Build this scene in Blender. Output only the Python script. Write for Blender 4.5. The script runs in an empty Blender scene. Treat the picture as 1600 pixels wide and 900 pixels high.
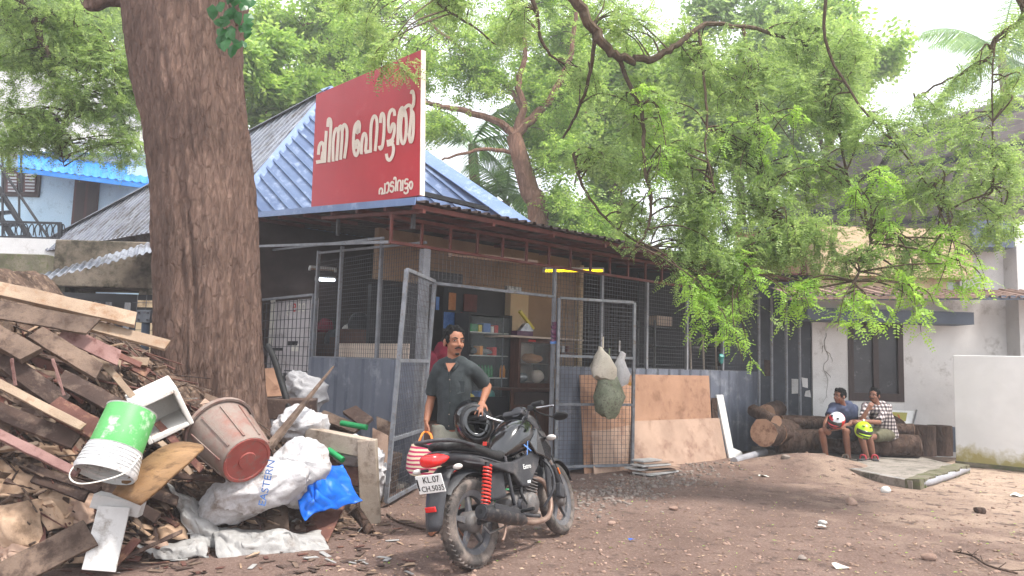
import bpy, bmesh, math, random
import numpy as np
from mathutils import Vector as V, Matrix, Euler, Quaternion, noise as mnoise
rnd = random.Random(7)
R = math.radians
scene = bpy.context.scene
COL = scene.collection

# ------------------------------------------------------------------ camera, sky, sun, exposure
PITCH, ROLL, FPX, CAMH = R(5.69), R(1.7), 1155.0, 1.5
cam_d = bpy.data.cameras.new("camera"); cam = bpy.data.objects.new("camera", cam_d); COL.objects.link(cam)
cam_d.sensor_width = 36.0; cam_d.lens = 36.0 * FPX / 1600.0; cam_d.clip_start = 0.05; cam_d.clip_end = 2000
CM = Matrix.Rotation(math.pi / 2 + PITCH, 3, 'X') @ Matrix.Rotation(ROLL, 3, 'Z')
CP = V((0, 0, CAMH))
cam.matrix_world = Matrix.Translation(CP) @ CM.to_4x4()
scene.camera = cam

SUN_EL, SUN_AZ = R(64), R(118)       # azimuth clockwise from +Y (the way the camera looks)
world = bpy.data.worlds.new("World"); scene.world = world; world.use_nodes = True
wn = world.node_tree.nodes; wl = world.node_tree.links; wn.clear()
w_out = wn.new('ShaderNodeOutputWorld'); w_bg = wn.new('ShaderNodeBackground'); w_sky = wn.new('ShaderNodeTexSky')
w_sky.sky_type = 'NISHITA'; w_sky.sun_disc = False; w_sky.sun_elevation = SUN_EL; w_sky.sun_rotation = SUN_AZ
w_sky.air_density = 1.2; w_sky.dust_density = 3.0
w_mix = wn.new('ShaderNodeMix'); w_mix.data_type = 'RGBA'; w_mix.inputs[0].default_value = 0.8
w_tc = wn.new('ShaderNodeTexCoord'); w_no = wn.new('ShaderNodeTexNoise'); w_no.inputs['Scale'].default_value = 2.5; w_no.inputs['Detail'].default_value = 6
w_cr = wn.new('ShaderNodeValToRGB'); w_cr.color_ramp.elements[0].color = (7.0, 7.3, 7.9, 1); w_cr.color_ramp.elements[1].color = (10.5, 10.6, 10.8, 1)
w_cr.color_ramp.elements[0].position = .35; w_cr.color_ramp.elements[1].position = .65
wl.new(w_tc.outputs['Generated'], w_no.inputs['Vector']); wl.new(w_no.outputs['Fac'], w_cr.inputs['Fac'])
wl.new(w_sky.outputs['Color'], w_mix.inputs['A']); wl.new(w_cr.outputs['Color'], w_mix.inputs['B'])
wl.new(w_mix.outputs['Result'], w_bg.inputs['Color']); w_bg.inputs['Strength'].default_value = 0.13
wl.new(w_bg.outputs['Background'], w_out.inputs['Surface'])

sun_d = bpy.data.lights.new("sun", 'SUN'); sun = bpy.data.objects.new("sun", sun_d); COL.objects.link(sun)
sun_d.energy = 3.0; sun_d.angle = R(8); sun_d.color = (1, .955, .88)
sdir = V((math.sin(SUN_AZ) * math.cos(SUN_EL), math.cos(SUN_AZ) * math.cos(SUN_EL), math.sin(SUN_EL)))
sun.rotation_euler = sdir.to_track_quat('Z', 'Y').to_euler()
scene.view_settings.view_transform = 'Standard'; scene.view_settings.look = 'None'
scene.view_settings.gamma = 1; scene.view_settings.exposure = 1.0; scene.view_settings.use_curve_mapping = False
scene.render.engine = 'CYCLES'
scene.cycles.max_bounces = 5; scene.cycles.diffuse_bounces = 2; scene.cycles.volume_bounces = 0; scene.cycles.glossy_bounces = 2; scene.cycles.transmission_bounces = 3; scene.cycles.transparent_max_bounces = 6
scene.cycles.use_adaptive_sampling = True; scene.cycles.adaptive_threshold = 0.03; scene.cycles.caustics_reflective = False; scene.cycles.caustics_refractive = False
world.cycles.sampling_method = 'MANUAL'; world.cycles.sample_map_resolution = 256; scene.cycles.use_denoising = True

# ------------------------------------------------------------------ measuring: photograph pixel + depth -> place in the world
def ray(x, y): return CM @ V(((x - 800) / FPX, (450 - y) / FPX, -1))
def P(x, y, Y):
    d = ray(x, y); return CP + d * (Y / d.y)
def G(x, y, z=0.0):
    d = ray(x, y); return CP + d * ((z - CAMH) / d.z)
def PL(x, y, o, n):
    d = ray(x, y); return CP + d * ((V(o) - CP).dot(V(n)) / d.dot(V(n)))

# ------------------------------------------------------------------ materials
def lin(c):
    return tuple(((v / 255) / 12.92 if v / 255 <= .04045 else ((v / 255 + .055) / 1.055) ** 2.4) for v in c[:3]) + (1,)
MATS = {}
def nmat(name):
    m = bpy.data.materials.new(name); m.use_nodes = True; nt = m.node_tree; MATS[name] = m
    return m, nt, nt.nodes['Principled BSDF']
def mat(name, c1, c2=None, scale=4, rough=.7, bump=0, bscale=None, metal=0, c3=None, c3amt=.35, c3scale=None, stretch=(1, 1, 1),
        spec=.4, detail=6, coat=0, lo=.35, hi=.65, rand=0, alpha=None, coord='Object', bdist=.02):
    if name in MATS: return MATS[name]
    m, nt, b = nmat(name); N = nt.nodes; L = nt.links
    c2 = c2 or c1
    tc = N.new('ShaderNodeTexCoord'); mp = N.new('ShaderNodeMapping'); mp.inputs['Scale'].default_value = stretch
    oi = N.new('ShaderNodeObjectInfo')
    ad = N.new('ShaderNodeVectorMath'); ad.operation = 'ADD'
    ml = N.new('ShaderNodeMath'); ml.operation = 'MULTIPLY'; ml.inputs[1].default_value = 37.0
    L.new(oi.outputs['Random'], ml.inputs[0])
    L.new(tc.outputs[coord], ad.inputs[0]); L.new(ml.outputs[0], ad.inputs[1]); L.new(ad.outputs[0], mp.inputs['Vector'])
    n1 = N.new('ShaderNodeTexNoise'); n1.inputs['Scale'].default_value = scale; n1.inputs['Detail'].default_value = detail; n1.inputs['Roughness'].default_value = .62
    L.new(mp.outputs[0], n1.inputs['Vector'])
    cr = N.new('ShaderNodeValToRGB'); e = cr.color_ramp.elements
    e[0].position, e[1].position = lo, hi; e[0].color, e[1].color = lin(c1), lin(c2)
    L.new(n1.outputs['Fac'], cr.inputs['Fac']); col = cr.outputs['Color']
    if c3:
        n2 = N.new('ShaderNodeTexNoise'); n2.inputs['Scale'].default_value = c3scale or scale * 4; n2.inputs['Detail'].default_value = 8; n2.inputs['Roughness'].default_value = .7
        L.new(mp.outputs[0], n2.inputs['Vector'])
        r2 = N.new('ShaderNodeValToRGB'); r2.color_ramp.elements[0].position = .62 - c3amt * .35; r2.color_ramp.elements[1].position = .78 - c3amt * .35
        L.new(n2.outputs['Fac'], r2.inputs['Fac'])
        mx = N.new('ShaderNodeMix'); mx.data_type = 'RGBA'; mx.inputs['B'].default_value = lin(c3)
        L.new(r2.outputs['Color'], mx.inputs[0]); L.new(col, mx.inputs['A']); col = mx.outputs['Result']
    if rand:
        hs = N.new('ShaderNodeHueSaturation'); ma = N.new('ShaderNodeMapRange'); ma.inputs['To Min'].default_value = 1 - rand; ma.inputs['To Max'].default_value = 1 + rand
        L.new(oi.outputs['Random'], ma.inputs[0]); L.new(ma.outputs[0], hs.inputs['Value']); L.new(col, hs.inputs['Color']); col = hs.outputs['Color']
    L.new(col, b.inputs['Base Color'])
    b.inputs['Roughness'].default_value = rough; b.inputs['Metallic'].default_value = metal; b.inputs['Specular IOR Level'].default_value = spec
    b.inputs['Coat Weight'].default_value = coat
    if alpha is not None: b.inputs['Alpha'].default_value = alpha
    if bump:
        n3 = N.new('ShaderNodeTexNoise'); n3.inputs['Scale'].default_value = bscale or scale * 3; n3.inputs['Detail'].default_value = 8; n3.inputs['Roughness'].default_value = .65
        L.new(mp.outputs[0], n3.inputs['Vector'])
        bp = N.new('ShaderNodeBump'); bp.inputs['Strength'].default_value = bump; bp.inputs['Distance'].default_value = bdist
        L.new(n3.outputs['Fac'], bp.inputs['Height']); L.new(bp.outputs[0], b.inputs['Normal'])
    return m
def leafmat(name, c1, c2, c3, trans=.45, rough=.45):
    m, nt, b = nmat(name); N = nt.nodes; L = nt.links
    ge = N.new('ShaderNodeNewGeometry'); cr = N.new('ShaderNodeValToRGB'); e = cr.color_ramp.elements
    e[0].color, e[1].color = lin(c1), lin(c3); e[0].position = .15; e[1].position = .85
    x = e.new(.5); x.color = lin(c2)
    tc = N.new('ShaderNodeTexCoord'); no = N.new('ShaderNodeTexNoise'); no.inputs['Scale'].default_value = 1.4; no.inputs['Detail'].default_value = 3; L.new(tc.outputs['Object'], no.inputs['Vector'])
    mf = N.new('ShaderNodeMix'); mf.inputs[0].default_value = .55; L.new(ge.outputs['Random Per Island'], mf.inputs['A']); L.new(no.outputs['Fac'], mf.inputs['B']); L.new(mf.outputs['Result'], cr.inputs['Fac'])
    b.inputs['Roughness'].default_value = rough; b.inputs['Specular IOR Level'].default_value = .35
    L.new(cr.outputs['Color'], b.inputs['Base Color'])
    tr = N.new('ShaderNodeBsdfTranslucent'); hs = N.new('ShaderNodeHueSaturation'); hs.inputs['Value'].default_value = 1.5; hs.inputs['Saturation'].default_value = 1.05; hs.inputs['Hue'].default_value = .49
    L.new(cr.outputs['Color'], hs.inputs['Color']); L.new(hs.outputs['Color'], tr.inputs['Color'])
    mx = N.new('ShaderNodeMixShader'); mx.inputs[0].default_value = trans
    out = N['Material Output']
    L.new(b.outputs[0], mx.inputs[1]); L.new(tr.outputs[0], mx.inputs[2]); L.new(mx.outputs[0], out.inputs['Surface'])
    return m
def emis(name, c, s):
    m, nt, b = nmat(name); b.inputs['Emission Color'].default_value = lin(c); b.inputs['Emission Strength'].default_value = s; b.inputs['Base Color'].default_value = lin(c)
    return m
def glassmat(name, tint=(230, 240, 240), alpha=.22, rough=.05):
    m, nt, b = nmat(name); b.inputs['Base Color'].default_value = lin(tint); b.inputs['Roughness'].default_value = rough
    b.inputs['Alpha'].default_value = alpha; b.inputs['Specular IOR Level'].default_value = .8
    return m

# ------------------------------------------------------------------ mesh building
def frame_of(d, up=V((0, 0, 1))):
    d = d.normalized(); x = d.cross(up)
    if x.length < 1e-4: x = d.cross(V((1, 0, 0)))
    x.normalize(); return x, x.cross(d).normalized(), d
ORG = {}
class MB:
    def __init__(s): s.v = []; s.f = []; s.m = []; s.mi = 0
    def add(s, vs, fs):
        o = len(s.v); s.v.extend([V(p) for p in vs]); s.f.extend([tuple(i + o for i in f) for f in fs]); s.m.extend([s.mi] * len(fs)); return s
    def box(s, c, sz, rot=None):
        c = V(c); h = V(sz) / 2
        ps = [V((x * h.x, y * h.y, z * h.z)) for z in (-1, 1) for y in (-1, 1) for x in (-1, 1)]
        if rot is not None:
            m = rot if isinstance(rot, Matrix) else Euler(rot).to_matrix()
            ps = [m @ p for p in ps]
        return s.add([c + p for p in ps], [(0, 2, 3, 1), (4, 5, 7, 6), (0, 1, 5, 4), (2, 6, 7, 3), (0, 4, 6, 2), (1, 3, 7, 5)])
    def bar(s, p0, p1, w, h, up=(0, 0, 1), w2=None, h2=None):
        p0, p1 = V(p0), V(p1); x, y, d = frame_of(p1 - p0, V(up)); w2 = w if w2 is None else w2; h2 = h if h2 is None else h2
        vs = [p0 + x * a * w / 2 + y * b * h / 2 for b in (-1, 1) for a in (-1, 1)] + [p1 + x * a * w2 / 2 + y * b * h2 / 2 for b in (-1, 1) for a in (-1, 1)]
        return s.add(vs, [(0, 1, 3, 2), (4, 6, 7, 5), (0, 4, 5, 1), (2, 3, 7, 6), (0, 2, 6, 4), (1, 5, 7, 3)])
    def tube(s, pts, r, seg=8, cap=True, sq=1.0, up=(0, 0, 1), rings=None):
        pts = [V(p) for p in pts]; n = len(pts)
        rs = list(r) if hasattr(r, '__len__') else [r] * n
        T = [(pts[min(i + 1, n - 1)] - pts[max(i - 1, 0)]).normalized() for i in range(n)]
        x, y, _ = frame_of(T[0], V(up)); o = len(s.v); vs = []; fs = []
        for i in range(n):
            if i:
                q = T[i - 1].rotation_difference(T[i]); x = q @ x; y = q @ y
            for k in range(seg):
                t = 2 * math.pi * k / seg; rr = rs[i]
                if hasattr(rr, '__len__'): vs.append(pts[i] + x * math.cos(t) * rr[0] + y * math.sin(t) * rr[1])
                else: vs.append(pts[i] + x * math.cos(t) * rr + y * math.sin(t) * rr * sq)
        for i in range(n - 1):
            for k in range(seg):
                a, b = i * seg + k, i * seg + (k + 1) % seg; fs.append((a, b, b + seg, a + seg))
        if cap: fs.append(tuple(range(seg))[::-1]); fs.append(tuple((n - 1) * seg + k for k in range(seg)))
        return s.add(vs, fs)
    def lathe(s, prof, seg=16, o=(0, 0, 0), m=None, cap=True, arc=2 * math.pi):
        o = V(o); m = m or Matrix.Identity(3); vs = []; fs = []; n = len(prof)
        for r, z in prof:
            for k in range(seg):
                t = arc * k / seg; vs.append(o + m @ V((r * math.cos(t), r * math.sin(t), z)))
        for i in range(n - 1):
            for k in range(seg):
                a, b = i * seg + k, i * seg + (k + 1) % seg; fs.append((a, b, b + seg, a + seg))
        if cap: fs.append(tuple(range(seg))[::-1]); fs.append(tuple((n - 1) * seg + k for k in range(seg)))
        return s.add(vs, fs)
    def prism(s, poly, vec):
        poly = [V(p) for p in poly]; vec = V(vec); n = len(poly)
        return s.add(poly + [p + vec for p in poly], [tuple(range(n))[::-1], tuple(range(n, 2 * n))] + [(i, (i + 1) % n, n + (i + 1) % n, n + i) for i in range(n)])
    def ell(s, c, r, seg=12, rings=8, m=None):
        c = V(c); m = m or Matrix.Identity(3); r = (r, r, r) if not hasattr(r, '__len__') else r
        vs = []; fs = []
        for i in range(rings + 1):
            ph = math.pi * i / rings
            for k in range(seg):
                t = 2 * math.pi * k / seg; vs.append(c + m @ V((r[0] * math.sin(ph) * math.cos(t), r[1] * math.sin(ph) * math.sin(t), r[2] * math.cos(ph))))
        for i in range(rings):
            for k in range(seg):
                a, b = i * seg + k, i * seg + (k + 1) % seg; fs.append((a, a + seg, b + seg, b))
        return s.add(vs, fs)
    def grid(s, fn, nu, nv):
        vs = [fn(i / nu, j / nv) for j in range(nv + 1) for i in range(nu + 1)]
        return s.add(vs, [(j * (nu + 1) + i, j * (nu + 1) + i + 1, (j + 1) * (nu + 1) + i + 1, (j + 1) * (nu + 1) + i) for j in range(nv) for i in range(nu)])
    def jit(s, a, f=3.0):
        for i, p in enumerate(s.v):
            s.v[i] = p + mnoise.noise_vector(p * f) * a
        return s
    def build(s, name, mats, parent=None, smooth=False, label=None, cat=None, group=None, kind=None, bevel=0, solid=0, sub=0, base=True):
        if parent is not None: org = ORG[parent.name]
        else:
            xs = [p.x for p in s.v]; ys = [p.y for p in s.v]; zs = [p.z for p in s.v]
            org = V(((min(xs) + max(xs)) / 2, (min(ys) + max(ys)) / 2, min(zs)))
        me = bpy.data.meshes.new(name); me.from_pydata([tuple(p - org) for p in s.v], [], s.f)
        for m in (mats if isinstance(mats, (list, tuple)) else [mats]): me.materials.append(MATS[m] if isinstance(m, str) else m)
        if any(s.m): me.polygons.foreach_set('material_index', s.m)
        if smooth: me.polygons.foreach_set('use_smooth', [True] * len(me.polygons))
        bm = bmesh.new(); bm.from_mesh(me); bmesh.ops.recalc_face_normals(bm, faces=bm.faces); bm.to_mesh(me); bm.free()
        o = bpy.data.objects.new(name, me); COL.objects.link(o)
        if smooth is True and not sub:
            try: me.set_sharp_from_angle(angle=R(50))
            except Exception: pass
        if parent is not None: o.parent = parent
        else: o.location = org
        ORG[o.name] = org
        if solid: md = o.modifiers.new('solid', 'SOLIDIFY'); md.thickness = solid; md.offset = 0
        if bevel: md = o.modifiers.new('bevel', 'BEVEL'); md.width = bevel; md.segments = 2; md.limit_method = 'ANGLE'; md.angle_limit = R(40)
        if sub: md = o.modifiers.new('sub', 'SUBSURF'); md.levels = md.render_levels = sub
        tag(o, label, cat, group, kind); return o
def tag(o, label=None, cat=None, group=None, kind=None):
    if label: o['label'] = label
    if cat: o['category'] = cat
    if group: o['group'] = group
    if kind: o['kind'] = kind
    return o
def thing(name, label, cat, loc, group=None):
    o = bpy.data.objects.new(name, None); COL.objects.link(o); o.location = V(loc); o.empty_display_size = .1
    ORG[o.name] = V(loc); tag(o, label, cat, group); return o
def npmesh(name, verts, quads, matn, parent=None, smooth=False, n=4):
    me = bpy.data.meshes.new(name); org = ORG[parent.name] if parent is not None else V((0, 0, 0))
    verts = np.asarray(verts, dtype=np.float32).reshape(-1, 3) - np.array(org, dtype=np.float32); quads = np.asarray(quads, dtype=np.int32).reshape(-1, n)
    me.vertices.add(len(verts)); me.vertices.foreach_set('co', verts.ravel())
    me.loops.add(quads.size); me.loops.foreach_set('vertex_index', quads.ravel())
    me.polygons.add(len(quads)); me.polygons.foreach_set('loop_start', np.arange(0, quads.size, n, dtype=np.int32)); me.polygons.foreach_set('loop_total', np.full(len(quads), n, dtype=np.int32))
    me.update(calc_edges=True); me.validate()
    me.materials.append(MATS[matn] if isinstance(matn, str) else matn)
    o = bpy.data.objects.new(name, me); COL.objects.link(o); ORG[o.name] = org
    if parent is not None: o.parent = parent
    if smooth: me.polygons.foreach_set('use_smooth', [True] * len(me.polygons))
    return o
def lerp(a, b, t): return a + (b - a) * t
def polyat(pts, t):
    x = t * (len(pts) - 1); i = min(int(x), len(pts) - 2); return pts[i].lerp(pts[i + 1], x - i)
def smoothpts(pts, k=4):
    pts = [V(p) for p in pts]; out = []
    for i in range(len(pts) - 1):
        p0, p1, p2, p3 = pts[max(i - 1, 0)], pts[i], pts[i + 1], pts[min(i + 2, len(pts) - 1)]
        for j in range(k):
            t = j / k
            out.append(.5 * ((2 * p1) + (p2 - p0) * t + (2 * p0 - 5 * p1 + 4 * p2 - p3) * t * t + (3 * p1 - p0 - 3 * p2 + p3) * t ** 3))
    return out + [pts[-1]]
def remeshed(mb, voxel, smooth_it=6, fac=.5):
    "one continuous skin round the shapes collected in mb: returns (verts, faces)"
    me = bpy.data.meshes.new('tmp'); me.from_pydata([tuple(p) for p in mb.v], [], mb.f)
    bm = bmesh.new(); bm.from_mesh(me); bmesh.ops.recalc_face_normals(bm, faces=bm.faces); bm.to_mesh(me); bm.free()
    o = bpy.data.objects.new('tmp', me); COL.objects.link(o)
    md = o.modifiers.new('r', 'REMESH'); md.mode = 'VOXEL'; md.voxel_size = voxel
    if smooth_it:
        ms = o.modifiers.new('s', 'SMOOTH'); ms.iterations = smooth_it; ms.factor = fac
    dg = bpy.context.evaluated_depsgraph_get(); ev = o.evaluated_get(dg); m2 = ev.to_mesh()
    vs = [v.co.copy() for v in m2.vertices]; fs = [tuple(p.vertices) for p in m2.polygons]
    ev.to_mesh_clear(); bpy.data.objects.remove(o, do_unlink=True); bpy.data.meshes.remove(me)
    out = MB(); out.add(vs, fs); return out
# ------------------------------------------------------------------ shared materials
mat('soil', (104, 84, 75), (140, 116, 104), 1.3, .95, .5, 30, c3=(172, 150, 136), c3amt=.32, c3scale=14, spec=.15, lo=.3, hi=.7)
mat('wet_soil', (70, 56, 50), (95, 78, 70), 3, .8, .4, 20)
mat('concrete', (128, 120, 112), (158, 150, 142), 2.5, .9, .3, 25, c3=(84, 80, 70), c3amt=.4, c3scale=5)
mat('old_concrete', (110, 100, 88), (140, 128, 114), 2, .95, .4, 18, c3=(62, 58, 46), c3amt=.5, c3scale=3)
mat('mossy_concrete', (84, 82, 62), (124, 116, 100), 3, .95, .6, 22, c3=(82, 92, 48), c3amt=.35, c3scale=9)
mat('white_plaster', (198, 196, 196), (222, 220, 219), .9, .85, .15, 30, c3=(162, 157, 152), c3amt=.2, c3scale=2.6)
mat('cream_plaster', (196, 172, 138), (214, 192, 160), 1.5, .85, .12, 30, c3=(140, 118, 92), c3amt=.2, c3scale=3)
mat('tan_plaster', (136, 112, 92), (158, 132, 108), 1.2, .85, .1, 30, c3=(112, 92, 76), c3amt=.2, c3scale=2)
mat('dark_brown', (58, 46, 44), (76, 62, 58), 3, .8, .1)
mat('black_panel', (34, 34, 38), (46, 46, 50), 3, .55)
mat('blue_sheet', (78, 96, 130), (98, 116, 148), 1.2, .5, .05, 20, c3=(150, 164, 190), c3amt=.25, c3scale=2.5, spec=.35)
mat('blue_flashing', (98, 122, 166), (116, 138, 180), 1.5, .42, 0, c3=(156, 172, 204), c3amt=.2, c3scale=4)
mat('grey_sheet', (116, 120, 132), (150, 154, 164), 1.4, .55, .06, 18, c3=(84, 78, 76), c3amt=.42, c3scale=2.2, spec=.35, stretch=(1, 1, 1))
mat('rust_sheet', (70, 58, 54), (94, 76, 68), 3, .75, .1, 20, c3=(52, 40, 38), c3amt=.5)
mat('rust_awning', (126, 104, 94), (150, 126, 114), 2.5, .75, .1, 20, c3=(96, 72, 62), c3amt=.4)
mat('red_oxide', (92, 48, 43), (116, 62, 56), 6, .7, .1, 40, c3=(84, 52, 44), c3amt=.35)
mat('panel_grey', (96, 101, 114), (112, 117, 130), 1.5, .5, .04, 15, c3=(146, 150, 158), c3amt=.18, c3scale=3, spec=.35)
mat('gate_grey', (100, 103, 110), (128, 131, 137), 8, .6, .1, 50, c3=(96, 80, 70), c3amt=.25, c3scale=14)
mat('wire', (66, 66, 70), (88, 88, 92), 10, .6, metal=.2)
mat('post_grey', (112, 114, 120), (138, 140, 146), 6, .65, .1, 40, c3=(96, 78, 66), c3amt=.25)
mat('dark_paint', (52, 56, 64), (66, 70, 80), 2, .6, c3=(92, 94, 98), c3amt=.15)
mat('slate_paint', (84, 94, 110), (100, 110, 126), 2, .7, .05, 20)
mat('pale_blue', (176, 204, 224), (196, 218, 234), 1.2, .85, .08, 25, c3=(150, 178, 196), c3amt=.2)
mat('bright_blue', (40, 120, 206), (66, 142, 222), 2, .45)
mat('door_brown', (74, 44, 44), (92, 56, 54), 4, .6, stretch=(6, 6, 1))
mat('window_dark', (44, 44, 50), (58, 58, 64), 3, .35, c3=(110, 110, 112), c3amt=.06, c3scale=9)
mat('window_frame', (50, 38, 38), (62, 48, 46), 4, .6, stretch=(5, 5, 1))
mat('black_iron', (26, 27, 32), (38, 38, 44), 6, .55)
mat('steel', (150, 152, 156), (172, 174, 176), 4, .35, metal=.8)
mat('white_paint', (222, 222, 220), (234, 234, 232), 4, .6)
mat('pipe_grey', (140, 140, 146), (164, 164, 170), 3, .5, c3=(120, 112, 104), c3amt=.2)

# ------------------------------------------------------------------ ground
def mound(x, y):
    d = ((x - 4.75) / .95) ** 2 + ((y - 11.6) / .75) ** 2
    e = ((x - 3.9) / 1.1) ** 2 + ((y - 11.2) / .7) ** 2
    return .2 * math.exp(-d * 1.2) + .07 * math.exp(-e)
def gz(x, y):
    h = mound(x, y)
    if y < 20:
        h += .014 * mnoise.noise(V((x * .9, y * .9, 0))) + .008 * mnoise.noise(V((x * 3.1, y * 3.1, 4)))
        h += .03 * math.exp(-((x - 1.2 - .55 * (y - 7)) / .5) ** 2) * math.exp(-((y - 8.6) / 1.5) ** 2)
    return h
def axis(lo, hi, fine0, fine1, step):
    a = list(np.arange(fine0, fine1 + 1e-6, step)); k = step
    x = fine1
    while x < hi: k *= 1.35; x += k; a.append(x)
    x = fine0; k = step
    while x > lo: k *= 1.35; x -= k; a.insert(0, x)
    return a
gx = axis(-60, 60, -5, 9, .07); gy = axis(-25, 110, 3.2, 14, .07)
vs = [(x, y, gz(x, y)) for y in gy for x in gx]; nx = len(gx)
qs = [(j * nx + i, j * nx + i + 1, (j + 1) * nx + i + 1, (j + 1) * nx + i) for j in range(len(gy) - 1) for i in range(nx - 1)]
def ground_material():
    m, nt, b = nmat('ground_mat'); N = nt.nodes; L = nt.links
    tc = N.new('ShaderNodeTexCoord')
    def noise(s, d=8, r=.65):
        n = N.new('ShaderNodeTexNoise'); n.inputs['Scale'].default_value = s; n.inputs['Detail'].default_value = d; n.inputs['Roughness'].default_value = r; L.new(tc.outputs['Object'], n.inputs['Vector']); return n
    def ramp(src, stops):
        r = N.new('ShaderNodeValToRGB'); e = r.color_ramp.elements
        e[0].position, e[0].color = stops[0][0], lin(stops[0][1]); e[1].position, e[1].color = stops[-1][0], lin(stops[-1][1])
        for p, c in stops[1:-1]: q = e.new(p); q.color = lin(c)
        L.new(src, r.inputs['Fac']); return r
    def mix(f, a_, b_):
        x = N.new('ShaderNodeMix'); x.data_type = 'RGBA'; L.new(f, x.inputs[0]); L.new(a_, x.inputs['A']); L.new(b_, x.inputs['B']); return x.outputs['Result']
    base = ramp(noise(1.1).outputs['Fac'], [(.3, (94, 74, 66)), (.5, (120, 98, 89)), (.72, (150, 127, 116))])
    fine = ramp(noise(46, 6, .7).outputs['Fac'], [(.3, (82, 66, 60)), (.52, (122, 103, 95)), (.72, (178, 158, 146))])
    half = N.new('ShaderNodeValue'); half.outputs[0].default_value = .45
    col = mix(half.outputs[0], base.outputs['Color'], fine.outputs['Color'])
    # pale dry sawdust lying towards the white wall and in patches
    sx = N.new('ShaderNodeSeparateXYZ'); L.new(tc.outputs['Object'], sx.inputs[0])
    ma = N.new('ShaderNodeMath'); ma.operation = 'MULTIPLY_ADD'; ma.inputs[1].default_value = .13; ma.inputs[2].default_value = -.46; L.new(sx.outputs['X'], ma.inputs[0])
    mb_ = N.new('ShaderNodeMath'); mb_.operation = 'ADD'; L.new(ma.outputs[0], mb_.inputs[0]); L.new(noise(1.6, 7).outputs['Fac'], mb_.inputs[1])
    r1 = N.new('ShaderNodeValToRGB'); r1.color_ramp.elements[0].position = .5; r1.color_ramp.elements[1].position = 1.25 if False else 1.0; L.new(mb_.outputs[0], r1.inputs['Fac'])
    saw = ramp(noise(60, 5, .7).outputs['Fac'], [(.3, (148, 124, 108)), (.7, (206, 184, 164))])
    col = mix(r1.outputs['Color'], col, saw.outputs['Color'])
    vo = N.new('ShaderNodeTexVoronoi'); vo.inputs['Scale'].default_value = 55; L.new(tc.outputs['Object'], vo.inputs['Vector'])
    peb = ramp(vo.outputs['Distance'], [(.0, (150, 132, 122)), (.25, (96, 80, 74))])
    pm = N.new('ShaderNodeValToRGB'); pm.color_ramp.elements[0].position = .56; pm.color_ramp.elements[1].position = .64; L.new(noise(5, 4).outputs['Fac'], pm.inputs['Fac'])
    col = mix(pm.outputs['Color'], col, peb.outputs['Color'])
    L.new(col, b.inputs['Base Color']); b.inputs['Roughness'].default_value = .95; b.inputs['Specular IOR Level'].default_value = .15
    ad = N.new('ShaderNodeMath'); ad.operation = 'ADD'; L.new(noise(24, 8, .7).outputs['Fac'], ad.inputs[0]); L.new(noise(90, 4).outputs['Fac'], ad.inputs[1])
    bp = N.new('ShaderNodeBump'); bp.inputs['Strength'].default_value = .7; bp.inputs['Distance'].default_value = .03; L.new(ad.outputs[0], bp.inputs['Height']); L.new(bp.outputs[0], b.inputs['Normal'])
ground_material()
g = npmesh('ground', vs, qs, 'ground_mat', smooth=True); tag(g, 'brown trodden earth yard with gravel and sawdust', None, None, 'structure')

# ------------------------------------------------------------------ the eatery: frame of reference along its front
FO = V((-1.05, 8.82, 0)); FA = V((.746, .666, 0)).normalized(); FN = V((-FA.y, FA.x, 0)); ZZ = V((0, 0, 1))
FR = Matrix((FA, FN, ZZ)).transposed()          # local (along front, inwards, up) -> world
def F(s, n, z): return FO + FA * s + FN * n + ZZ * z
def fbox(mb, s0, s1, n0, n1, z0, z1): return mb.box(F((s0 + s1) / 2, (n0 + n1) / 2, (z0 + z1) / 2), (s1 - s0, n1 - n0, z1 - z0), FR)
def FX(x, y, n):            # pixel on the plane parallel to the front at depth n -> (s, z)
    q = PL(x, y, FO + FN * n, FN); return (q - FO).dot(FA), q.z
def wavy(mb, o, u, v, nrm, lu, lv, pitch, amp, kind='sin', th=0):
    "corrugated sheet: waves across u, running along v"
    if kind == 'sin': prof = [(i / 6 * pitch, amp * math.sin(2 * math.pi * i / 6)) for i in range(6)]
    else: prof = [(0, 0), (pitch * .55, 0), (pitch * .65, amp), (pitch * .9, amp)]
    us = []; k = 0
    while k * pitch < lu:
        us += [(k * pitch + a_, h) for a_, h in prof if k * pitch + a_ <= lu]; k += 1
    us.append((lu, 0)); n = len(us)
    vs_ = [o + u * x + nrm * h for x, h in us] + [o + u * x + nrm * h + v * lv for x, h in us]
    return mb.add(vs_, [(i, i + 1, n + i + 1, n + i) for i in range(n - 1)])

fl = MB(); fbox(fl, -.3, 7.6, .06, 6, -.05, .045); fl.build('shop_floor', 'concrete', label='grey cement floor inside the eatery', kind='structure')

eat = thing('eatery_building', 'low open-fronted eatery with steep blue metal pyramid roof', 'building', F(2, 3, 0))
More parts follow.
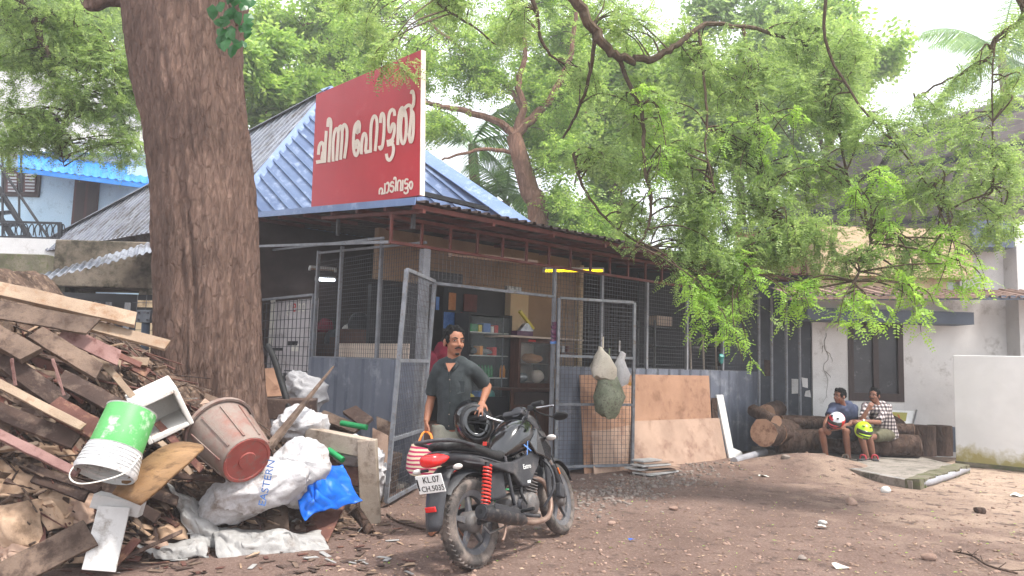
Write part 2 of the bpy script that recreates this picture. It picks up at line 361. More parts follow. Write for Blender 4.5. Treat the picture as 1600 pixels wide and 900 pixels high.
# inner walls
WN = 2.0
def wallpart(name, m, *b, bevel=0):
    w = MB(); fbox(w, *b); return w.build(name, m, eat, bevel=bevel)
sA, sB, sC, sD = FX(640, 500, WN)[0], FX(800, 500, WN)[0], FX(826, 500, WN)[0], FX(907, 500, WN)[0]
zU = FX(740, 452, WN)[1]
wallpart('cream_wall', 'tan_plaster', sB, sD, WN, WN + .12, .05, zU)
wallpart('upper_wall', 'tan_plaster', sA - .6, sD, WN + .002, WN + .12, zU + .001, 3.4)
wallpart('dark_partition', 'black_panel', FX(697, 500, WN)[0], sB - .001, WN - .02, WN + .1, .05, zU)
wallpart('doorway_dark_sheet', 'black_panel', sA - .2, FX(700, 500, WN)[0], WN + .8, WN + .9, .05, zU)  # black sheet stands in for the shade beyond the inner doorway
wallpart('vent_grille', 'window_dark', FX(662, 430, WN)[0], FX(722, 430, WN)[0], WN - .02, WN - .001, FX(690, 447, WN)[1], FX(690, 425, WN)[1])
wallpart('white_pilaster', 'cream_plaster', FX(797, 500, WN - .16)[0], FX(825, 500, WN - .16)[0], WN - .16, WN - .003, .05, FX(810, 458, WN - .16)[1])
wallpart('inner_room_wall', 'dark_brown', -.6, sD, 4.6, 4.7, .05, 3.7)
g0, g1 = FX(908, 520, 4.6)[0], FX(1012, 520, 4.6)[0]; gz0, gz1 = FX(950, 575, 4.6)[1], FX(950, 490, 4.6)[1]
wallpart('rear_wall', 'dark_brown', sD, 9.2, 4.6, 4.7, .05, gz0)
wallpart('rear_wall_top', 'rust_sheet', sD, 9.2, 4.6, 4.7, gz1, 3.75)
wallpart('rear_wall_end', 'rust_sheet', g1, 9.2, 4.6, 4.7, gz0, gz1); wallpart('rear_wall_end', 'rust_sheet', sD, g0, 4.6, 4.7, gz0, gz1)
for px_ in (940, 972): s_ = FX(px_, 530, 4.6)[0]; wallpart('rear_post', 'dark_paint', s_, s_ + .14, 4.58, 4.72, gz0, gz1)
wallpart('kitchen_end_wall', 'rust_sheet', 7.6, 7.66, .1, 4.6, 0, 3.7)
wallpart('column', 'cream_plaster', FX(905, 500, 1.9)[0], FX(911, 500, 1.9)[0], 1.9, 2.0, .05, 3.3)
wallpart('side_room_wall', 'dark_brown', -.62, -.52, 5.2, 6.6, 0, 3.5)

# pyramid roof
ss, zz = FX(820, 347, 1.0); RC = F(ss, 1.0, zz)
LC = P(345, 344, 12.3); AP = P(517, 139, 14.8); FC = G(30, 399, LC.z); BC = RC + (FC - LC)
def roof_face(p0, p1, top, mname, pitch, rib, name, ribm=None, rd=None):
    nr = (p1 - p0).cross(top - p0).normalized(); nr = nr if nr.z > 0 else -nr
    b = MB(); b.prism([p0, p1, top], -nr * .01); f = b.build(name, mname, eat)
    e = (p1 - p0); L_ = e.length; e = e.normalized(); t = (top - p0).dot(e); up = ((top - p0) - e * t); hgt = up.length; up = up.normalized()
    k = 0.0
    if rd is not None: rd = rd - nr * rd.dot(nr); k = rd.dot(e) / rd.dot(up)
    rb = MB(); x = -L_ * 2
    while x < L_ * 3:     # rib line: (x + k*h, h) clipped to the triangle (0,0) (L_,0) (t,hgt)
        lo, hi = 0.0, hgt
        for (ax, ay, bx, by) in ((L_, 0, t, hgt), (t, hgt, 0, 0)):
            nx_, ny_ = -(by - ay), (bx - ax); c0 = (x - ax) * nx_ + (0 - ay) * ny_; c1 = k * nx_ + ny_
            if abs(c1) < 1e-9:
                if c0 < 0: hi = -1
            elif c1 > 0: lo = max(lo, -c0 / c1)
            else: hi = min(hi, -c0 / c1)
        if hi - lo > .1:
            q0 = p0 + e * (x + k * lo) + up * lo + nr * (.5 * rib); q1 = p0 + e * (x + k * hi) + up * hi + nr * (.5 * rib); rb.bar(q0, q1, rib * 1.3, rib, up=nr)
        x += pitch
    r = rb.build('rib', ribm or mname, f); r['kind'] = 'stuff'
    return f
roof_face(LC, RC, AP, 'blue_sheet', .27, .034, 'front_roof_slope', rd=ray(-570, -1000))
roof_face(FC, LC, AP, 'grey_sheet', .2, .03, 'side_roof_slope')
roof_face(BC, FC, AP, 'grey_sheet', .4, .03, 'rear_roof_slope'); roof_face(RC, BC, AP, 'blue_sheet', .4, .03, 'far_roof_slope')
for p0, m_ in ((LC, 'blue_flashing'), (RC, 'blue_flashing'), (FC, 'grey_sheet')):
    d = (AP - p0).normalized()
    nrm = {0: 1}; c = MB()
    out = V((p0.x - AP.x, p0.y - AP.y, 0)).normalized(); upv = (ZZ - d * d.z).normalized(); sd = d.cross(upv).normalized()
    w = .2; k = .12
    a0 = p0 - d * .1
    prof = [sd * -w + upv * (-k + .045), upv * .065, sd * w + upv * (-k + .045)]
    c.add([a0 + q for q in prof] + [AP + d * .02 + q for q in prof] + [a0 + q - upv * .012 for q in prof] + [AP + d * .02 + q - upv * .012 for q in prof],
          [(0, 1, 4, 3), (1, 2, 5, 4), (6, 9, 10, 7), (7, 10, 11, 8), (0, 3, 9, 6), (2, 8, 11, 5), (0, 6, 7, 1), (1, 7, 8, 2)])
    c.build('ridge_cap', m_, eat)


# canopy over the front and the side fence
can = thing('front_canopy', 'rusty corrugated canopy on red oxide frame over the eatery front', 'canopy', F(3.5, 0, 2.8))
SL = .094
def cz(n): return 3.19 + (n + .6) * SL
sheet_v = (FN + ZZ * SL).normalized(); sheet_n = (ZZ - FN * SL).normalized()
s0 = -.56; k = 0
while s0 < 8.0:
    b = MB(); wavy(b, F(s0, -.62, cz(-.62) + .03 + (.004 if k % 2 else 0)), FA, sheet_v, sheet_n, .91, 5.3, .15, .032, 'trap')
    b.build('roofing_sheet', 'rust_sheet', can, solid=.004); s0 += .895; k += 1
fl = MB(); fl.bar(F(-.6, -.62, cz(-.62) + .03), F(-.6, 5.2, cz(5.2) + .03), .012, .085, up=ZZ); fl.build('edge_flashing', 'blue_flashing', can)
for n, w in ((-.5, .05), (.1, .05), (.75, .05), (1.4, .05)):
    b = MB(); b.bar(F(-.54, n, cz(n) - .015), F(7.9, n, cz(n) - .015), w, .055); b.build('purlin', 'red_oxide', can)
for n in (2.2, 3.0, 3.9, 4.7):
    b = MB(); b.bar(F(-.54, n, cz(n) - .015), F(.3, n, cz(n) - .015), .04, .05); b.build('purlin', 'red_oxide', can)
for i in range(9):
    s = -.45 + i * 1.02
    b = MB(); b.bar(F(s, -.58, cz(-.58) - .06), F(s, 1.8, cz(1.8) - .06), .04, .04); b.build('rafter', 'red_oxide', can)
# lattice truss carried by the front posts
tz0, tz1 = 2.84, 3.1
b = MB(); b.bar(F(-.52, 0, tz0), F(7.6, 0, tz0), .036, .036); b.build('truss_bottom_chord', 'red_oxide', can)
b = MB(); b.bar(F(-.52, 0, tz1 + .04), F(7.6, 0, tz1 + .04), .045, .04); b.build('truss_top_chord', 'red_oxide', can)
s = -.5
while s < 7.6:
    b = MB(); b.bar(F(s, 0, tz0 + .022), F(s, 0, tz1 + .02), .03, .03, up=FA); b.build('truss_strut', 'red_oxide', can); s += .43
b = MB(); b.bar(F(-.5, .0, tz0), F(-.5, 5, tz0 + .42), .035, .035); b.build('side_rail', 'post_grey', can)
b = MB(); b.bar(F(-.35, .4, 2.95), F(.1, 4.6, 3.25), .03, .03); b.build('side_rail', 'post_grey', can)

# ------------------------------------------------------------------ wire mesh helper: one woven panel in a plane
def wires(mb, o, u, v, lu, lv, step, t=.0042, cut=None):
    nrm = u.cross(v).normalized()
    i = step / 2
    while i < lu: mb.bar(o + u * i, o + u * i + v * lv, t, t, up=nrm); i += step
    i = step / 2
    while i < lv: mb.bar(o + v * i + nrm * t, o + v * i + u * lu + nrm * t, t, t, up=nrm); i += step

# front fence: clad below, wire mesh above
fence = thing('front_fence', 'grey corrugated metal fence with wire mesh above along the eatery front', 'fence', F(5, 0, 0))
for s in (2.2, 3.2, 4.28, 5.36, 6.44, 7.5):
    b = MB(); w = .075 if s == 7.5 else .045; fbox(b, s - w / 2, s + w / 2, -w / 2, w / 2, 0, tz0 - .024); b.build('post', 'post_grey', fence, bevel=.003)
for s0, s1 in ((2.23, 3.17), (3.23, 4.25), (4.31, 5.33), (5.39, 6.41), (6.47, 7.455)):
    b = MB(); wires(b, F(s0, 0, 1.44), FA, ZZ, s1 - s0, tz0 - 1.47, .06); m_ = b.build('wire_mesh', 'wire', fence); m_['kind'] = 'stuff'
s0 = 2.26
while s0 < 7.5:
    w = min(.88, 7.55 - s0); b = MB(); wavy(b, F(s0, -.045, .02), FA, ZZ, -FN, w, 1.43, .3, .03, 'trap'); b.build('cladding_sheet', 'panel_grey', fence, solid=.003); s0 += .88
b = MB(); b.bar(F(2.2, .03, 1.44), F(7.5, .03, 1.44), .04, .04); b.build('rail', 'post_grey', fence)
# over-door grille
b = MB(); b.bar(F(.02, 0, 2.42), F(2.19, 0, 2.42), .035, .035); b.build('door_head_rail', 'gate_grey', fence)
b = MB(); wires(b, F(.05, 0, 2.45), FA, ZZ, 2.1, .36, .06); m_ = b.build('wire_mesh', 'wire', fence); m_['kind'] = 'stuff'

# side fence running back from the corner post
sf = thing('side_fence', 'dark corrugated fence with fine mesh on the side facing the rubbish heap', 'fence', F(0, 1.5, 0))
b = MB(); fbox(b, -.06, .04, -.05, .05, 0, 2.815); b.build('corner_post', 'post_grey', sf, bevel=.006)
for n in (1.0, 2.05, 2.75):
    b = MB(); fbox(b, -.022, .022, n - .022, n + .022, 0, 3.05); b.build('post', 'post_grey', sf)
n0 = .08
while n0 < 2.7:
    w = min(.7, 2.74 - n0); b = MB(); wavy(b, F(-.035, n0, .02), FN, ZZ, -FA, w, 1.46, .29, .03, 'trap'); b.build('cladding_sheet', 'panel_grey', sf, solid=.003); n0 += .7
for n0, n1 in ((.06, .97), (1.03, 2.02), (2.08, 2.72)):
    b = MB(); wires(b, F(0, n0, 1.47), FN, ZZ, n1 - n0, 1.42, .055, .0036); m_ = b.build('wire_mesh', 'wire', sf); m_['kind'] = 'stuff'
b = MB(); b.bar(F(0, 0, 2.9), F(0, 2.75, 3.02), .03, .03); b.build('rail', 'post_grey', sf)
b = MB(); b.bar(F(0, .03, 1.48), F(0, 2.72, 1.48), .035, .035); b.build('rail', 'post_grey', sf)
# coarse grid panel further back, a printed white board behind it
gp = thing('grid_panel', 'coarse steel grid panel between big tree and side fence', 'grille', F(-.02, 3.8, 0))
b = MB(); wires(b, F(-.02, 2.82, .3), FN, ZZ, 2.0, 2.05, .14, .009); m_ = b.build('grid_bars', 'wire', gp); m_['kind'] = 'stuff'
for q0, q1 in (((2.8, .3), (2.8, 2.4)), ((4.84, .3), (4.84, 2.4)), ((2.8, 2.4), (4.84, 2.4)), ((2.8, .28), (4.84, .28))):
    b = MB(); b.bar(F(-.02, q0[0], q0[1]), F(-.02, q1[0], q1[1]), .035, .035, up=FA); b.build('grid_frame', 'post_grey', gp)

# ------------------------------------------------------------------ gates
def gate(label, h0, d, up, w, hgt, rails):
    t = thing('mesh_gate', label, 'gate', h0); d = d.normalized(); up = up.normalized(); nr = d.cross(up)
    for p0, p1 in ((0, 0), (w, w)):
        b = MB(); b.bar(h0 + d * p0, h0 + d * p0 + up * hgt, .04, .04, up=nr); b.build('stile', 'gate_grey', t)
    for z in [0, hgt] + rails:
        b = MB(); b.bar(h0 + d * .02 + up * z, h0 + d * (w - .02) + up * z, .036, .036, up=nr); b.build('rail', 'gate_grey', t)
    b = MB(); wires(b, h0 + d * .02 + up * .02, d, up, w - .04, hgt - .04, .06, .004); m_ = b.build('wire_mesh', 'wire', t); m_['kind'] = 'stuff'
    return t
h0 = F(-.05, -.1, .06); near = V((-1.2, 7.6, .06))
gate('open mesh gate swung out towards the standing man, beside the rubbish', h0, near - h0, V((.045, 0, 1)), (near - h0).length, 2.36, [.62, 1.42])
h0 = F(2.2, -.1, .1); fe = V((1.77, 10.62, .1))
gate('mesh gate with bags hanging on it, folded back before plywood sheets', h0, fe - h0, ZZ, (fe - h0).length, 2.3, [.84, 1.5])
# ------------------------------------------------------------------ white house on the right with its porch
HY = 13.7
def HX(x, y, Y=None): return P(x, y, Y or HY)
hs = thing('white_house', 'white plastered house with dark window behind the seated men', 'house', (8, HY + 2, 0))
xl = HX(1270, 600).x; xr = HX(1572, 500).x
def hbox(name, m, x0, x1, y0, y1, z0, z1, parent=None, bevel=0):
    b = MB(); b.box(((x0 + x1) / 2, (y0 + y1) / 2, (z0 + z1) / 2), (x1 - x0, y1 - y0, z1 - z0)); return b.build(name, m, parent or hs, bevel=bevel)
wx0, wx1 = HX(1325, 560).x, HX(1411, 560).x; wz1, wz0 = HX(1365, 504).z, HX(1365, 627).z
hbox('wall', 'white_plaster', xl, wx0, HY, HY + .25, 0, 3.05); hbox('wall', 'white_plaster', wx1, xr, HY, HY + .25, 0, 3.05)
hbox('wall_below_window', 'white_plaster', wx0, wx1, HY + .001, HY + .25, 0, wz0); hbox('wall_above_window', 'white_plaster', wx0, wx1, HY + .001, HY + .25, wz1, 3.05)
hbox('plinth_band', 'slate_paint', HX(1440, 690).x, xr, HY - .012, HY, 0.1, .55)
w = thing('window_tmp', '', '', (0, 0, 0)); bpy.data.objects.remove(w)
win = hbox('window', 'window_frame', wx0, wx1, HY + .06, HY + .12, wz0, wz1)
fw = .1; mid = (wx0 + wx1) / 2
for x0, x1, z0, z1 in ((wx0, wx0 + fw, wz0, wz1), (wx1 - fw, wx1, wz0, wz1), (wx0 + fw, wx1 - fw, wz1 - fw, wz1), (wx0 + fw, wx1 - fw, wz0, wz0 + fw * 1.5), (mid - .05, mid + .05, wz0 + fw * 1.5, wz1 - fw)):
    hbox('frame_bar', 'window_frame', x0, x1, HY - .02, HY + .1, z0, z1, win)
hbox('pane', 'window_dark', wx0 + fw, mid - .05, HY + .03, HY + .058, wz0 + fw * 1.5, wz1 - fw, win); hbox('pane', 'window_dark', mid + .05, wx1 - fw, HY + .03, HY + .058, wz0 + fw * 1.5, wz1 - fw, win)
# sun shade slab over the window
cz0, cz1 = HX(1350, 502, HY - .6).z, HX(1350, 483, HY - .6).z
hbox('shade_slab', 'slate_paint', HX(1262, 500, HY - .6).x, HX(1522, 500, HY - .6).x, HY - .6, HY - .002, cz0, cz1)
hbox('white_band', 'white_paint', HX(1272, 470, HY - .3).x, HX(1478, 470, HY - .3).x, HY - .3, HY - .003, cz1 + .002, cz1 + .2)
# tan upper storey parapet, slate and white blocks
pz0, pz1 = P(1400, 432, HY - .4).z, P(1400, 356, HY - .4).z
hbox('parapet', 'cream_plaster', P(1282, 400, HY - .4).x, P(1520, 400, HY - .4).x, HY - .4, HY + .2, pz0, pz1)
hbox('parapet_base', 'cream_plaster', P(1282, 440, HY - .2).x, P(1480, 440, HY - .2).x, HY - .2, HY + .2, 3.06, pz0 - .002)
hbox('slate_block', 'slate_paint', P(1521, 370, HY - .5).x, P(1584, 370, HY - .5).x, HY - .5, HY + .3, P(1550, 386, HY - .5).z, P(1550, 345, HY - .5).z)
hbox('white_corner', 'white_plaster', xr + .002, xr + 5, HY - .35, HY + 3, 0, P(1590, 388, HY).z - .02)
hbox('upper_white_wall', 'white_plaster', P(1500, 420, HY).x, xr, HY + .02, HY + .24, 3.06, P(1550, 387, HY).z)
hbox('upper_white_corner', 'white_paint', P(1586, 370, HY - .3).x, xr + 5, HY - .3, HY + 3, P(1590, 386, HY - .3).z, P(1590, 345, HY - .3).z)
hbox('vent_slot', 'black_panel', P(1494, 392, HY - .45).x, P(1530, 392, HY - .45).x, HY - .47, HY - .402, P(1510, 397, HY - .45).z, P(1510, 390, HY - .45).z)
# dark cladding wall to the left, behind upright poles
dx0 = HX(1165, 600).x - .4
hbox('dark_wall', 'dark_paint', dx0, xl - .003, HY + .05, HY + .2, 0, 3.3)
hbox('gap_dark_sheet', 'black_panel', dx0 - 1.5, dx0, HY + .5, HY + .6, 0, 3.3)  # black sheet painting the shade of an open gap
for px in (1186, 1206, 1229, 1250):
    b = MB(); p = HX(px, 620, HY - .1); b.tube([(p.x, p.y, 0), (p.x, p.y, 2.85)], .028, 8); b.build('upright_pole', 'post_grey', hs, smooth=True)
for i, (px, py, ww, hh, m_) in enumerate(((1242, 603, .12, .26, 'white_paint'), (1258, 598, .1, .18, 'white_paint'), (1262, 615, .1, .12, 'white_paint'), (1200, 575, .12, .3, 'red_oxide'))):
    p = HX(px, py, HY + .04); b = MB(); b.box(p, (ww, .006, hh)); b.jit(.03, 9); b.build('torn_poster', 'white_plaster' if m_ == 'white_paint' else 'rust_sheet', hs)
# cracks in the plaster
mat('crack', (120, 112, 104), (90, 84, 78), 20, .95)
for cpts in ([(1293, 520), (1290, 540), (1294, 556), (1289, 575), (1293, 600), (1288, 628)], [(1290, 548), (1299, 556), (1302, 566)], [(1291, 580), (1300, 590)], [(1287, 540), (1283, 552)]):
    b = MB(); pts = smoothpts([HX(x + rnd.uniform(-2, 2), y, HY - .004) for x, y in cpts], 3); pts = [p + V((rnd.uniform(-.02, .02), 0, 0)) for p in pts]; b.tube(pts, [.006 - .004 * i / len(pts) for i in range(len(pts))], 5); b.build('plaster_crack', 'crack', hs)

# rusted awning sheets along the front
aw = thing('porch_awning', 'brown corrugated awning sheets above the porch of the white house', 'awning', (7, HY - 1, 2.8))
ax0 = P(1228, 455, 12.6).x
for i in range(7):
    x0 = ax0 + i * .82; zf = P(1228 + i * 70, 462 - (4 if i < 3 else 0), 12.5).z; b = MB()
    wavy(b, V((x0, 12.45, zf - .02)), V((1, 0, 0)), V((0, 1, .22)).normalized(), V((0, -.2, 1)).normalized(), .84, 1.0, .16, .035, 'trap'); b.build('awning_sheet', 'rust_awning', aw, solid=.006)
b = MB(); b.bar((ax0, 12.5, P(1228, 466, 12.5).z), (ax0 + 5.8, 12.5, P(1600, 458, 12.5).z - .02), .05, .07); b.build('awning_beam', 'slate_paint', aw)
b = MB(); b.bar((ax0, 12.44, P(1228, 466, 12.45).z), (ax0 + 3.2, 12.44, P(1480, 462, 12.45).z - .0), .02, .05); b.build('timber_batten', 'rust_awning', aw)
for x in (ax0 + .3, ax0 + 2.4, ax0 + 4.6):
    b = MB(); b.bar((x, 12.5, P(1300, 464, 12.5).z + .02), (x, HY - .02, P(1300, 464, 12.5).z + .3), .05, .05); b.build('bracket', 'slate_paint', aw)

# little rusty clad tank-room between eatery and house
tr_ = thing('rusty_shed', 'small rust-streaked sheet shed on red posts beside the tan parapet', 'shed', P(1235, 420, 13.9))
mat('streaked_sheet', (168, 130, 104), (196, 164, 136), 2, .8, .1, 20, c3=(120, 66, 48), c3amt=.5, c3scale=3, stretch=(4, 4, .6))
q0, q1 = P(1150, 430, 14), P(1278, 365, 14)
for i in range(6):
    b = MB(); x = lerp(q0.x, q1.x, i / 6); b.box((x + (q1.x - q0.x) / 12, 14.05, (q0.z + q1.z) / 2), ((q1.x - q0.x) / 6 - .01, .02, q1.z - q0.z)); b.build('sheet_panel', 'streaked_sheet', tr_)
for px in (1194, 1214, 1254):
    p = P(px, 400, 13.98); b = MB(); b.box((p.x, 13.98, (q0.z + q1.z) / 2 - .1), (.05, .05, q1.z - q0.z)); b.build('red_post', 'red_oxide', tr_)
p = P(1275, 400, 13.95); b = MB(); b.box((p.x, 13.95, (q0.z + q1.z) / 2), (.06, .05, q1.z - q0.z)); b.build('white_post', 'white_paint', tr_)
b = MB(); b.box(((q0.x + q1.x) / 2, 14.1, q1.z + .04), (q1.x - q0.x + .3, .6, .06)); b.build('shed_top', 'slate_paint', tr_)
b = MB(); wavy(b, P(1200, 428, 13.4), V((1, 0, 0)), V((0, 1, .1)).normalized(), ZZ, .9, .7, .15, .03, 'trap'); b.build('lean_sheet', 'red_oxide', tr_, solid=.006)

# tall mono-pitch shed roof behind
sh = thing('tall_shed_roof', 'tall grey corrugated shed roof rising behind the white house', 'roof', (14, 19, 4))
c00, c10, c11, c01 = P(1150, 412, 27), P(1720, 352, 25), P(1720, 112, 15.6), P(1300, 236, 17)
nrm = (c10 - c00).cross(c01 - c00).normalized(); mat('shed_sheet', (128, 126, 134), (150, 148, 156), 1.5, .6, .05, 20, c3=(112, 104, 104), c3amt=.3, c3scale=3)
b = MB(); NN = 140
for i in range(NN + 1):
    h = [0, .07, .07, 0][i % 4]; t = i / NN
    b.v += [c00.lerp(c01, t) + ZZ * h, c10.lerp(c11, t) + ZZ * h]
for i in range(NN): b.f.append((2 * i, 2 * i + 1, 2 * i + 3, 2 * i + 2)); b.m.append(0)
b.build('roof_sheet', 'shed_sheet', sh, solid=.01)
for t in (.08, .3, .52, .76, .97):
    b = MB(); b.bar(c00.lerp(c01, t) - ZZ * .12, c10.lerp(c11, t) - ZZ * .12, .1, .16); b.build('purlin', 'dark_paint', sh)
for t in (.25, .55, .85):
    b = MB(); b.bar(c00.lerp(c10, t) - ZZ * .28, c01.lerp(c11, t) - ZZ * .28, .1, .14); b.build('rafter', 'dark_paint', sh)
for q in (c00, c00.lerp(c10, .35), c01.lerp(c00, .3), c11):
    b = MB(); b.bar(V((q.x, q.y + .3, 0)), q + V((0, .3, -.2)), .15, .15, up=V((0, 1, 0))); b.build('column', 'dark_paint', sh)
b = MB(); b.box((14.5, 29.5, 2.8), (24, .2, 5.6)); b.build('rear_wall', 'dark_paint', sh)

# porch slab with moss on its edge, sloping to the yard
pz = .1
e0, e1, e2 = G(1160, 694, pz), G(1352, 738, pz), G(1425, 752, pz); e3 = G(1500, 728, pz)
slab = MB(); slab.prism([(e0.x, e0.y, pz), (e1.x, e1.y, pz), (e2.x, e2.y, pz), (e3.x, e3.y, pz), (e3.x, HY, pz), (e0.x, HY, pz)], (0, 0, -.25))
slab.build('porch_floor', 'concrete', label='cement porch floor under the logs', kind='structure')
b = MB(); [b.bar(V((e2.x + .02, e2.y + .03, .045)).lerp(V((e3.x + .05, e3.y + .03, .045)), i / 12), V((e2.x + .02, e2.y + .03, .045)).lerp(V((e3.x + .05, e3.y + .03, .045)), (i + 1.05) / 12), .17 + .02 * (i % 3), .15) for i in range(12)]; b.jit(.025, 6); b.build('mossy_kerb', 'mossy_concrete', label='low mossy kerb at the porch corner by white wall', kind='structure')
# grey drain pipe lying along the porch edge
b = MB(); pp = [G(1322, 733, .06), G(1400, 750, .06), G(1436, 753, .06), G(1470, 744, .06), G(1506, 731, .06)]
b.tube(smoothpts([p + V((0, -.08, -.005)) for p in pp], 4), .048, 12); b.build('drain_pipe', 'pipe_grey', label='grey plastic drain pipe lying along the porch edge', cat='pipe', smooth=True)
b = MB(); b.tube([G(1150, 722, .08) + V((0, .1, 0)), G(1195, 706, .1)], .06, 12); b.build('short_pipe', 'pipe_grey', label='short grey pipe stub at the corner of the grey fence', cat='pipe', smooth=True)
# white compound wall
cw = thing('compound_wall', 'white compound wall stained with yellow moss at its foot', 'wall', G(1550, 735))
mat('stained_white', (214, 213, 212), (228, 227, 226), 1.2, .8, .08, 25)
def stained():
    m = MATS['stained_white']; nt = m.node_tree; N = nt.nodes; L = nt.links; b = N['Principled BSDF']; src = b.inputs['Base Color'].links[0].from_socket
    tc = N.new('ShaderNodeTexCoord'); sx = N.new('ShaderNodeSeparateXYZ'); L.new(tc.outputs['Object'], sx.inputs[0])
    no = N.new('ShaderNodeTexNoise'); no.inputs['Scale'].default_value = 4; no.inputs['Detail'].default_value = 10; no.inputs['Roughness'].default_value = .72; L.new(tc.outputs['Object'], no.inputs['Vector'])
    m1 = N.new('ShaderNodeMath'); m1.operation = 'MULTIPLY_ADD'; m1.inputs[1].default_value = -1.1; m1.inputs[2].default_value = .32; L.new(sx.outputs['Z'], m1.inputs[0])
    m2 = N.new('ShaderNodeMath'); m2.operation = 'ADD'; L.new(m1.outputs[0], m2.inputs[0]); L.new(no.outputs['Fac'], m2.inputs[1])
    cr = N.new('ShaderNodeValToRGB'); e = cr.color_ramp.elements; e[0].position = .42; e[1].position = .72; L.new(m2.outputs[0], cr.inputs['Fac'])
    mx = N.new('ShaderNodeMix'); mx.data_type = 'RGBA'; mx.inputs['B'].default_value = lin((158, 146, 92)); L.new(cr.outputs['Color'], mx.inputs[0]); L.new(src, mx.inputs['A']); L.new(mx.outputs['Result'], b.inputs['Base Color'])
stained()
w0, w1 = G(1494, 727), G(1600, 738); d = (w1 - w0).normalized(); zt = PL(1494, 555, w0, V((-d.y, d.x, 0))).z
nn_ = V((-d.y, d.x, 0)); nn_ = nn_ if nn_.y > 0 else -nn_
b = MB(); b.prism([w0, w0 + d * 9, w0 + d * 9 + nn_ * .16, w0 + nn_ * .16], (0, 0, zt)); b.build('wall_face', 'stained_white', cw, bevel=.01)
b = MB(); b.prism([w0 - nn_ * .04, w0 + d * 9 - nn_ * .04, w0 + d * 9 - nn_ * .001, w0 - nn_ * .001], (0, 0, .07)); b.jit(.015, 5); b.build('wall_footing', 'mossy_concrete', cw)

# ------------------------------------------------------------------ pale blue house on the left, far behind
LY = 19.0
lh = thing('blue_house', 'pale blue two storey house with brown door and outside stair, behind the grey roof', 'house', (-13, LY + 2, 0))
def lbox(name, m, px0, px1, py0, py1, y0, y1, parent=None):
    p0, p1 = P(px0, py1, y0), P(px1, py0, y0); b = MB(); b.box(((p0.x + p1.x) / 2, (y0 + y1) / 2, (p0.z + p1.z) / 2), (p1.x - p0.x, y1 - y0, p1.z - p0.z)); return b.build(name, m, parent or lh)
lbox('lower_wall', 'pale_blue', -260, 300, 255, 470, LY, LY + .3); lbox('upper_wall', 'white_plaster', -260, 300, 120, 254.5, LY + .002, LY + .3)
lbox('side_return', 'pale_blue', 182, 300, 262, 470, LY - .8, LY - .002)
lw = lbox('window', 'window_frame', 2, 64, 263, 306, LY - .06, LY - .001)
for a_, c_ in ((9, 29), (36, 57)):
    lbox('shutter', 'door_brown', a_, c_, 269, 300, LY - .09, LY - .061, lw)
    for yy in range(272, 299, 5): lbox('slat', 'steel', a_ + 3, c_ - 3, yy, yy + 2.2, LY - .1, LY - .091, lw)
dr = lbox('door', 'door_brown', 100, 155, 281, 470, LY - .06, LY - .001)
for c_ in (118, 137): lbox('plank', 'window_frame', c_, c_ + 2, 285, 470, LY - .07, LY - .061, dr)
lbox('upper_window', 'window_dark', 136, 190, 172, 190, LY - .05, LY); lbox('upper_band', 'white_paint', -100, 300, 224, 232, LY - .25, LY)
# blue awning
q0, q1, q2, q3 = P(28, 262, LY - 1.3), P(232, 288, LY - 1.3), P(232, 262, LY), P(28, 240, LY)
b = MB(); n_ = 48
for i in range(n_ + 1):
    h = .035 if i % 3 == 0 else 0; b.v += [q0.lerp(q1, i / n_) + ZZ * h, q3.lerp(q2, i / n_) + ZZ * h]
for i in range(n_): b.f.append((2 * i, 2 * i + 1, 2 * i + 3, 2 * i + 2)); b.m.append(0)
b.build('blue_awning', 'bright_blue', lh, solid=.02); b = MB(); b.bar(q0 - ZZ * .06, q1 - ZZ * .06, .05, .1); b.build('awning_edge', 'bright_blue', lh)
# outside stair and balcony railing of black iron
st = thing('iron_stair', 'black iron stair and balcony railing before the pale blue house', 'stair', P(60, 400, LY - 1.5))
for o_ in (0, 26):
    b = MB(); b.bar(P(-60 + o_, 245, LY - 1.2), P(36 + o_, 396, LY - 1.2), .05, .12); b.build('stringer', 'black_iron', st)
for i in range(8):
    t = i / 8; b = MB(); b.bar(P(-55 + 96 * t, 258 + 151 * t, LY - 1.2), P(-30 + 96 * t, 256 + 151 * t, LY - 1.2), .25, .04); b.build('tread', 'black_iron', st)
b = MB(); b.tube([P(-40, 200, LY - 1.6), P(76, 372, LY - 1.6)], .03, 6); b.build('handrail', 'black_iron', st); b = MB(); b.tube([P(-40, 235, LY - 1.6), P(62, 392, LY - 1.6)], .025, 6); b.build('handrail', 'black_iron', st)
for px, y0, y1 in ((30, 275, 345), (4, 235, 395), (33, 195, 300)): b = MB(); b.tube([P(px, y0, LY - 1.6), P(px, y1, LY - 1.6)], .025, 6); b.build('post', 'black_iron', st)
for yy in (347, 371): b = MB(); b.bar(P(-40, yy - 2, LY - 2), P(96, yy + 2, LY - 2), .04, .05); b.build('rail', 'black_iron', st)
for i in range(14):
    px = -30 + i * 9.6; b = MB(); b.tube(smoothpts([P(px, 370, LY - 2), P(px - 2, 358, LY - 2), P(px + 3, 350, LY - 2), P(px + 6, 356, LY - 2), P(px + 5, 368, LY - 2)], 3), .014, 5); b.build('scroll', 'black_iron', st)
b = MB(); b.bar(P(94, 350, LY - 2), P(94, 374, LY - 2), .08, .08, up=V((0, 1, 0))); b.build('newel', 'black_iron', st)
lbox('balcony_floor', 'white_plaster', -260, 98, 374, 392, LY - 2.1, LY - .1)

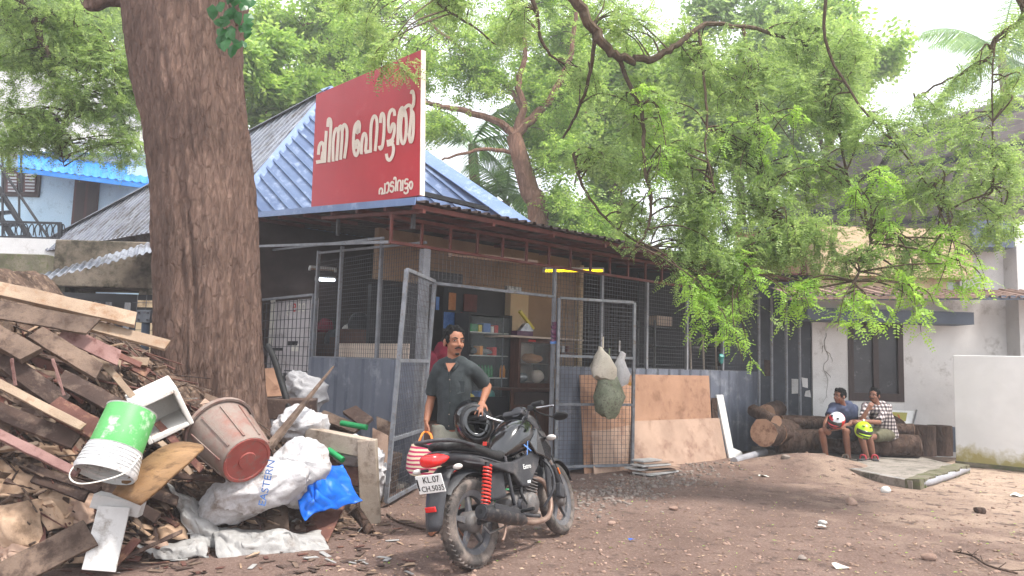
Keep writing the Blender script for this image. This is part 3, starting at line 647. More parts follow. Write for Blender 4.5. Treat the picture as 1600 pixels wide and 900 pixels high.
# mossy boundary wall and the concrete corner tank in front of it
bw = MB(); p0, p1 = P(-200, 470, 14.5), P(75, 398, 14.5); bw.box(((p0.x + p1.x) / 2, 14.6, p1.z / 2), (p1.x - p0.x, .25, p1.z)); bw.build('boundary_wall', 'mossy_concrete', label='dark mossy boundary wall below the pale blue house', cat='wall', bevel=.02)
ct = thing('concrete_tank', 'weathered concrete box on piers below the grey roof slope', 'tank', P(160, 470, 12.5))
cz_ = P(160, 376, 12.0).z
b = MB(); x0, x1 = P(84, 400, 12).x, P(262, 400, 12).x; zb = P(90, 428, 12).z - .2
b.box(((x0 + x1) / 2, 12.5, (cz_ + zb) / 2), (x1 - x0, 1.0, cz_ - zb)); b.build('tank_wall', 'old_concrete', ct, bevel=.02)
b = MB(); b.box((x0 + .05, 12.5, zb / 2), (.3, .9, zb)); b.build('pier', 'old_concrete', ct); b = MB(); b.box((x1 - .3, 12.5, zb / 2), (.3, .9, zb)); b.build('pier', 'old_concrete', ct)
# lean-to with tin sheet, dark inside
lt = thing('lean_to', 'tin sheeted lean-to with dark interior between planks and big tree', 'shed', P(140, 560, 10.5))
l0, l1, l2, l3 = P(37, 447, 9.6), P(262, 388, 11.3), P(262, 372, 12.2), P(60, 432, 11.0)
for i in range(4):
    t0, t1 = i / 4, (i + 1) / 4; b = MB(); n_ = 18
    for j in range(n_ + 1):
        t = lerp(t0, t1, j / n_ * 1.02); h = .03 * (1 if j % 4 in (1, 2) else 0); b.v += [l0.lerp(l1, t) + ZZ * (h + rnd.uniform(-.006, .006)), l3.lerp(l2, t) + ZZ * h]
    for j in range(n_): b.f.append((2 * j, 2 * j + 1, 2 * j + 3, 2 * j + 2)); b.m.append(0)
    b.build('tin_sheet', 'grey_sheet', lt, solid=.006)
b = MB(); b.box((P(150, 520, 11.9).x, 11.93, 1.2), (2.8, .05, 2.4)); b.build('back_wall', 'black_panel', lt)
for px in (148, 166, 196): p = P(px, 520, 10.9); b = MB(); b.box((p.x, p.y, 1.1), (.06, .06, 2.2)); b.build('pole', 'post_grey', lt)
p0 = P(197, 600, 10.6); p1 = P(262, 600, 10.6)
b = MB(); wires(b, V((p0.x, 10.6, .3)), V((1, 0, 0)), ZZ, p1.x - p0.x, 2.0, .13, .008); m_ = b.build('wire_mesh', 'wire', lt); m_['kind'] = 'stuff'
for zc, hh in ((1.62, .18), (1.38, .22), (1.98, .1)): b = MB(); b.box(((p0.x + p1.x) / 2, 10.75, zc + .2), (p1.x - p0.x, .03, hh)); b.build('hoarding_board', 'cream_plaster', lt)
sp = thing('steel_post', 'round steel post with bolted square plate beside the big trunk', 'post', G(226, 690))
pb = P(222, 690, 8.4); pt = P(228, 503, 8.4)
b = MB(); b.tube([(pb.x, 8.4, 0), (pt.x, 8.4, pt.z)], .045, 12); b.build('pipe', 'slate_paint', sp, smooth=True)
b = MB(); b.box((pt.x, 8.38, pt.z + .06), (.15, .1, .14)); b.build('plate', 'gate_grey', sp, bevel=.004)
for dx in (-.05, .05):
    for dz in (-.04, .04): b = MB(); b.box((pt.x + dx, 8.325, pt.z + .06 + dz), (.02, .012, .02)); b.build('bolt', 'wire', sp)
# ------------------------------------------------------------------ vegetation
def bark(name, c1, c2, c3, sc=1.0, bump=1.0):
    m, nt, b = nmat(name); N = nt.nodes; L = nt.links
    tc = N.new('ShaderNodeTexCoord'); mp = N.new('ShaderNodeMapping'); mp.inputs['Scale'].default_value = (sc * 5, sc * 5, sc * 1.3); L.new(tc.outputs['Object'], mp.inputs['Vector'])
    n1 = N.new('ShaderNodeTexNoise'); n1.inputs['Scale'].default_value = 1.6; n1.inputs['Detail'].default_value = 9; n1.inputs['Roughness'].default_value = .7; n1.inputs['Distortion'].default_value = .8; L.new(mp.outputs[0], n1.inputs['Vector'])
    vo = N.new('ShaderNodeTexVoronoi'); vo.feature = 'DISTANCE_TO_EDGE'; vo.inputs['Scale'].default_value = 2.4
    ad = N.new('ShaderNodeMix'); ad.data_type = 'VECTOR'; ad.inputs[0].default_value = .35; L.new(mp.outputs[0], ad.inputs['A']); L.new(n1.outputs['Color'], ad.inputs['B']); L.new(ad.outputs['Result'], vo.inputs['Vector'])
    cr = N.new('ShaderNodeValToRGB'); e = cr.color_ramp.elements; e[0].position = .3; e[0].color = lin(c1); e[1].position = .72; e[1].color = lin(c3); q = e.new(.52); q.color = lin(c2); L.new(n1.outputs['Fac'], cr.inputs['Fac'])
    n2 = N.new('ShaderNodeTexNoise'); n2.inputs['Scale'].default_value = 1.1; n2.inputs['Detail'].default_value = 3; L.new(tc.outputs['Object'], n2.inputs['Vector'])
    hs = N.new('ShaderNodeHueSaturation'); mr = N.new('ShaderNodeMapRange'); mr.inputs['From Min'].default_value = .3; mr.inputs['From Max'].default_value = .7; mr.inputs['To Min'].default_value = .72; mr.inputs['To Max'].default_value = 1.2
    L.new(n2.outputs['Fac'], mr.inputs[0]); L.new(mr.outputs[0], hs.inputs['Value']); L.new(cr.outputs['Color'], hs.inputs['Color']); L.new(hs.outputs['Color'], b.inputs['Base Color'])
    b.inputs['Roughness'].default_value = .92; b.inputs['Specular IOR Level'].default_value = .2
    mm = N.new('ShaderNodeMath'); mm.operation = 'MINIMUM'; mm.inputs[1].default_value = .12; L.new(vo.outputs['Distance'], mm.inputs[0])
    m3 = N.new('ShaderNodeMath'); m3.operation = 'MULTIPLY_ADD'; m3.inputs[1].default_value = 3.5; L.new(mm.outputs[0], m3.inputs[0]); L.new(n1.outputs['Fac'], m3.inputs[2])
    bp = N.new('ShaderNodeBump'); bp.inputs['Strength'].default_value = bump; bp.inputs['Distance'].default_value = .035; L.new(m3.outputs[0], bp.inputs['Height']); L.new(bp.outputs[0], b.inputs['Normal'])
bark('bark', (84, 66, 58), (112, 90, 80), (144, 120, 107), 2.4, .8); bark('bark_red', (92, 66, 54), (128, 96, 80), (160, 128, 110), 1.5, .6); bark('twig', (62, 52, 42), (88, 74, 60), (110, 94, 78), 2, .4)
bark('log_bark', (56, 43, 38), (82, 65, 57), (112, 93, 82), 1.6, 1.0)
leafmat('leaf_rain', (102, 126, 74), (136, 162, 94), (178, 198, 126), .5)
leafmat('leaf_tip', (128, 168, 70), (152, 190, 86), (176, 208, 108), .5)
leafmat('leaf_back', (94, 128, 60), (136, 168, 80), (188, 208, 120), .5)
leafmat('leaf_dark', (92, 120, 72), (126, 154, 92), (164, 188, 118), .5)
leafmat('leaf_palm', (80, 116, 62), (110, 146, 82), (150, 178, 112), .45)
leafmat('leaf_ivy', (24, 66, 30), (40, 92, 44), (64, 120, 60), .3, .35)
nr = np.random.RandomState(11)

def unit(a): return a / np.maximum(np.linalg.norm(a, axis=-1, keepdims=True), 1e-6)
def sprays(o, d, L_, K=11, lw=.013, ll=.04, droop=.25, fold=.15):
    "pinnate leaves: o origins, d directions, L_ lengths -> verts, quads"
    o = np.asarray(o, float); d = unit(np.asarray(d, float)); n = len(o); L_ = np.asarray(L_, float).reshape(n, 1)
    up = np.tile(np.array([0, 0, 1.0]), (n, 1)) + nr.normal(0, .45, (n, 3)); side = unit(np.cross(d, up)); nrm = unit(np.cross(side, d))
    V_ = []
    for j in range(K):
        t = (j + .6) / K; w = 1 - .45 * abs(t - .45) * 2 if K > 3 else 1
        base = o + d * L_ * t - np.array([0, 0, 1.0]) * (L_ * droop * t * t)
        for sgn in (-1, 1):
            lv = unit(side * sgn + d * .55 - nrm * fold + nr.normal(0, .16, (n, 3))) * (ll * w * nr.uniform(.75, 1.2, (n, 1)))
            wv = unit(np.cross(lv, nrm + nr.normal(0, .25, (n, 3)))) * (lw * w)
            V_.append(np.stack([base, base + lv * .5 + wv, base + lv, base + lv * .5 - wv], 1))
    V_ = np.stack(V_, 1).reshape(-1, 3)
    return V_, np.arange(len(V_)).reshape(-1, 4)

def tree_limbs(tree, name, limbs, matn, seg=7, jitter=.03):
    for pts, r0, r1 in limbs:
        ps = smoothpts(pts, 5); ps = [p + V((rnd.uniform(-1, 1), rnd.uniform(-1, 1), rnd.uniform(-1, 1))) * min(jitter, r0 * .35) if 0 < i < len(ps) - 1 else p for i, p in enumerate(ps)]
        b = MB(); b.tube(ps, [lerp(r0, r1, i / (len(ps) - 1)) for i in range(len(ps))], seg); b.build(name, matn, tree, smooth=True)

def crown(tree, limbs, clumps, leaf, K=11, lw=.013, ll=.04, Ls=(.14, .24), twig_m='twig', per=14, droop=.25, hang=.35, name='crown', fold=.15, fill=0.0, flat=1.0):
    "clumps: (centre, (rx,ry,rz), twigs); twigs grow from the closest limb into the clump and carry leaves"
    lp = [];
    for pts, r0, r1 in limbs: lp += smoothpts(pts, 6)
    lpa = np.array([tuple(p) for p in lp]); tw = MB(); O_ = []; D_ = []
    for c, r, nt_ in clumps:
        c = np.array(c); r = np.array(r)
        for _ in range(nt_):
            u = nr.normal(0, 1, 3); u = u / np.linalg.norm(u) * nr.uniform(.25, 1) ** .6; e = c + u * r
            mid = c + nr.normal(0, .25, 3) * r
            dd = np.linalg.norm(lpa - mid, axis=1); st_ = lpa[nr.choice(np.argsort(dd)[:5])]
            if np.linalg.norm(st_ - mid) > 2.2: st_ = mid + (st_ - mid) * (2.2 / np.linalg.norm(st_ - mid))
            k1 = st_ * .45 + mid * .55 + np.array([0, 0, .12]); pts = smoothpts([st_, k1, mid * .4 + e * .6 + np.array([0, 0, .08]), e - np.array([0, 0, hang * nr.uniform(.2, 1)])], 4)
            tw.tube(pts, [lerp(.012, .003, i / (len(pts) - 1)) for i in range(len(pts))], 4, cap=False)
            pa = np.array([tuple(p) for p in pts])
            for q in range(per):
                t = nr.uniform(.35, 1) ** .8 * (len(pa) - 1.001); i = int(t); p = pa[i] + (pa[i + 1] - pa[i]) * (t - i); td = pa[min(i + 1, len(pa) - 1)] - pa[i]; td = td / (np.linalg.norm(td) + 1e-6)
                rv = nr.normal(0, 1, 3); dv = td * .5 + rv * .7; dv[2] = dv[2] * flat - hang * .5
                O_.append(p); D_.append(dv)
            nf = int(per * fill)
            for q in range(nf):
                O_.append(e + nr.normal(0, .3, 3) * r); D_.append(nr.normal(0, 1, 3) - np.array([0, 0, hang]))
    if tw.v: t_ = tw.build('twigs', twig_m, tree); t_['kind'] = 'stuff'
    v_, q_ = sprays(O_, D_, nr.uniform(Ls[0], Ls[1], len(O_)), K, lw, ll, droop, fold)
    o = npmesh(name, v_, q_, leaf, tree); o['kind'] = 'stuff'
    return len(q_)

# --- the big tree with its trunk before the eatery
TY = 7.75
big = thing('rain_tree', 'big fissured tree trunk in front of the eatery, its feathery boughs overhead', 'tree', (P(325, 640, TY).x, TY, 0))
prof = [(700, 232, 425), (640, 238, 413), (560, 240, 407), (480, 243, 404), (400, 243, 402), (330, 240, 398), (260, 233, 393), (190, 224, 387), (130, 212, 382), (60, 203, 380), (0, 196, 388), (-60, 188, 398), (-140, 176, 412), (-240, 168, 420)]
b = MB(); SEG = 170; rows = []
prof2 = []
for i in range(len(prof) - 1):
    for k in range(16):
        t = k / 16; prof2.append(tuple(lerp(prof[i][j], prof[i + 1][j], t) for j in range(3)))
prof2.append(prof[-1])
for (py, xl_, xr_) in prof2:
    c0 = P((xl_ + xr_) / 2, py, TY); rr = (P(xr_, py, TY).x - P(xl_, py, TY).x) / 2
    row = []
    for k in range(SEG):
        th = 2 * math.pi * k / SEG; z = c0.z
        fl_ = .05 * mnoise.noise(V((math.cos(th) * 2.2, math.sin(th) * 2.2, z * .28))) + .032 * mnoise.noise(V((math.cos(th) * 6, math.sin(th) * 6, z * .8))) + .022 * mnoise.noise(V((math.cos(th) * 14, math.sin(th) * 14, z * 2.5))) - .045 * max(0, math.cos(th + .75)) ** 60 - .02 * (1 - min(1, abs(mnoise.noise(V((math.cos(th) * 7, math.sin(th) * 7, z * .55 + 3)))) * 4)) - .012 * (1 - min(1, abs(mnoise.noise(V((math.cos(th) * 19, math.sin(th) * 19, z * 3.2 + 7)))) * 3)) + .012 * mnoise.noise(V((math.cos(th) * 30, math.sin(th) * 30, z * 9)))
        flare = .22 * max(0, 1 - z / .8) ** 2 * (1 + .4 * math.sin(th * 5))
        r_ = rr * .97 + fl_ + flare; row.append(V((c0.x + r_ * math.cos(th), TY + r_ * .95 * math.sin(th), z)))
    rows.append(row)
b.v += [p for row in rows for p in row]; nrw = len(rows)
for i in range(nrw - 1):
    for k in range(SEG): b.f.append((i * SEG + k, i * SEG + (k + 1) % SEG, (i + 1) * SEG + (k + 1) % SEG, (i + 1) * SEG + k)); b.m.append(0)
zmin = min(p.z for p in rows[0]); b.v += [V((p.x, p.y, -.15)) for p in rows[0]]; o0 = nrw * SEG
for k in range(SEG): b.f.append((o0 + k, o0 + (k + 1) % SEG, (k + 1) % SEG, k)); b.m.append(0)
b.build('trunk', 'bark', big, smooth=1)
TT = P(300, -200, TY)      # fork, above the picture
def Q(*a): return [P(x, y, Y) for x, y, Y in a]
limbs = [
    ([TT] + Q((480, -330, 7.6), (720, -240, 7.8), (880, -20, 8.0), (915, 25, 8.1), (942, 68, 8.2), (972, 91, 8.3), (1010, 93, 8.4), (1052, 74, 8.5), (1092, 44, 8.7), (1160, 40, 9.0), (1260, 70, 9.4)), .085, .02),
    ([TT] + Q((240, -420, 8.2), (120, -330, 8.8), (40, -40, 9.4), (55, 30, 9.5), (76, 88, 9.6)), .2, .02),
    ([TT] + Q((600, -520, 6.8), (1000, -430, 6.5), (1350, -250, 7.0), (1560, -40, 7.6), (1640, 60, 8.2)), .09, .02),
    (Q((885, -15, 8.0), (925, 40, 8.3), (922, 110, 8.6), (905, 170, 9.0), (880, 215, 9.4)), .034, .014),
    (Q((965, 88, 8.3), (978, 120, 8.4), (1003, 175, 8.5), (1006, 250, 8.5), (1018, 320, 8.5), (1008, 365, 8.5), (992, 384, 8.5)), .03, .012),
    (Q((1092, 50, 8.7), (1098, 110, 8.6), (1105, 190, 8.5), (1102, 230, 8.4), (1118, 300, 8.3)), .02, .008),
    (Q((896, 240, 9.2), (910, 290, 9.2), (945, 340, 9.1), (990, 375, 8.9), (1030, 400, 8.8)), .022, .009),
    (Q((720, -240, 7.8), (826, -20, 8.6), (842, 50, 8.8), (860, 85, 8.9), (884, 103, 9.0)), .036, .012),
    (Q((600, -200, 7.8), (660, -40, 9), (690, 10, 9.2), (735, 38, 9.4), (775, 70, 9.6)), .03, .01),
    (Q((1560, -40, 7.6), (1600, 20, 7.9), (1555, 60, 8.2), (1540, 95, 8.4), (1470, 130, 8.8), (1430, 155, 9.1)), .03, .01),
    (Q((1555, 60, 8.2), (1550, 130, 8.2), (1552, 220, 8.1), (1550, 300, 8.0)), .012, .005),
    (Q((1260, 70, 9.4), (1290, 120, 9.2), (1310, 200, 9.0), (1330, 300, 8.6), (1360, 380, 8.2), (1320, 460, 8.0)), .025, .006),
    (Q((1350, -250, 7.0), (1300, -60, 8), (1290, 60, 8.4), (1340, 160, 8.4), (1420, 250, 8.2), (1480, 330, 8.0)), .026, .006),
    (Q((1160, 40, 9.0), (1180, 150, 9), (1190, 260, 8.9), (1200, 340, 8.7), (1160, 430, 8.5)), .025, .006),
    (Q((40, -40, 9.4), (100, -40, 9.8), (108, 60, 10), (120, 120, 10.2), (96, 200, 10.2), (100, 260, 10.2)), .03, .006),
    (Q((-60, 20, 9.5), (0, 40, 9.6), (22, 56, 9.6), (52, 62, 9.7)), .03, .012),
]
tree_limbs(big, 'limb', limbs, 'twig')
b = MB(); b.tube(smoothpts(Q((215, 5, 7.7), (170, 0, 7.6), (148, 8, 7.5), (136, 5, 7.4)), 3), [.07] * 9 + [.05], 9); b.build('broken_stub', 'bark', big, smooth=True)
def cl(x, y, Y, rx, ry, nt_, dy=.6):
    k = Y / FPX; return (P(x, y, Y), (rx * k, dy, ry * k), nt_)
clumps = [cl(*a) for a in [
    (20, 30, 9.6, 70, 50, 16), (110, 40, 9.8, 70, 50, 16), (60, 110, 9.8, 90, 45, 20), (170, 90, 10, 60, 60, 16), (30, 180, 10, 60, 40, 12), (130, 170, 10.2, 70, 40, 14), (60, 225, 10.2, 70, 22, 7), (200, 175, 10.4, 40, 50, 10), (215, 235, 10.4, 26, 24, 4), (30, 235, 10.2, 60, 30, 5), (150, 235, 10.3, 60, 26, 5), (100, 205, 10.2, 80, 30, 7), (190, 130, 10.3, 40, 50, 6),
    (960, 40, 8.6, 70, 45, 11), (900, 130, 9.2, 60, 60, 8), (990, 170, 8.8, 70, 60, 11), (1080, 90, 8.9, 80, 60, 14), (930, 260, 9.3, 60, 50, 8), (1040, 260, 8.7, 80, 55, 13), (1000, 340, 8.9, 60, 40, 7),
    (1160, 130, 9.0, 80, 70, 18), (1150, 240, 8.9, 80, 60, 18), (1100, 330, 8.7, 80, 45, 16), (1080, 400, 8.6, 55, 40, 10), (1120, 455, 8.5, 55, 40, 11), (1180, 400, 8.5, 60, 40, 11), (1190, 320, 8.8, 60, 45, 11),
    (1250, 60, 9.3, 70, 55, 15), (1280, 170, 9.0, 75, 65, 19), (1270, 280, 8.8, 75, 60, 13), (1250, 370, 8.4, 70, 40, 13), (1330, 100, 8.9, 55, 60, 11), (1370, 220, 8.5, 60, 60, 9), (1380, 320, 8.3, 60, 45, 6), (1330, 420, 8.1, 70, 35, 6), (1430, 400, 8.0, 60, 30, 5),
    (1440, 180, 8.8, 60, 36, 5), (1520, 110, 8.4, 60, 30, 3), (1470, 290, 8.1, 60, 45, 6), (1550, 250, 8.0, 50, 60, 6), (1570, 340, 7.9, 50, 30, 4), (1590, 150, 8.1, 30, 50, 4), (1520, 350, 8.0, 40, 25, 3), (1510, 210, 8.2, 60, 50, 4), (1570, 280, 8.0, 40, 60, 3), (1480, 380, 8.0, 60, 40, 2), (1590, 60, 8.0, 30, 40, 3),
    (700, 10, 9.2, 60, 28, 7), (800, 30, 9.0, 60, 36, 6), (610, 85, 8.0, 55, 18, 3, .2), (560, 20, 9.0, 60, 20, 5)]]
n1 = crown(big, limbs, clumps, 'leaf_rain', K=9, lw=.0115, ll=.042, Ls=(.16, .27), per=25, fill=.55, hang=.14, flat=.55)
tips = [cl(*a) for a in [(1170, 419, 8.2, 45, 20, 5, .4), (1090, 454, 8.2, 40, 26, 5, .4), (1130, 514, 8.2, 54, 28, 6, .4), (1250, 464, 8.1, 56, 28, 7, .4), (1340, 476, 8.0, 45, 15, 5, .4), (1430, 464, 7.9, 67, 20, 6, .4), (1500, 434, 7.8, 48, 23, 4, .4), (1400, 364, 8.0, 40, 26, 4, .4), (1490, 389, 7.8, 54, 18, 4, .4), (1360, 294, 8.2, 81, 52, 5, .4), (1210, 194, 8.6, 94, 104, 6, .4), (1050, 194, 8.4, 94, 104, 6, .4)]]
crown(big, limbs, tips, 'leaf_tip', K=8, lw=.014, ll=.05, Ls=(.16, .24), per=13, hang=.3, flat=.6, name='lime_leaf_sprays')  # lime of sun shining through bough-end leaves, put into their colour

# climber leaves on the trunk
iv = thing('climbing_plant', 'dark green broad-leaved climber clinging to the upper trunk', 'plant', P(365, 60, 7.1))
b = MB(); b.tube(smoothpts([P(350, -60, 7.15), P(356, 0, 7.12), P(370, 40, 7.1)], 4), .012, 6); b.build('stem', 'twig', iv)
for i in range(46):
    c = P(rnd.gauss(368, 17), rnd.uniform(-30, 66) + rnd.gauss(0, 4), 7.15 - rnd.uniform(0, .35)); ln = rnd.uniform(.11, .17); w_ = ln * .36
    d = V((rnd.gauss(.1, .4), -.35 + rnd.gauss(0, .3), -1)).normalized(); s_ = d.cross(V((rnd.gauss(0, .4), -1, .2))).normalized(); up_ = s_.cross(d)
    b = MB(); b.add([c, c + d * ln * .3 + s_ * w_, c + d * ln * .7 + s_ * w_ * .7, c + d * ln, c + d * ln * .7 - s_ * w_ * .7, c + d * ln * .3 - s_ * w_, c + d * ln * .5 + up_ * ln * .08], [(0, 1, 6), (1, 2, 6), (2, 3, 6), (3, 4, 6), (4, 5, 6), (5, 0, 6)]); b.build('leaf', 'leaf_ivy', iv)

# --- background trees
def tree(name, label, base, limbs_, clumps_, leaf, barkm='bark_red', group=None, **kw):
    t = thing(name, label, 'tree', base, group); tree_limbs(t, 'trunk' if False else 'limb', limbs_[1:], barkm)
    tree_limbs(t, 'trunk', limbs_[:1], barkm, 12, .0); crown(t, limbs_, clumps_, leaf, **kw); return t
K0 = dict(K=4, lw=.03, ll=.13, Ls=(.25, .4), per=26, fill=.5, hang=.2, droop=.1)
fb = P(842, 350, 18.5); fb = V((fb.x, 18.5, 0))
fl_ = [([fb] + Q((842, 350, 18.5), (828, 300, 18.5), (815, 255, 18.5), (803, 212, 18.5)), .3, .2),
       (Q((803, 212, 18.5), (790, 198, 18.5), (745, 178, 18.5), (700, 168, 18.5), (662, 160, 18.5)), .12, .05), (Q((803, 212, 18.5), (836, 180, 18.5), (862, 150, 18.5), (890, 90, 18.5), (900, 20, 18.5)), .14, .05),
       (Q((803, 212, 18.5), (818, 170, 18.5), (810, 130, 18.5), (822, 60, 18.5), (800, -30, 18.5)), .12, .04), (Q((800, 238, 18.5), (760, 234, 18.3), (720, 240, 18.1), (690, 250, 18.0)), .06, .025), (Q((815, 170, 18.5), (780, 120, 18.8), (700, 60, 19.1), (640, 0, 19.5)), .07, .03)]
tree('forked_tree', 'forked reddish trunk tree behind the blue roof', fb, fl_, [cl(*a, 1.2) for a in [(640, 110, 19.5, 60, 50, 16), (560, 60, 19.5, 60, 40, 16), (720, 90, 19.0, 60, 60, 18), (800, 60, 19.0, 60, 60, 18), (870, 60, 19.0, 60, 60, 18), (880, 160, 18.8, 60, 60, 16), (760, 130, 18.8, 50, 40, 10), (690, 200, 18.7, 40, 30, 6), (870, 250, 18.5, 50, 50, 12), (880, 320, 18.5, 50, 30, 10), (930, 340, 18.3, 60, 30, 10), (700, 20, 19.5, 80, 40, 14), (850, 10, 19.5, 80, 40, 14), (590, 130, 19.5, 60, 40, 10)]], 'leaf_back', **K0)
def bushy(name, label, px, py, Y, rx, ry, n, leaf, trunk_w=.2, group=None, **kw):
    k = Y / FPX; c = P(px, py, Y); base = V((c.x, Y, 0)); top = c + ZZ * ry * k * .4
    L_ = [([base, base.lerp(c, .5) + V((.2, 0, 0)), c], trunk_w, trunk_w * .6)]
    for i in range(6):
        a_ = i * 1.05; L_.append(([c.lerp(base, .25), c + V((math.cos(a_) * rx * k * .4, math.sin(a_) * .8, 0)), c + V((math.cos(a_) * rx * k * .8, math.sin(a_) * 1.5, math.sin(a_ * 2.3) * ry * k * .6))], trunk_w * .4, .03))
    C_ = []
    for i in range(n):
        u = V((rnd.gauss(0, .5), rnd.gauss(0, .5), rnd.gauss(0, .5)))
        if u.length > 1: u.normalize()
        C_.append((c + V((u.x * rx * k, u.y * 2, u.z * ry * k)), (rx * k * .28, .9, ry * k * .28), 7))
    d = dict(K0); d.update(kw); tree(name, label, base, L_, C_, leaf, group=group, **d)
far = dict(K=3, lw=.05, ll=.2, Ls=(.35, .55), per=22)
bushy('leafy_tree', 'bright leafy tree between big trunk and red sign', 440, 150, 21, 110, 75, 20, 'leaf_back', **far)
bushy('leafy_tree', 'leafy tree filling the top above the red sign', 540, 60, 24, 130, 70, 20, 'leaf_back', **far)
bushy('leafy_tree', 'dense tree far behind the middle of the canopy', 960, 180, 22, 140, 170, 34, 'leaf_back', **far)
bushy('leafy_tree', 'dense tree far behind hanging boughs, left of the tall shed', 1150, 160, 24, 150, 190, 34, 'leaf_dark', **far)
bushy('leafy_tree', 'tree above the pale blue house, at the picture edge', 90, 40, 25, 180, 110, 24, 'leaf_back', **far)
bushy('leafy_tree', 'lit tree standing just left of the tall shed roof', 1290, 130, 23, 90, 130, 20, 'leaf_back', **far)
low = dict(K=3, lw=.04, ll=.15, Ls=(.3, .45), per=24)
for px, lb in ((700, 'low bush behind the eatery, nearest the palm'), (860, 'low bush behind the eatery, below the forked tree'), (960, 'low bush showing through the kitchen mesh beside the cream column'), (1060, 'low bush showing through the kitchen mesh, far end'), (1180, 'low bush behind the rusty shed')):
    bushy('bush', lb, px, 480, 20 + (px % 7) * .3, 95, 120, 16, 'leaf_back', .08, group='bushes behind the eatery', **low)
# palms
def palm(label, base, top, nfr, flen, seed, r=.16, ang=None):
    rn = random.Random(seed); t = thing('coconut_palm', label, 'palm', base)
    b = MB(); b.tube(smoothpts([base, base.lerp(top, .5) + V((.15, 0, 0)), top], 5), [r * 1.2] + [r] * 9 + [r * .8], 10); b.build('trunk', 'bark_red', t, smooth=True)
    for i in range(nfr):
        a_ = (ang[i] if ang else i * 2.4 + rn.uniform(-.3, .3)); el = rn.uniform(-.2, 1.1); d = V((math.cos(a_) * math.cos(el), math.sin(a_) * math.cos(el), math.sin(el)))
        pts = [top]; p = top.copy(); n_ = 14
        for k in range(n_): d = (d + V((0, 0, -.09 - .03 * k / n_))).normalized(); p = p + d * flen / n_; pts.append(p.copy())
        f = MB(); f.tube(pts, [lerp(.03, .006, k / n_) for k in range(n_ + 1)], 5)
        f.mi = 0; sd = d.cross(ZZ).normalized()
        for k in range(40):
            u = .12 + .88 * k / 40; q = polyat(pts, u); dd = (polyat(pts, min(1, u + .03)) - polyat(pts, u - .03)).normalized(); sd = dd.cross(ZZ).normalized()
            ln = flen * .24 * math.sin(math.pi * (.15 + .8 * u)) + .1
            for sg in (-1, 1):
                lv = (sd * sg * .8 + dd * .45 + V((0, 0, -.55 + rn.uniform(-.2, .15)))).normalized(); wv = dd * .022
                f.add([q - wv, q + wv, q + lv * ln * .6 + wv * .8 - ZZ * .03, q + lv * ln - ZZ * .1, q + lv * ln * .6 - wv * .8 - ZZ * .03], [(0, 1, 2, 4), (4, 2, 3)])
        f.build('frond', 'leaf_palm', t)
pt = P(738, 225, 21.5); palm('coconut palm with arching fronds right of the red sign, behind the roof', V((pt.x + .4, 21.5, 0)), pt, 13, 2.7, 3)
pt = P(790, 315, 22); palm('low coconut palm behind the forked trunk', V((pt.x, 22, 0)), pt, 12, 2.6, 9)
pt = P(1565, 90, 26); palm('distant coconut palm above the tall shed roof', V((pt.x + .5, 26, 0)), pt, 20, 3.2, 5)
# ------------------------------------------------------------------ the red sign board on the side of the eatery roof
mat('sign_red', (184, 30, 46), (194, 36, 52), 1.2, .4, .0, c3=(198, 84, 90), c3amt=.06, c3scale=1.2, spec=.3)
mat('sign_cream', (232, 216, 200), (240, 226, 212), 6, .6)
SO = FO + FA * -.42; SNRM = FA
def SG(x, y): return PL(x, y, SO, SNRM)
sg = thing('sign_board', 'tilted red sign board with cream Malayalam lettering above the canopy', 'sign', SG(570, 330))
c = [SG(486, 330), SG(655.5, 305), SG(657.5, 78), SG(494, 148)]
b = MB(); b.prism(c, FA * .06); b.build('board', 'sign_red', sg)
e0_, e1_ = c[1] + FA * .0 - FN * .002, c[2] - FN * .002
b = MB(); b.prism([e0_, e1_, e1_ - FN * .012, e0_ - FN * .012], FA * .062); b.build('board_edge', 'sign_cream', sg)
for x, yb in ((637, 309), (520, 326)):
    b = MB(); p = SG(x, yb) + FA * .09; b.bar(p - ZZ * .35, p + ZZ * 1.2, .04, .04, up=FA); b.build('support_leg', 'wire', sg)
p = SG(649, 300); b = MB(); b.bar(p + FA * .08, p + FA * 1.0 - FN * .1 - ZZ * .05, .05, .05); b.build('stay', 'black_iron', sg)
# letters are drawn as broad pen strokes in the plane of the board. (x, y) below are read off the picture
def ribbon(mb, pts, w0, w1=None, off=.006):
    "flat stroke of given width in pixel units of the board, thickness pushed out of the board"
    ps = smoothpts([V((x, y, 0)) for x, y in pts], 5); n = len(ps); Ls, Rs = [], []
    for i, p in enumerate(ps):
        t = (ps[min(i + 1, n - 1)] - ps[max(i - 1, 0)]); t = t.normalized() if t.length > 1e-6 else V((1, 0, 0)); w = lerp(w0, w1 or w0, i / (n - 1)) / 2
        # the board is seen foreshortened, so upright strokes look narrower than level ones
        nx_, ny_ = -t.y * w, t.x * w * 1.25
        Ls.append(SG(p.x + nx_, p.y + ny_) - FA * off); Rs.append(SG(p.x - nx_, p.y - ny_) - FA * off)
    o = len(mb.v); mb.v += Ls + Rs
    for i in range(n - 1): mb.f.append((o + i, o + i + 1, o + n + i + 1, o + n + i)); mb.m.append(0)
def Z1(pts): return [(485 + x / 6.4286, 130 + y / 6.4286) for x, y in pts]       # first line, measured on an enlargement
def Z2(pts): return [(580 + x / 18, 265 + y / 18) for x, y in pts]
CA = [[(85, 720), (92, 640), (112, 600), (132, 615), (136, 690), (132, 760)], [(62, 795), (110, 788), (160, 782)], [(150, 790), (156, 640), (166, 480)], [(132, 690), (120, 770)]]
II = [[(178, 440), (184, 372), (198, 362), (210, 390), (208, 480), (198, 640), (190, 795)]]
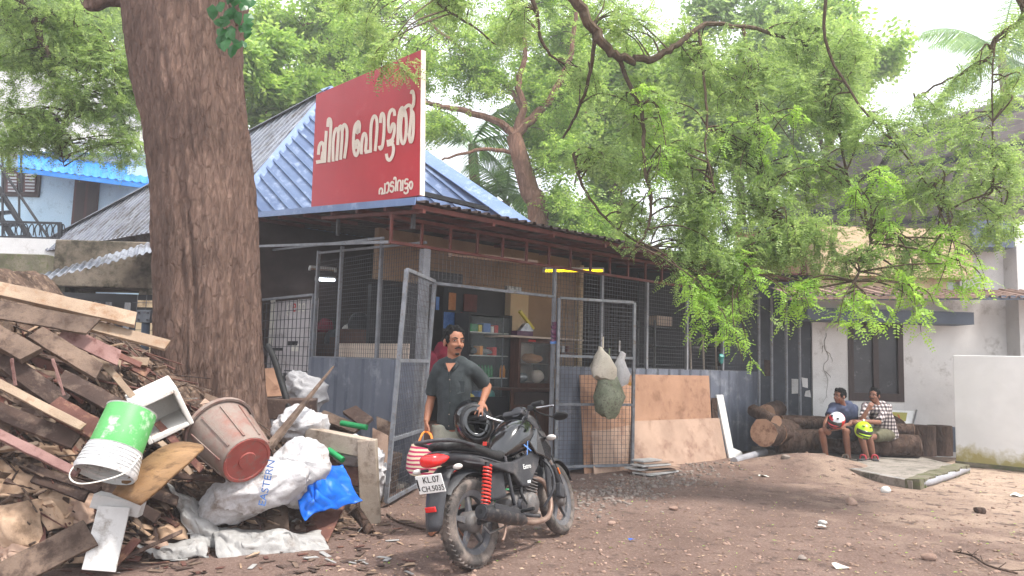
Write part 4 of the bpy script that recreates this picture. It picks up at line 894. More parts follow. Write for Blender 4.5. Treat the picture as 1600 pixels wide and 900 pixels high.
NNA = [[(232, 788), (232, 640), (242, 520), (262, 462), (282, 470), (284, 540), (276, 660), (268, 780)], [(284, 500), (300, 440), (320, 446), (324, 540), (316, 660), (308, 770)], [(324, 490), (340, 425), (360, 428), (374, 480), (368, 600), (348, 758)]]
EE = [[(488, 462), (474, 500), (466, 460), (476, 400), (490, 392), (498, 430), (490, 500)], [(478, 395), (452, 440), (438, 560), (442, 680), (464, 728), (486, 680), (490, 600), (472, 580), (458, 620), (470, 660)]]
HA = [[(516, 715), (520, 600), (536, 520), (556, 512), (566, 560), (562, 640), (556, 690)], [(550, 694), (590, 686), (622, 680)], [(610, 680), (612, 520), (620, 400), (640, 340), (662, 340), (676, 400), (672, 520), (656, 684)]]
AA = [[(708, 400), (712, 340), (726, 306), (742, 330), (746, 420), (740, 540), (728, 630), (708, 662), (696, 630)]]
TTA = [[(850, 330), (846, 282), (824, 268), (800, 300), (788, 380), (790, 440), (800, 490), (812, 470), (832, 412), (850, 430), (846, 500), (830, 560), (808, 580)], [(772, 590), (812, 582), (842, 570)], [(836, 572), (820, 610), (776, 622)], [(832, 612), (842, 650), (834, 720), (806, 772), (780, 760), (770, 710)]]
LCH = [[(882, 622), (886, 480), (892, 350), (906, 280), (928, 246), (942, 290), (936, 340)], [(928, 246), (960, 300), (970, 420), (958, 560), (936, 608), (916, 560), (912, 440), (924, 330), (950, 260), (988, 224), (1016, 240), (1020, 320), (1008, 440), (1000, 520), (1010, 590)], [(992, 500), (1012, 594), (1034, 540), (1042, 420), (1038, 300), (1010, 290)], [(1014, 250), (1040, 220), (1046, 140), (1032, 80), (1018, 110)]]
for nm, stk in (('letter', CA), ('letter', II), ('letter', NNA), ('letter', EE), ('letter', HA), ('letter', AA), ('letter', TTA), ('letter', LCH)):
    b = MB()
    for i, s_ in enumerate(stk): ribbon(b, Z1(s_), 4.4, off=.006 + .0012 * i)
    b.build(nm, 'sign_cream', sg, solid=.003)
P2 = [[[(240, 700), (246, 580), (280, 530), (322, 550), (328, 620), (310, 680)], [(290, 686), (410, 664)], [(398, 668), (404, 520), (406, 388)]],
      [[(444, 420), (466, 372), (500, 380), (510, 480), (496, 590), (462, 652), (434, 640)]],
      [[(640, 400), (620, 350), (580, 360), (556, 420), (566, 470), (606, 462), (640, 500), (640, 570), (600, 630), (552, 610), (552, 570)]],
      [[(648, 290), (664, 232), (700, 236), (712, 320), (702, 460), (690, 616)]],
      [[(750, 606), (752, 440), (768, 340), (804, 306), (842, 330), (846, 440), (836, 560)], [(820, 592), (914, 572)], [(902, 580), (904, 430), (908, 290)]],
      [[(1050, 300), (1020, 268), (976, 290), (956, 350), (970, 400), (1010, 392), (1046, 420), (1040, 480), (1000, 520), (950, 530)], [(960, 536), (1030, 530), (1050, 580), (1040, 640), (994, 672), (950, 660), (940, 620)]],
      [[(1130, 345), (1096, 380), (1092, 480), (1124, 546), (1160, 500), (1172, 400), (1146, 345), (1130, 345)]]]
for stk in P2:
    b = MB()
    for i, s_ in enumerate(stk): ribbon(b, Z2(s_), 2.3, off=.006 + .0012 * i)
    b.build('small_letter', 'sign_cream', sg, solid=.003)

# ------------------------------------------------------------------ tube lamps
def tube_lamp(label, p0, p1, mt, cat='lamp', r=.014, body='white_paint'):
    t = thing('tube_lamp', label, cat, (p0 + p1) / 2, 'tube lamps of the eatery'); d = (p1 - p0).normalized()
    b = MB(); b.bar(p0 + ZZ * .035, p1 + ZZ * .035, .05, .035); b.build('batten', body, t)
    b = MB(); b.tube([p0 + d * .03, p1 - d * .03], r, 8); b.build('tube', mt, t)
    for q in (p0, p1): b = MB(); b.box(q, (.03, .03, .05), FR); b.build('end_cap', body, t)
emis('lamp_white', (235, 245, 255), 9); emis('lamp_yellow', (255, 214, 20), 2.2); mat('lamp_off', (176, 150, 136), (196, 170, 150), 5, .5)
tube_lamp('lit yellow tube lamp over the mesh gate', PL(850, 423, F(0, 1.1, 0), FN), PL(942, 423, F(0, 1.1, 0), FN), 'lamp_yellow', r=.02)
tube_lamp('unlit dusty tube lamp under the red truss', PL(703, 398, F(0, .12, 0), FN), PL(838, 413, F(0, .12, 0), FN), 'lamp_off', body='lamp_off')
q0, q1 = P(494, 436, 12.2), P(523, 437, 12.6); tube_lamp('lit white tube lamp in the dim dining side', q0, q1, 'lamp_white', r=.03)
q0, q1 = P(484, 420, 11.8), P(524, 423, 12.2); tube_lamp('unlit pale tube batten above the lit lamp', q0, q1, 'lamp_off')

# ------------------------------------------------------------------ goods and furniture inside
mat('oak_dark', (70, 44, 36), (98, 64, 50), 5, .55, .1, 30, stretch=(6, 6, 1)); mat('laminate', (196, 176, 160), (212, 194, 178), 3, .5); mat('shelf_white', (196, 196, 192), (214, 214, 210), 3, .5)
glassmat('glass', (200, 212, 212), .07); mat('green_bottle', (24, 104, 56), (36, 128, 70), 5, .25); mat('orange_drink', (204, 128, 36), (222, 146, 50), 5, .3)
mat('teal_bag', (40, 120, 116), (70, 150, 144), 8, .4); mat('foil', (120, 122, 126), (190, 192, 194), 14, .3, metal=.5); mat('red_print', (186, 40, 40), (206, 60, 54), 8, .5); mat('blue_print', (50, 92, 160), (90, 130, 190), 8, .5)
mat('paper', (220, 216, 206), (232, 228, 220), 8, .7); mat('crimson_sack', (112, 26, 48), (150, 40, 64), 9, .85, .5, 30); mat('bread', (168, 110, 70), (196, 140, 94), 8, .8); mat('yellow_print', (206, 188, 60), (222, 206, 90), 8, .5); mat('purple_pack', (62, 34, 70), (110, 60, 84), 30, .35)
def SN(x, y, n): return PL(x, y, F(0, n, 0), FN)
def fb2(name, m, x0, y0, x1, y1, n0, n1, parent, bevel=0):     # box whose front face fills the pixel rectangle at depth n0
    s0, z0 = FX(x0, y1, n0); s1, z1 = FX(x1, y0, n0); b = MB(); fbox(b, min(s0, s1), max(s0, s1), n0, n1, z0, z1); return b.build(name, m, parent, bevel=bevel)
def item(name, label, cat, m, x0, y0, x1, y1, n0, n1, group=None):
    s0, z0 = FX(x0, y1, n0); s1, z1 = FX(x1, y0, n0); b = MB(); fbox(b, s0, s1, n0, n1, z0, z1); return b.build(name, m, None, label=label, cat=cat, group=group, bevel=.004)
# cool-drink cabinet
s0, _ = FX(733, 560, 1.5); s1, _ = FX(795, 560, 1.5); _, zt = FX(760, 490, 1.5); N0, N1 = 1.5, 1.86
cab = thing('drinks_cabinet', 'glass-fronted drinks cabinet with green bottles behind the man', 'cabinet', F((s0 + s1) / 2, N0, .05))
def cb(name, m, *q): b = MB(); fbox(b, *q); return b.build(name, m, cab, bevel=.003)
zb = .95
cb('side', 'black_panel', s0 - .03, s0, N0, N1, .05, zt); cb('side', 'black_panel', s1, s1 + .05, N0, N1, .05, zt); cb('top', 'black_panel', s0, s1, N0, N1, zt - .03, zt); cb('back', 'shelf_white', s0, s0 + .26, N1 - .02, N1, zb, zt - .03); cb('back', 'black_panel', s0 + .26, s1, N1 - .02, N1, zb, zt - .03)
cb('plinth', 'black_panel', s0, s1, N0, N1, .05, zb); shz = [FX(760, yy, 1.5)[1] for yy in (519, 555, 590, 628)]
for z in shz: cb('shelf', 'shelf_white', s0, s1, N0 + .02, N1 - .021, z - .015, z)
cb('door_glass', 'glass', s0 + .02, s1 - .02, N0 - .01, N0 - .004, zb, zt - .05); cb('mullion', 'gate_grey', s1 - .16, s1 - .14, N0 - .02, N0 - .011, zb, zt - .04)
for i in range(7):
    s_ = s0 + .14 + i * .062; b = MB(); b.lathe([(.024, 0), (.027, .02), (.027, .13), (.012, .17), (.012, .19)], 10, F(s_, N0 + .08, shz[2] + .001)); b.build('bottle', 'green_bottle', None, True, '%s green drink bottle from the left on the cabinet shelf' % ('first', 'second', 'third', 'fourth', 'fifth', 'sixth', 'seventh')[i], 'bottle', 'green bottles in the cabinet')
for i, s_ in enumerate((s0 + .05, s0 + .1, s1 - .09, s1 - .04)):
    b = MB(); b.lathe([(.024, 0), (.027, .02), (.027, .13), (.012, .17), (.012, .19)], 10, F(s_, N0 + .07, shz[2] + .001)); b.build('bottle', 'orange_drink', None, True, ('orange drink bottle at the left end of the bottle row', 'orange drink bottle touching the green row, left side', 'orange drink bottle touching the green row, right side', 'orange drink bottle at the right end of the bottle row')[i], 'bottle', 'orange bottles in the cabinet')
def cbi(name, label, cat, m, s_, w_, z, h_): b = MB(); fbox(b, s_, s_ + w_, N0 + .04, N0 + .2, z + .001, z + h_); b.build(name, m, None, label=label, cat=cat, bevel=.005)
cbi('carton', 'green carton on top cabinet shelf', 'carton', 'green_bottle', s0 + .03, .16, shz[0], .12); cbi('carton', 'blue carton on top cabinet shelf', 'carton', 'blue_print', s0 + .3, .14, shz[0], .14); cbi('carton', 'white carton on top cabinet shelf', 'carton', 'paper', s0 + .46, .05, shz[0], .1)
for i_, (nm_, lb_, mm_, so_, w_, sh_, h_) in enumerate((('tin', 'yellow tin in the upper cabinet', 'yellow_print', .2, .07, 0, .11), ('tin', 'red tin in the upper cabinet', 'red_print', .53, .07, 0, .12), ('jar', 'amber jar beside the dark packets', 'orange_drink', .24, .06, 1, .14), ('jar', 'red jar on the second cabinet shelf', 'red_print', .5, .08, 1, .13), ('carton', 'white carton behind the bottle row', 'paper', .02, .07, 2, .2), ('carton', 'blue carton low in the cabinet', 'blue_print', .24, .1, 3, .16), ('carton', 'red carton low in the cabinet', 'red_print', .0, .06, 3, .14))): cbi(nm_, lb_, nm_, mm_, s0 + so_, w_, shz[sh_], h_)
def lump(name, label, cat, m, c, r, jit=.02, f=8, sub=1, seg=14, rings=9, group=None, parent=None, mm=None):
    b = MB(); b.ell(c, r, seg, rings, mm); b.jit(jit, f); return b.build(name, m, parent, True, label, cat, group)
lump('snack_packet', 'crumpled silver packets on the second cabinet shelf', 'packet', 'foil', F(s0 + .36, N0 + .12, shz[1] + .05), (.14, .08, .05), .03, 14)
lump('snack_packet', 'dark packets on the second cabinet shelf', 'packet', 'black_panel', F(s0 + .12, N0 + .12, shz[1] + .06), (.1, .08, .06), .03, 14)
lump('plastic_bag', 'teal plastic bag at the cabinet bottom', 'bag', 'teal_bag', F(s0 + .46, N0 + .12, shz[3] + .1), (.14, .09, .11), .04, 8)
lump('snack_packet', 'yellow snack packet at the cabinet bottom', 'packet', 'yellow_print', F(s0 + .13, N0 + .12, shz[3] + .06), (.1, .08, .06), .03, 14)
# wooden display case on its counter
s0, zb = FX(809, 606, 1.3); s1, zt = FX(866, 531, 1.3); N0, N1 = 1.3, 1.75
dc = thing('display_case', 'dark wooden display case with glass front holding bread', 'display case', F((s0 + s1) / 2, N0, zb))
def dcb(name, m, *q): b = MB(); fbox(b, *q); return b.build(name, m, dc, bevel=.003)
for q in ((s0, s0 + .05, zb, zt), (s1 - .05, s1, zb, zt)): dcb('frame_side', 'oak_dark', q[0], q[1], N0, N1, q[2], q[3])
for z0, z1 in ((zb, zb + .07), (zt - .07, zt)): dcb('frame_rail', 'oak_dark', s0 + .051, s1 - .051, N0, N1, z0, z1)
dcb('case_shelf', 'oak_dark', s0 + .051, s1 - .051, N0 + .03, N1 - .02, (zb + zt) / 2 - .02, (zb + zt) / 2); dcb('case_back', 'laminate', s0 + .051, s1 - .051, N1 - .02, N1 - .001, zb + .071, zt - .071); dcb('case_glass', 'glass', s0 + .051, s1 - .051, N0 + .005, N0 + .011, zb + .071, zt - .071); dcb('case_label', 'red_print', s0 + .2, s0 + .36, N0 - .004, N0 - .001, zt - .05, zt - .02)
lump('bread_heap', 'brown loaves on the display case shelf', 'bread', 'bread', F((s0 + s1) / 2 + .08, N0 + .2, (zb + zt) / 2 + .075), (.17, .1, .08), .03, 10); lump('bun_bag', 'clear bag of pale buns in the display case', 'bag', 'laminate', F(s1 - .2, N0 + .18, zb + .18), (.11, .1, .11), .03, 10); lump('plastic_bag', 'milky plastic bag low in the display case', 'bag', 'foil', F(s0 + .22, N0 + .18, zb + .15), (.13, .1, .08), .04, 9)
ct_ = thing('counter', 'dark wooden counter below the display case', 'counter', F(s0 + .2, 1.2, .05))
def ctb(name, m, *q): b = MB(); fbox(b, *q); return b.build(name, m, ct_, bevel=.004)
ctb('counter_top', 'oak_dark', s0 - .25, s1 + .1, 1.15, 1.8, zb - .04, zb - .002); ctb('counter_front', 'oak_dark', s0 - .2, s1 + .05, 1.22, 1.25, .05, zb - .041); ctb('counter_drawer', 'dark_brown', s0 - .15, s1, 1.2, 1.219, zb - .25, zb - .06)
sa, za = FX(798, 534, 1.2); sb2, _ = FX(905, 550, 1.2); b = MB(); fbox(b, sa, sb2 + .1, 1.2, 1.85, zt + .002, zt + .03); b.build('counter_board', 'laminate', ct_)
b = MB(); p0_, p1_ = F(s0 + .12, 1.4, zt + .24), F(s0 + .42, 1.4, zt + .55); q0_, q1_ = SN(812, 486, 1.42), SN(833, 514, 1.42); b.bar(q0_, q1_, .05, .045); b.build('yellow_carton_strip', 'yellow_print', None, label='slanted yellow packet strip above the display case', cat='packet')
item('carton', 'small printed carton below the slanted yellow strip', 'carton', 'purple_pack', 808, 518, 833, 530, 1.35, 1.5)
b = MB(); q = SN(820, 516, 1.33); b.prism([SN(812, 517.5, 1.4), SN(834, 517.5, 1.4), SN(829, 505, 1.4), SN(822, 505, 1.4)], FN * .08); b.build('paper_stand', 'foil', None, label='grey folded stand on the small printed carton', cat='stand')
pk = thing('packet_strip', 'hanging strip of small purple packets on the gate post', 'packets', SN(866, 538, .02))
for i in range(8):
    b = MB(); q = SN(866.5 + rnd.uniform(-1, 1), 505 + i * 4.3, -.06); b.box(q, (.09 + i * .006, .03, .035), FR @ Matrix.Rotation(rnd.uniform(-.4, .4), 3, 'Y')); b.build('sachet', 'purple_pack' if i < 7 else 'blue_print', pk)
item('picture', 'tall brown framed picture on the dark partition', 'picture', 'bread', 702, 458, 713, 484, WN - .05, WN - .021)
item('picture', 'reddish framed picture on the dark partition', 'picture', 'red_oxide', 725, 461, 746, 486, WN - .05, WN - .021)
item('notice', 'small pale blue notice beside the inner doorway', 'notice', 'blue_print', 681, 464, 687, 484, WN - .2, WN - .19)
item('ice_cream_poster', 'blue and white poster behind the man', 'poster', 'blue_print', 693, 489, 716, 513, 1.9, 1.91); item('ice_cream_poster', 'red and white poster beside the drinks cabinet', 'poster', 'red_print', 719, 489, 733, 517, 1.9, 1.91); item('poster_foot', 'white lower sheet below the red poster', 'poster', 'paper', 722, 518, 733, 540, 1.9, 1.91)
item('steel_box', 'flat grey box on top of the dark partition', 'box', 'foil', 792, 449, 815, 454, 1.95, 2.05)
for i, (x, y, rr) in enumerate(((668, 566, .15), (686, 552, .12), (668, 600, .16), (682, 590, .14))):
    q = SN(x, y, .9 + .15 * (i % 2)); lump('produce_sack', ['crimson net sack at the doorway, upper one', 'crimson net sack peeping behind the man\'s shoulder', 'crimson net sack low in the doorway', 'crimson net sack at the man\'s elbow'][i], 'sack', 'crimson_sack', q, (rr, rr * .8, rr * 1.15), .05, 5)
b = MB(); q = SN(672, 660, 1.0); b.box((q.x, q.y, .35), (.8, .5, .6), FR); b.build('low_table', 'oak_dark', None, label='low wooden table under the crimson sacks', cat='table', bevel=.01)
# dining side: cream board, tables, dim goods
def SS(x, y, off): return PL(x, y, FO + FA * off, FA)
p0_, p1_ = SS(525, 560, .12), SS(640, 537, .12); b = MB(); n0_, n1_ = (p0_ - FO).dot(FN), (p1_ - FO).dot(FN); fbox(b, .1, .13, min(n0_, n1_), max(n0_, n1_), 1.49, p1_.z); b.build('cream_board', 'laminate', None, label='long cream board standing inside the side fence', cat='board')
for i, (x, y, m_, nm, lb, rr) in enumerate(((545, 520, 'paper', 'bundle', 'white bundle seen dimly through the side mesh', .14), (506, 512, 'crimson_sack', 'bundle', 'red bundle behind the grid panel edge', .15), (560, 505, 'black_panel', 'bundle', 'dark bundle seen dimly through the side mesh', .18), (520, 530, 'window_dark', 'bundle', 'dark low bundle near the red one', .14))):
    q = SS(x, y, 1.0); lump(nm, lb, 'bundle', m_, q, (rr, rr, rr * .9), .06, 6)
    b = MB(); b.bar(V((q.x, q.y, .05)), V((q.x, q.y, q.z - rr * .6)), .5, .5); b.build('bundle_table', 'oak_dark', None, label='plain dark table under the %s' % lb.split(' seen')[0].split(' behind')[0].split(' near')[0], cat='table')
# printed board behind the grid panel
mat('board_grey', (186, 180, 182), (204, 198, 200), 2, .6, c3=(150, 140, 136), c3amt=.2, c3scale=3)
hb = thing('printed_hoarding', 'old printed hoarding with red corner behind the grid panel', 'hoarding', SS(450, 640, .12))
b = MB(); qa, qb = SS(490, 560, .12), SS(398, 560, .12); na, nb = (qa - FO).dot(FN), (qb - FO).dot(FN); zt = SS(450, 470, .12).z; fbox(b, .12, .15, na, nb + .5, .15, zt); b.build('sheet', 'board_grey', hb)
def hq(name, m, x0, y0, x1, y1, off=.115):
    pa, pb_ = SS(x0, y0, .118), SS(x1, y1, .118); b = MB(); n_0, n_1 = sorted(((pa - FO).dot(FN), (pb_ - FO).dot(FN))); z_0, z_1 = sorted((pa.z, pb_.z)); fbox(b, off, .1195, n_0, n_1, z_0, z_1); b.build(name, m, hb)
hq('red_corner', 'red_print', 398, 469, 417, 516); hq('white_stripe', 'paper', 417.4, 470, 426, 540); hq('torn_patch', 'black_panel', 450, 533, 465, 540); hq('torn_patch', 'black_panel', 416, 543, 441, 548); hq('torn_scrap', 'paper', 456, 537, 466, 549); hq('slot', 'black_panel', 444, 578, 482, 582); hq('slot', 'black_panel', 443, 582.4, 447, 595)
def text3d(body, size, origin, xdir, ydir, m, parent, name='lettering', ex=.002, align='LEFT'):
    cu = bpy.data.curves.new(name, 'FONT'); cu.body = body; cu.size = size; cu.extrude = ex; cu.align_x = align
    o = bpy.data.objects.new('tmp', cu); COL.objects.link(o); dg = bpy.context.evaluated_depsgraph_get(); ev = o.evaluated_get(dg); m2 = ev.to_mesh()
    zd = xdir.cross(ydir); b = MB(); b.add([origin + xdir * v.co.x + ydir * v.co.y + zd * v.co.z for v in m2.vertices], [tuple(p.vertices) for p in m2.polygons]); ev.to_mesh_clear(); bpy.data.objects.remove(o, do_unlink=True)
    return b.build(name, m, parent)
text3d('g', .28, SS(448, 487, .115), -FN, ZZ, 'paper', hb); text3d('e', .28, SS(456.5, 487, .115), -FN, ZZ, 'red_print', hb); text3d('bo', .28, SS(464, 487, .115), -FN, ZZ, 'paper', hb); text3d('s', .25, SS(408, 512, .113), -FN, ZZ, 'paper', hb); text3d('by mechanical and build', .1, SS(408, 527, .113), -FN, ZZ, 'board_grey', hb)
# kitchen end: steel rack, shelf, pots
rk = thing('steel_rack', 'steel kitchen rack with a carton on top behind the mesh', 'rack', F(4.6, 1.2, .05))
ra, _ = FX(1023, 560, 1.2); rb_, zt = FX(1072, 505, 1.2)
for s_ in (ra, rb_):
    for n_ in (1.2, 1.6): b = MB(); fbox(b, s_ - .015, s_ + .015, n_ - .015, n_ + .015, .05, zt); b.build('upright', 'steel', rk)
for yy in (512, 541, 570): z = FX(1045, yy, 1.2)[1]; b = MB(); fbox(b, ra, rb_, 1.2, 1.6, z - .012, z); b.build('rack_shelf', 'steel', rk)
item('carton', 'brown carton on top of the steel rack', 'carton', 'laminate', 1027, 496, 1056, 508, 1.25, 1.5)
for i, (x, y, r_) in enumerate(((1050, 536, .12), (1052, 566, .12), (1085, 545, .16), (1120, 575, .2))):
    q = SN(x, y, 1.35 if i < 2 else .7); b = MB(); b.lathe([(r_ * .7, -.05), (r_, 0), (r_ * 1.05, .04), (r_ * .97, .04), (r_ * .66, -.04)], 18, q); b.build('steel_basin', 'steel', None, True, ['steel plates stacked on the rack middle', 'steel basin on the lower rack shelf', 'steel tray leaning behind the mesh near the rack', 'wide steel basin on the fence ledge'][i], 'basin')
for i, x in enumerate((1080, 1100, 1120)):
    q0_, q1_ = SN(x, 590, .5), SN(x - 2, 520, .5); b = MB(); b.bar(q0_, q1_, .025, .025, up=FA); b.build('wooden_stick', 'laminate', None, label=['pale upright stick by the steel rack', 'pale upright stick in the middle of three', 'pale upright stick nearest the green rag'][i], cat='stick')
q = SN(1126, 560, -.02); lump('green_rag', 'small turquoise rag tied to the wire mesh', 'rag', 'teal_bag', q, (.05, .03, .09), .03, 14)
sa, za = FX(880, 551, 1.0); b = MB(); fbox(b, sa - .02, sa + .35, 1.0, 1.35, za - .03, za); b.build('small_shelf', 'oak_dark', None, label='small wooden wall shelf with steel tumblers', cat='shelf')
for i in range(3): b = MB(); b.lathe([(.028, 0), (.035, .11), (.031, .11), (.025, .01)], 12, F(sa + .04 + i * .1, 1.15, za + .001)); b.build('tumbler', ['steel', 'steel', 'red_oxide'][i], None, True, ['steel tumbler, first on the wall shelf', 'steel tumbler, middle of the wall shelf', 'brown tumbler on the wall shelf'][i], 'tumbler')
# ------------------------------------------------------------------ rubbish and timber heap at the left
def sst(a_, b_, x): t = min(1, max(0, (x - a_) / (b_ - a_))); return t * t * (3 - 2 * t)
def hz(x, y):
    y0 = 4.85 + (x + 3.3) * .5; hx = min(1.15, max(0, (-x - 1.2) / 3.0)); edge = sst(y0, y0 + 1.55, y) * (1 - .55 * sst(7.2, 9, y))
    return 1.95 * hx * edge + .12 * mnoise.noise(V((x * 2.2, y * 2.2, 1))) * edge - .03 * (1 - edge)
def H(x, y, off=.03):
    d = ray(x, y).normalized(); t = 3.5
    while t < 14:
        p = CP + d * t
        if p.z < hz(p.x, p.y) or p.z < 0: break
        t += .03
    return CP + d * (t - off)
mat('debris', (62, 50, 44), (100, 82, 72), 5, .95, .8, 30, c3=(140, 120, 104), c3amt=.35, c3scale=16, spec=.15)
mat('pine', (132, 112, 94), (162, 142, 122), 2.4, .8, .25, 40, c3=(124, 94, 70), c3amt=.35, c3scale=7, stretch=(1, 1, 1), rand=.1)
mat('old_wood', (92, 76, 66), (126, 106, 92), 3, .9, .4, 30, c3=(70, 54, 46), c3amt=.45, c3scale=9, rand=.18)
mat('dark_wood', (56, 42, 38), (84, 66, 58), 3, .9, .4, 30, c3=(120, 102, 90), c3amt=.25, c3scale=10, rand=.2)
mat('mauve_wood', (122, 90, 86), (146, 114, 108), 3, .85, .2, 20, c3=(94, 58, 52), c3amt=.3, c3scale=8, rand=.1)
mat('red_wood', (84, 52, 46), (108, 72, 63), 3, .85, .3, 24, c3=(144, 110, 88), c3amt=.25, c3scale=9, rand=.12)
mat('ply', (150, 114, 92), (172, 134, 110), 2, .85, .12, 20, c3=(118, 84, 66), c3amt=.25, c3scale=3, rand=.06)
mat('ply_dusty', (158, 132, 116), (178, 150, 132), 2, .9, .12, 20, c3=(128, 98, 84), c3amt=.35, c3scale=2.5, rand=.05)
mat('card', (160, 132, 108), (188, 160, 136), 2.5, .9, .4, 12, c3=(120, 98, 80), c3amt=.3, c3scale=4, rand=.08)
mat('sack_white', (168, 166, 168), (204, 202, 204), 4, .7, .5, 22, c3=(128, 116, 108), c3amt=.32, c3scale=4)
mat('sheet_grey', (138, 136, 134), (168, 166, 164), 3, .5, .5, 18, c3=(118, 110, 104), c3amt=.25, c3scale=5)
mat('tarp_blue', (16, 88, 190), (26, 112, 222), 2.5, .45, .25, 12, c3=(60, 74, 96), c3amt=.12, c3scale=8)
mat('foam', (214, 210, 204), (228, 225, 220), 5, .8, .15, 40, c3=(176, 146, 120), c3amt=.15, c3scale=5)
mat('tub_red', (116, 80, 72), (136, 100, 90), 3, .8, .1, 20, c3=(132, 118, 110), c3amt=.7, c3scale=4); mat('tub_base', (142, 70, 64), (160, 84, 76), 5, .7, c3=(120, 96, 88), c3amt=.3)
mat('bucket_green', (72, 146, 78), (92, 164, 96), 3, .5, c3=(196, 206, 190), c3amt=.2, c3scale=9); mat('bucket_white', (208, 208, 208), (224, 224, 224), 4, .5, c3=(150, 146, 142), c3amt=.2)
mat('slab_white', (178, 176, 174), (200, 198, 196), 3, .85, .15, 30, c3=(140, 132, 124), c3amt=.25, c3scale=7); mat('green_tube', (20, 120, 66), (34, 146, 84), 4, .5); mat('black_rubber', (26, 26, 28), (40, 40, 42), 6, .7)
mat('frame_concrete', (150, 136, 122), (176, 162, 148), 3, .9, .25, 25, c3=(112, 96, 82), c3amt=.35, c3scale=6)

# the loose mass underneath
b = MB(); nu, nv = 90, 80
b.grid(lambda u, v: V((lerp(-7.5, -1.15, u), lerp(4.4, 9.2, v), 0)), nu, nv)
for i, p in enumerate(b.v):
    h_ = hz(p.x, p.y); k = sst(.02, .3, h_); b.v[i] = V((p.x, p.y, h_ - .06 + k * (.07 * mnoise.noise(p * 5) + .05 * mnoise.noise(p * 13))))
b.build('rubble', 'debris', None, False, 'loose mass of splinters and earth under the timber heap', None, None, 'stuff')
# chips and splinters, too many to count
b = MB()
for i in range(900):
    px, py = rnd.uniform(0, 560), rnd.uniform(480, 895)
    if px > 300 and py < 640: continue
    p = H(px, py, rnd.uniform(-.02, .02));
    if p.y > 7.6 or p.z < .015: continue
    d = V((rnd.gauss(.5, .5), rnd.gauss(-.2, .5), rnd.gauss(-.25, .35))).normalized(); ln = rnd.uniform(.05, .3); b.mi = rnd.choice((0, 0, 1, 1, 1, 0, 2, 3)); b.bar(p - d * ln / 2, p + d * ln / 2, rnd.uniform(.01, .05), rnd.uniform(.005, .015), up=(rnd.gauss(0, 1), rnd.gauss(0, 1), 1))
for i in range(170):
    p = H(rnd.uniform(-10, 300), rnd.uniform(500, 800), rnd.uniform(-.02, .05))
    if p.y > 7.2 or p.z < .05: continue
    d = V((rnd.gauss(.8, .25), rnd.gauss(-.25, .3), rnd.gauss(-.4, .22))).normalized(); ln = rnd.uniform(.25, .75); b.mi = rnd.choice((0, 0, 1, 3)); b.bar(p - d * ln / 2, p + d * ln / 2, rnd.uniform(.012, .035), rnd.uniform(.006, .016), up=(rnd.gauss(0, 1), rnd.gauss(0, 1), 1), w2=.006)
b.build('splinters', ['old_wood', 'dark_wood', 'card', 'red_wood'], None, False, 'chips and splinters strewn over the timber heap', None, None, 'stuff')
b = MB()
for i in range(260):
    p = G(rnd.uniform(40, 640), rnd.uniform(800, 899)); 
    if p.x > -.6: continue
    p.z = max(gz(p.x, p.y), hz(p.x, p.y) if p.x < -1.2 else 0) + .008; d = V((rnd.gauss(0, 1), rnd.gauss(0, 1), rnd.gauss(0, .12))).normalized(); ln = rnd.uniform(.03, .13); b.mi = rnd.choice((0, 1, 2, 3, 0, 2, 4)); b.bar(p - d * ln / 2, p + d * ln / 2, rnd.uniform(.012, .05), .004)
b.build('scraps', ['old_wood', 'card', 'dark_wood', 'red_wood', 'sheet_grey'], None, False, 'paper and wood scraps on the ground before the heap', None, None, 'stuff')

def plank(label, x0, y0, x1, y1, w, t, m, Y0=None, Y1=None, group=None, tilt=0.0, sag=0, off=.05, name='plank', up=None):
    p0 = P(x0, y0, Y0) if Y0 else H(x0, y0, off); p1 = P(x1, y1, Y1) if Y1 else H(x1, y1, off); n_ = 7
    d = (p1 - p0).normalized(); uv = V(up) if up else V((.15, -.75, .65)); uv = uv + V((tilt, 0, 0))
    x_, y_, _ = frame_of(d, uv); b = MB(); vs_ = []
    for i in range(n_ + 1):
        k = i / n_; c = p0.lerp(p1, k) - ZZ * sag * math.sin(math.pi * k); ww = w * (1 + .06 * mnoise.noise(V((k * 3, x0 * .1, y0 * .1)))); e_ = (rnd.uniform(-.3, .3) * w if i in (0, n_) else 0)
        for sx, sy in ((-1, -1), (1, -1), (1, 1), (-1, 1)): vs_.append(c + x_ * sx * ww / 2 + y_ * sy * t / 2 + d * e_ * sx * .5 + V((rnd.uniform(-1, 1), rnd.uniform(-1, 1), rnd.uniform(-1, 1))) * .003)
    fs_ = [(3, 2, 1, 0), tuple(n_ * 4 + q for q in range(4))]
    for i in range(n_):
        for q in range(4): fs_.append((i * 4 + q, i * 4 + (q + 1) % 4, (i + 1) * 4 + (q + 1) % 4, (i + 1) * 4 + q))
    b.add(vs_, fs_); return b.build(name, m, None, False, label, 'plank', group, bevel=.003)
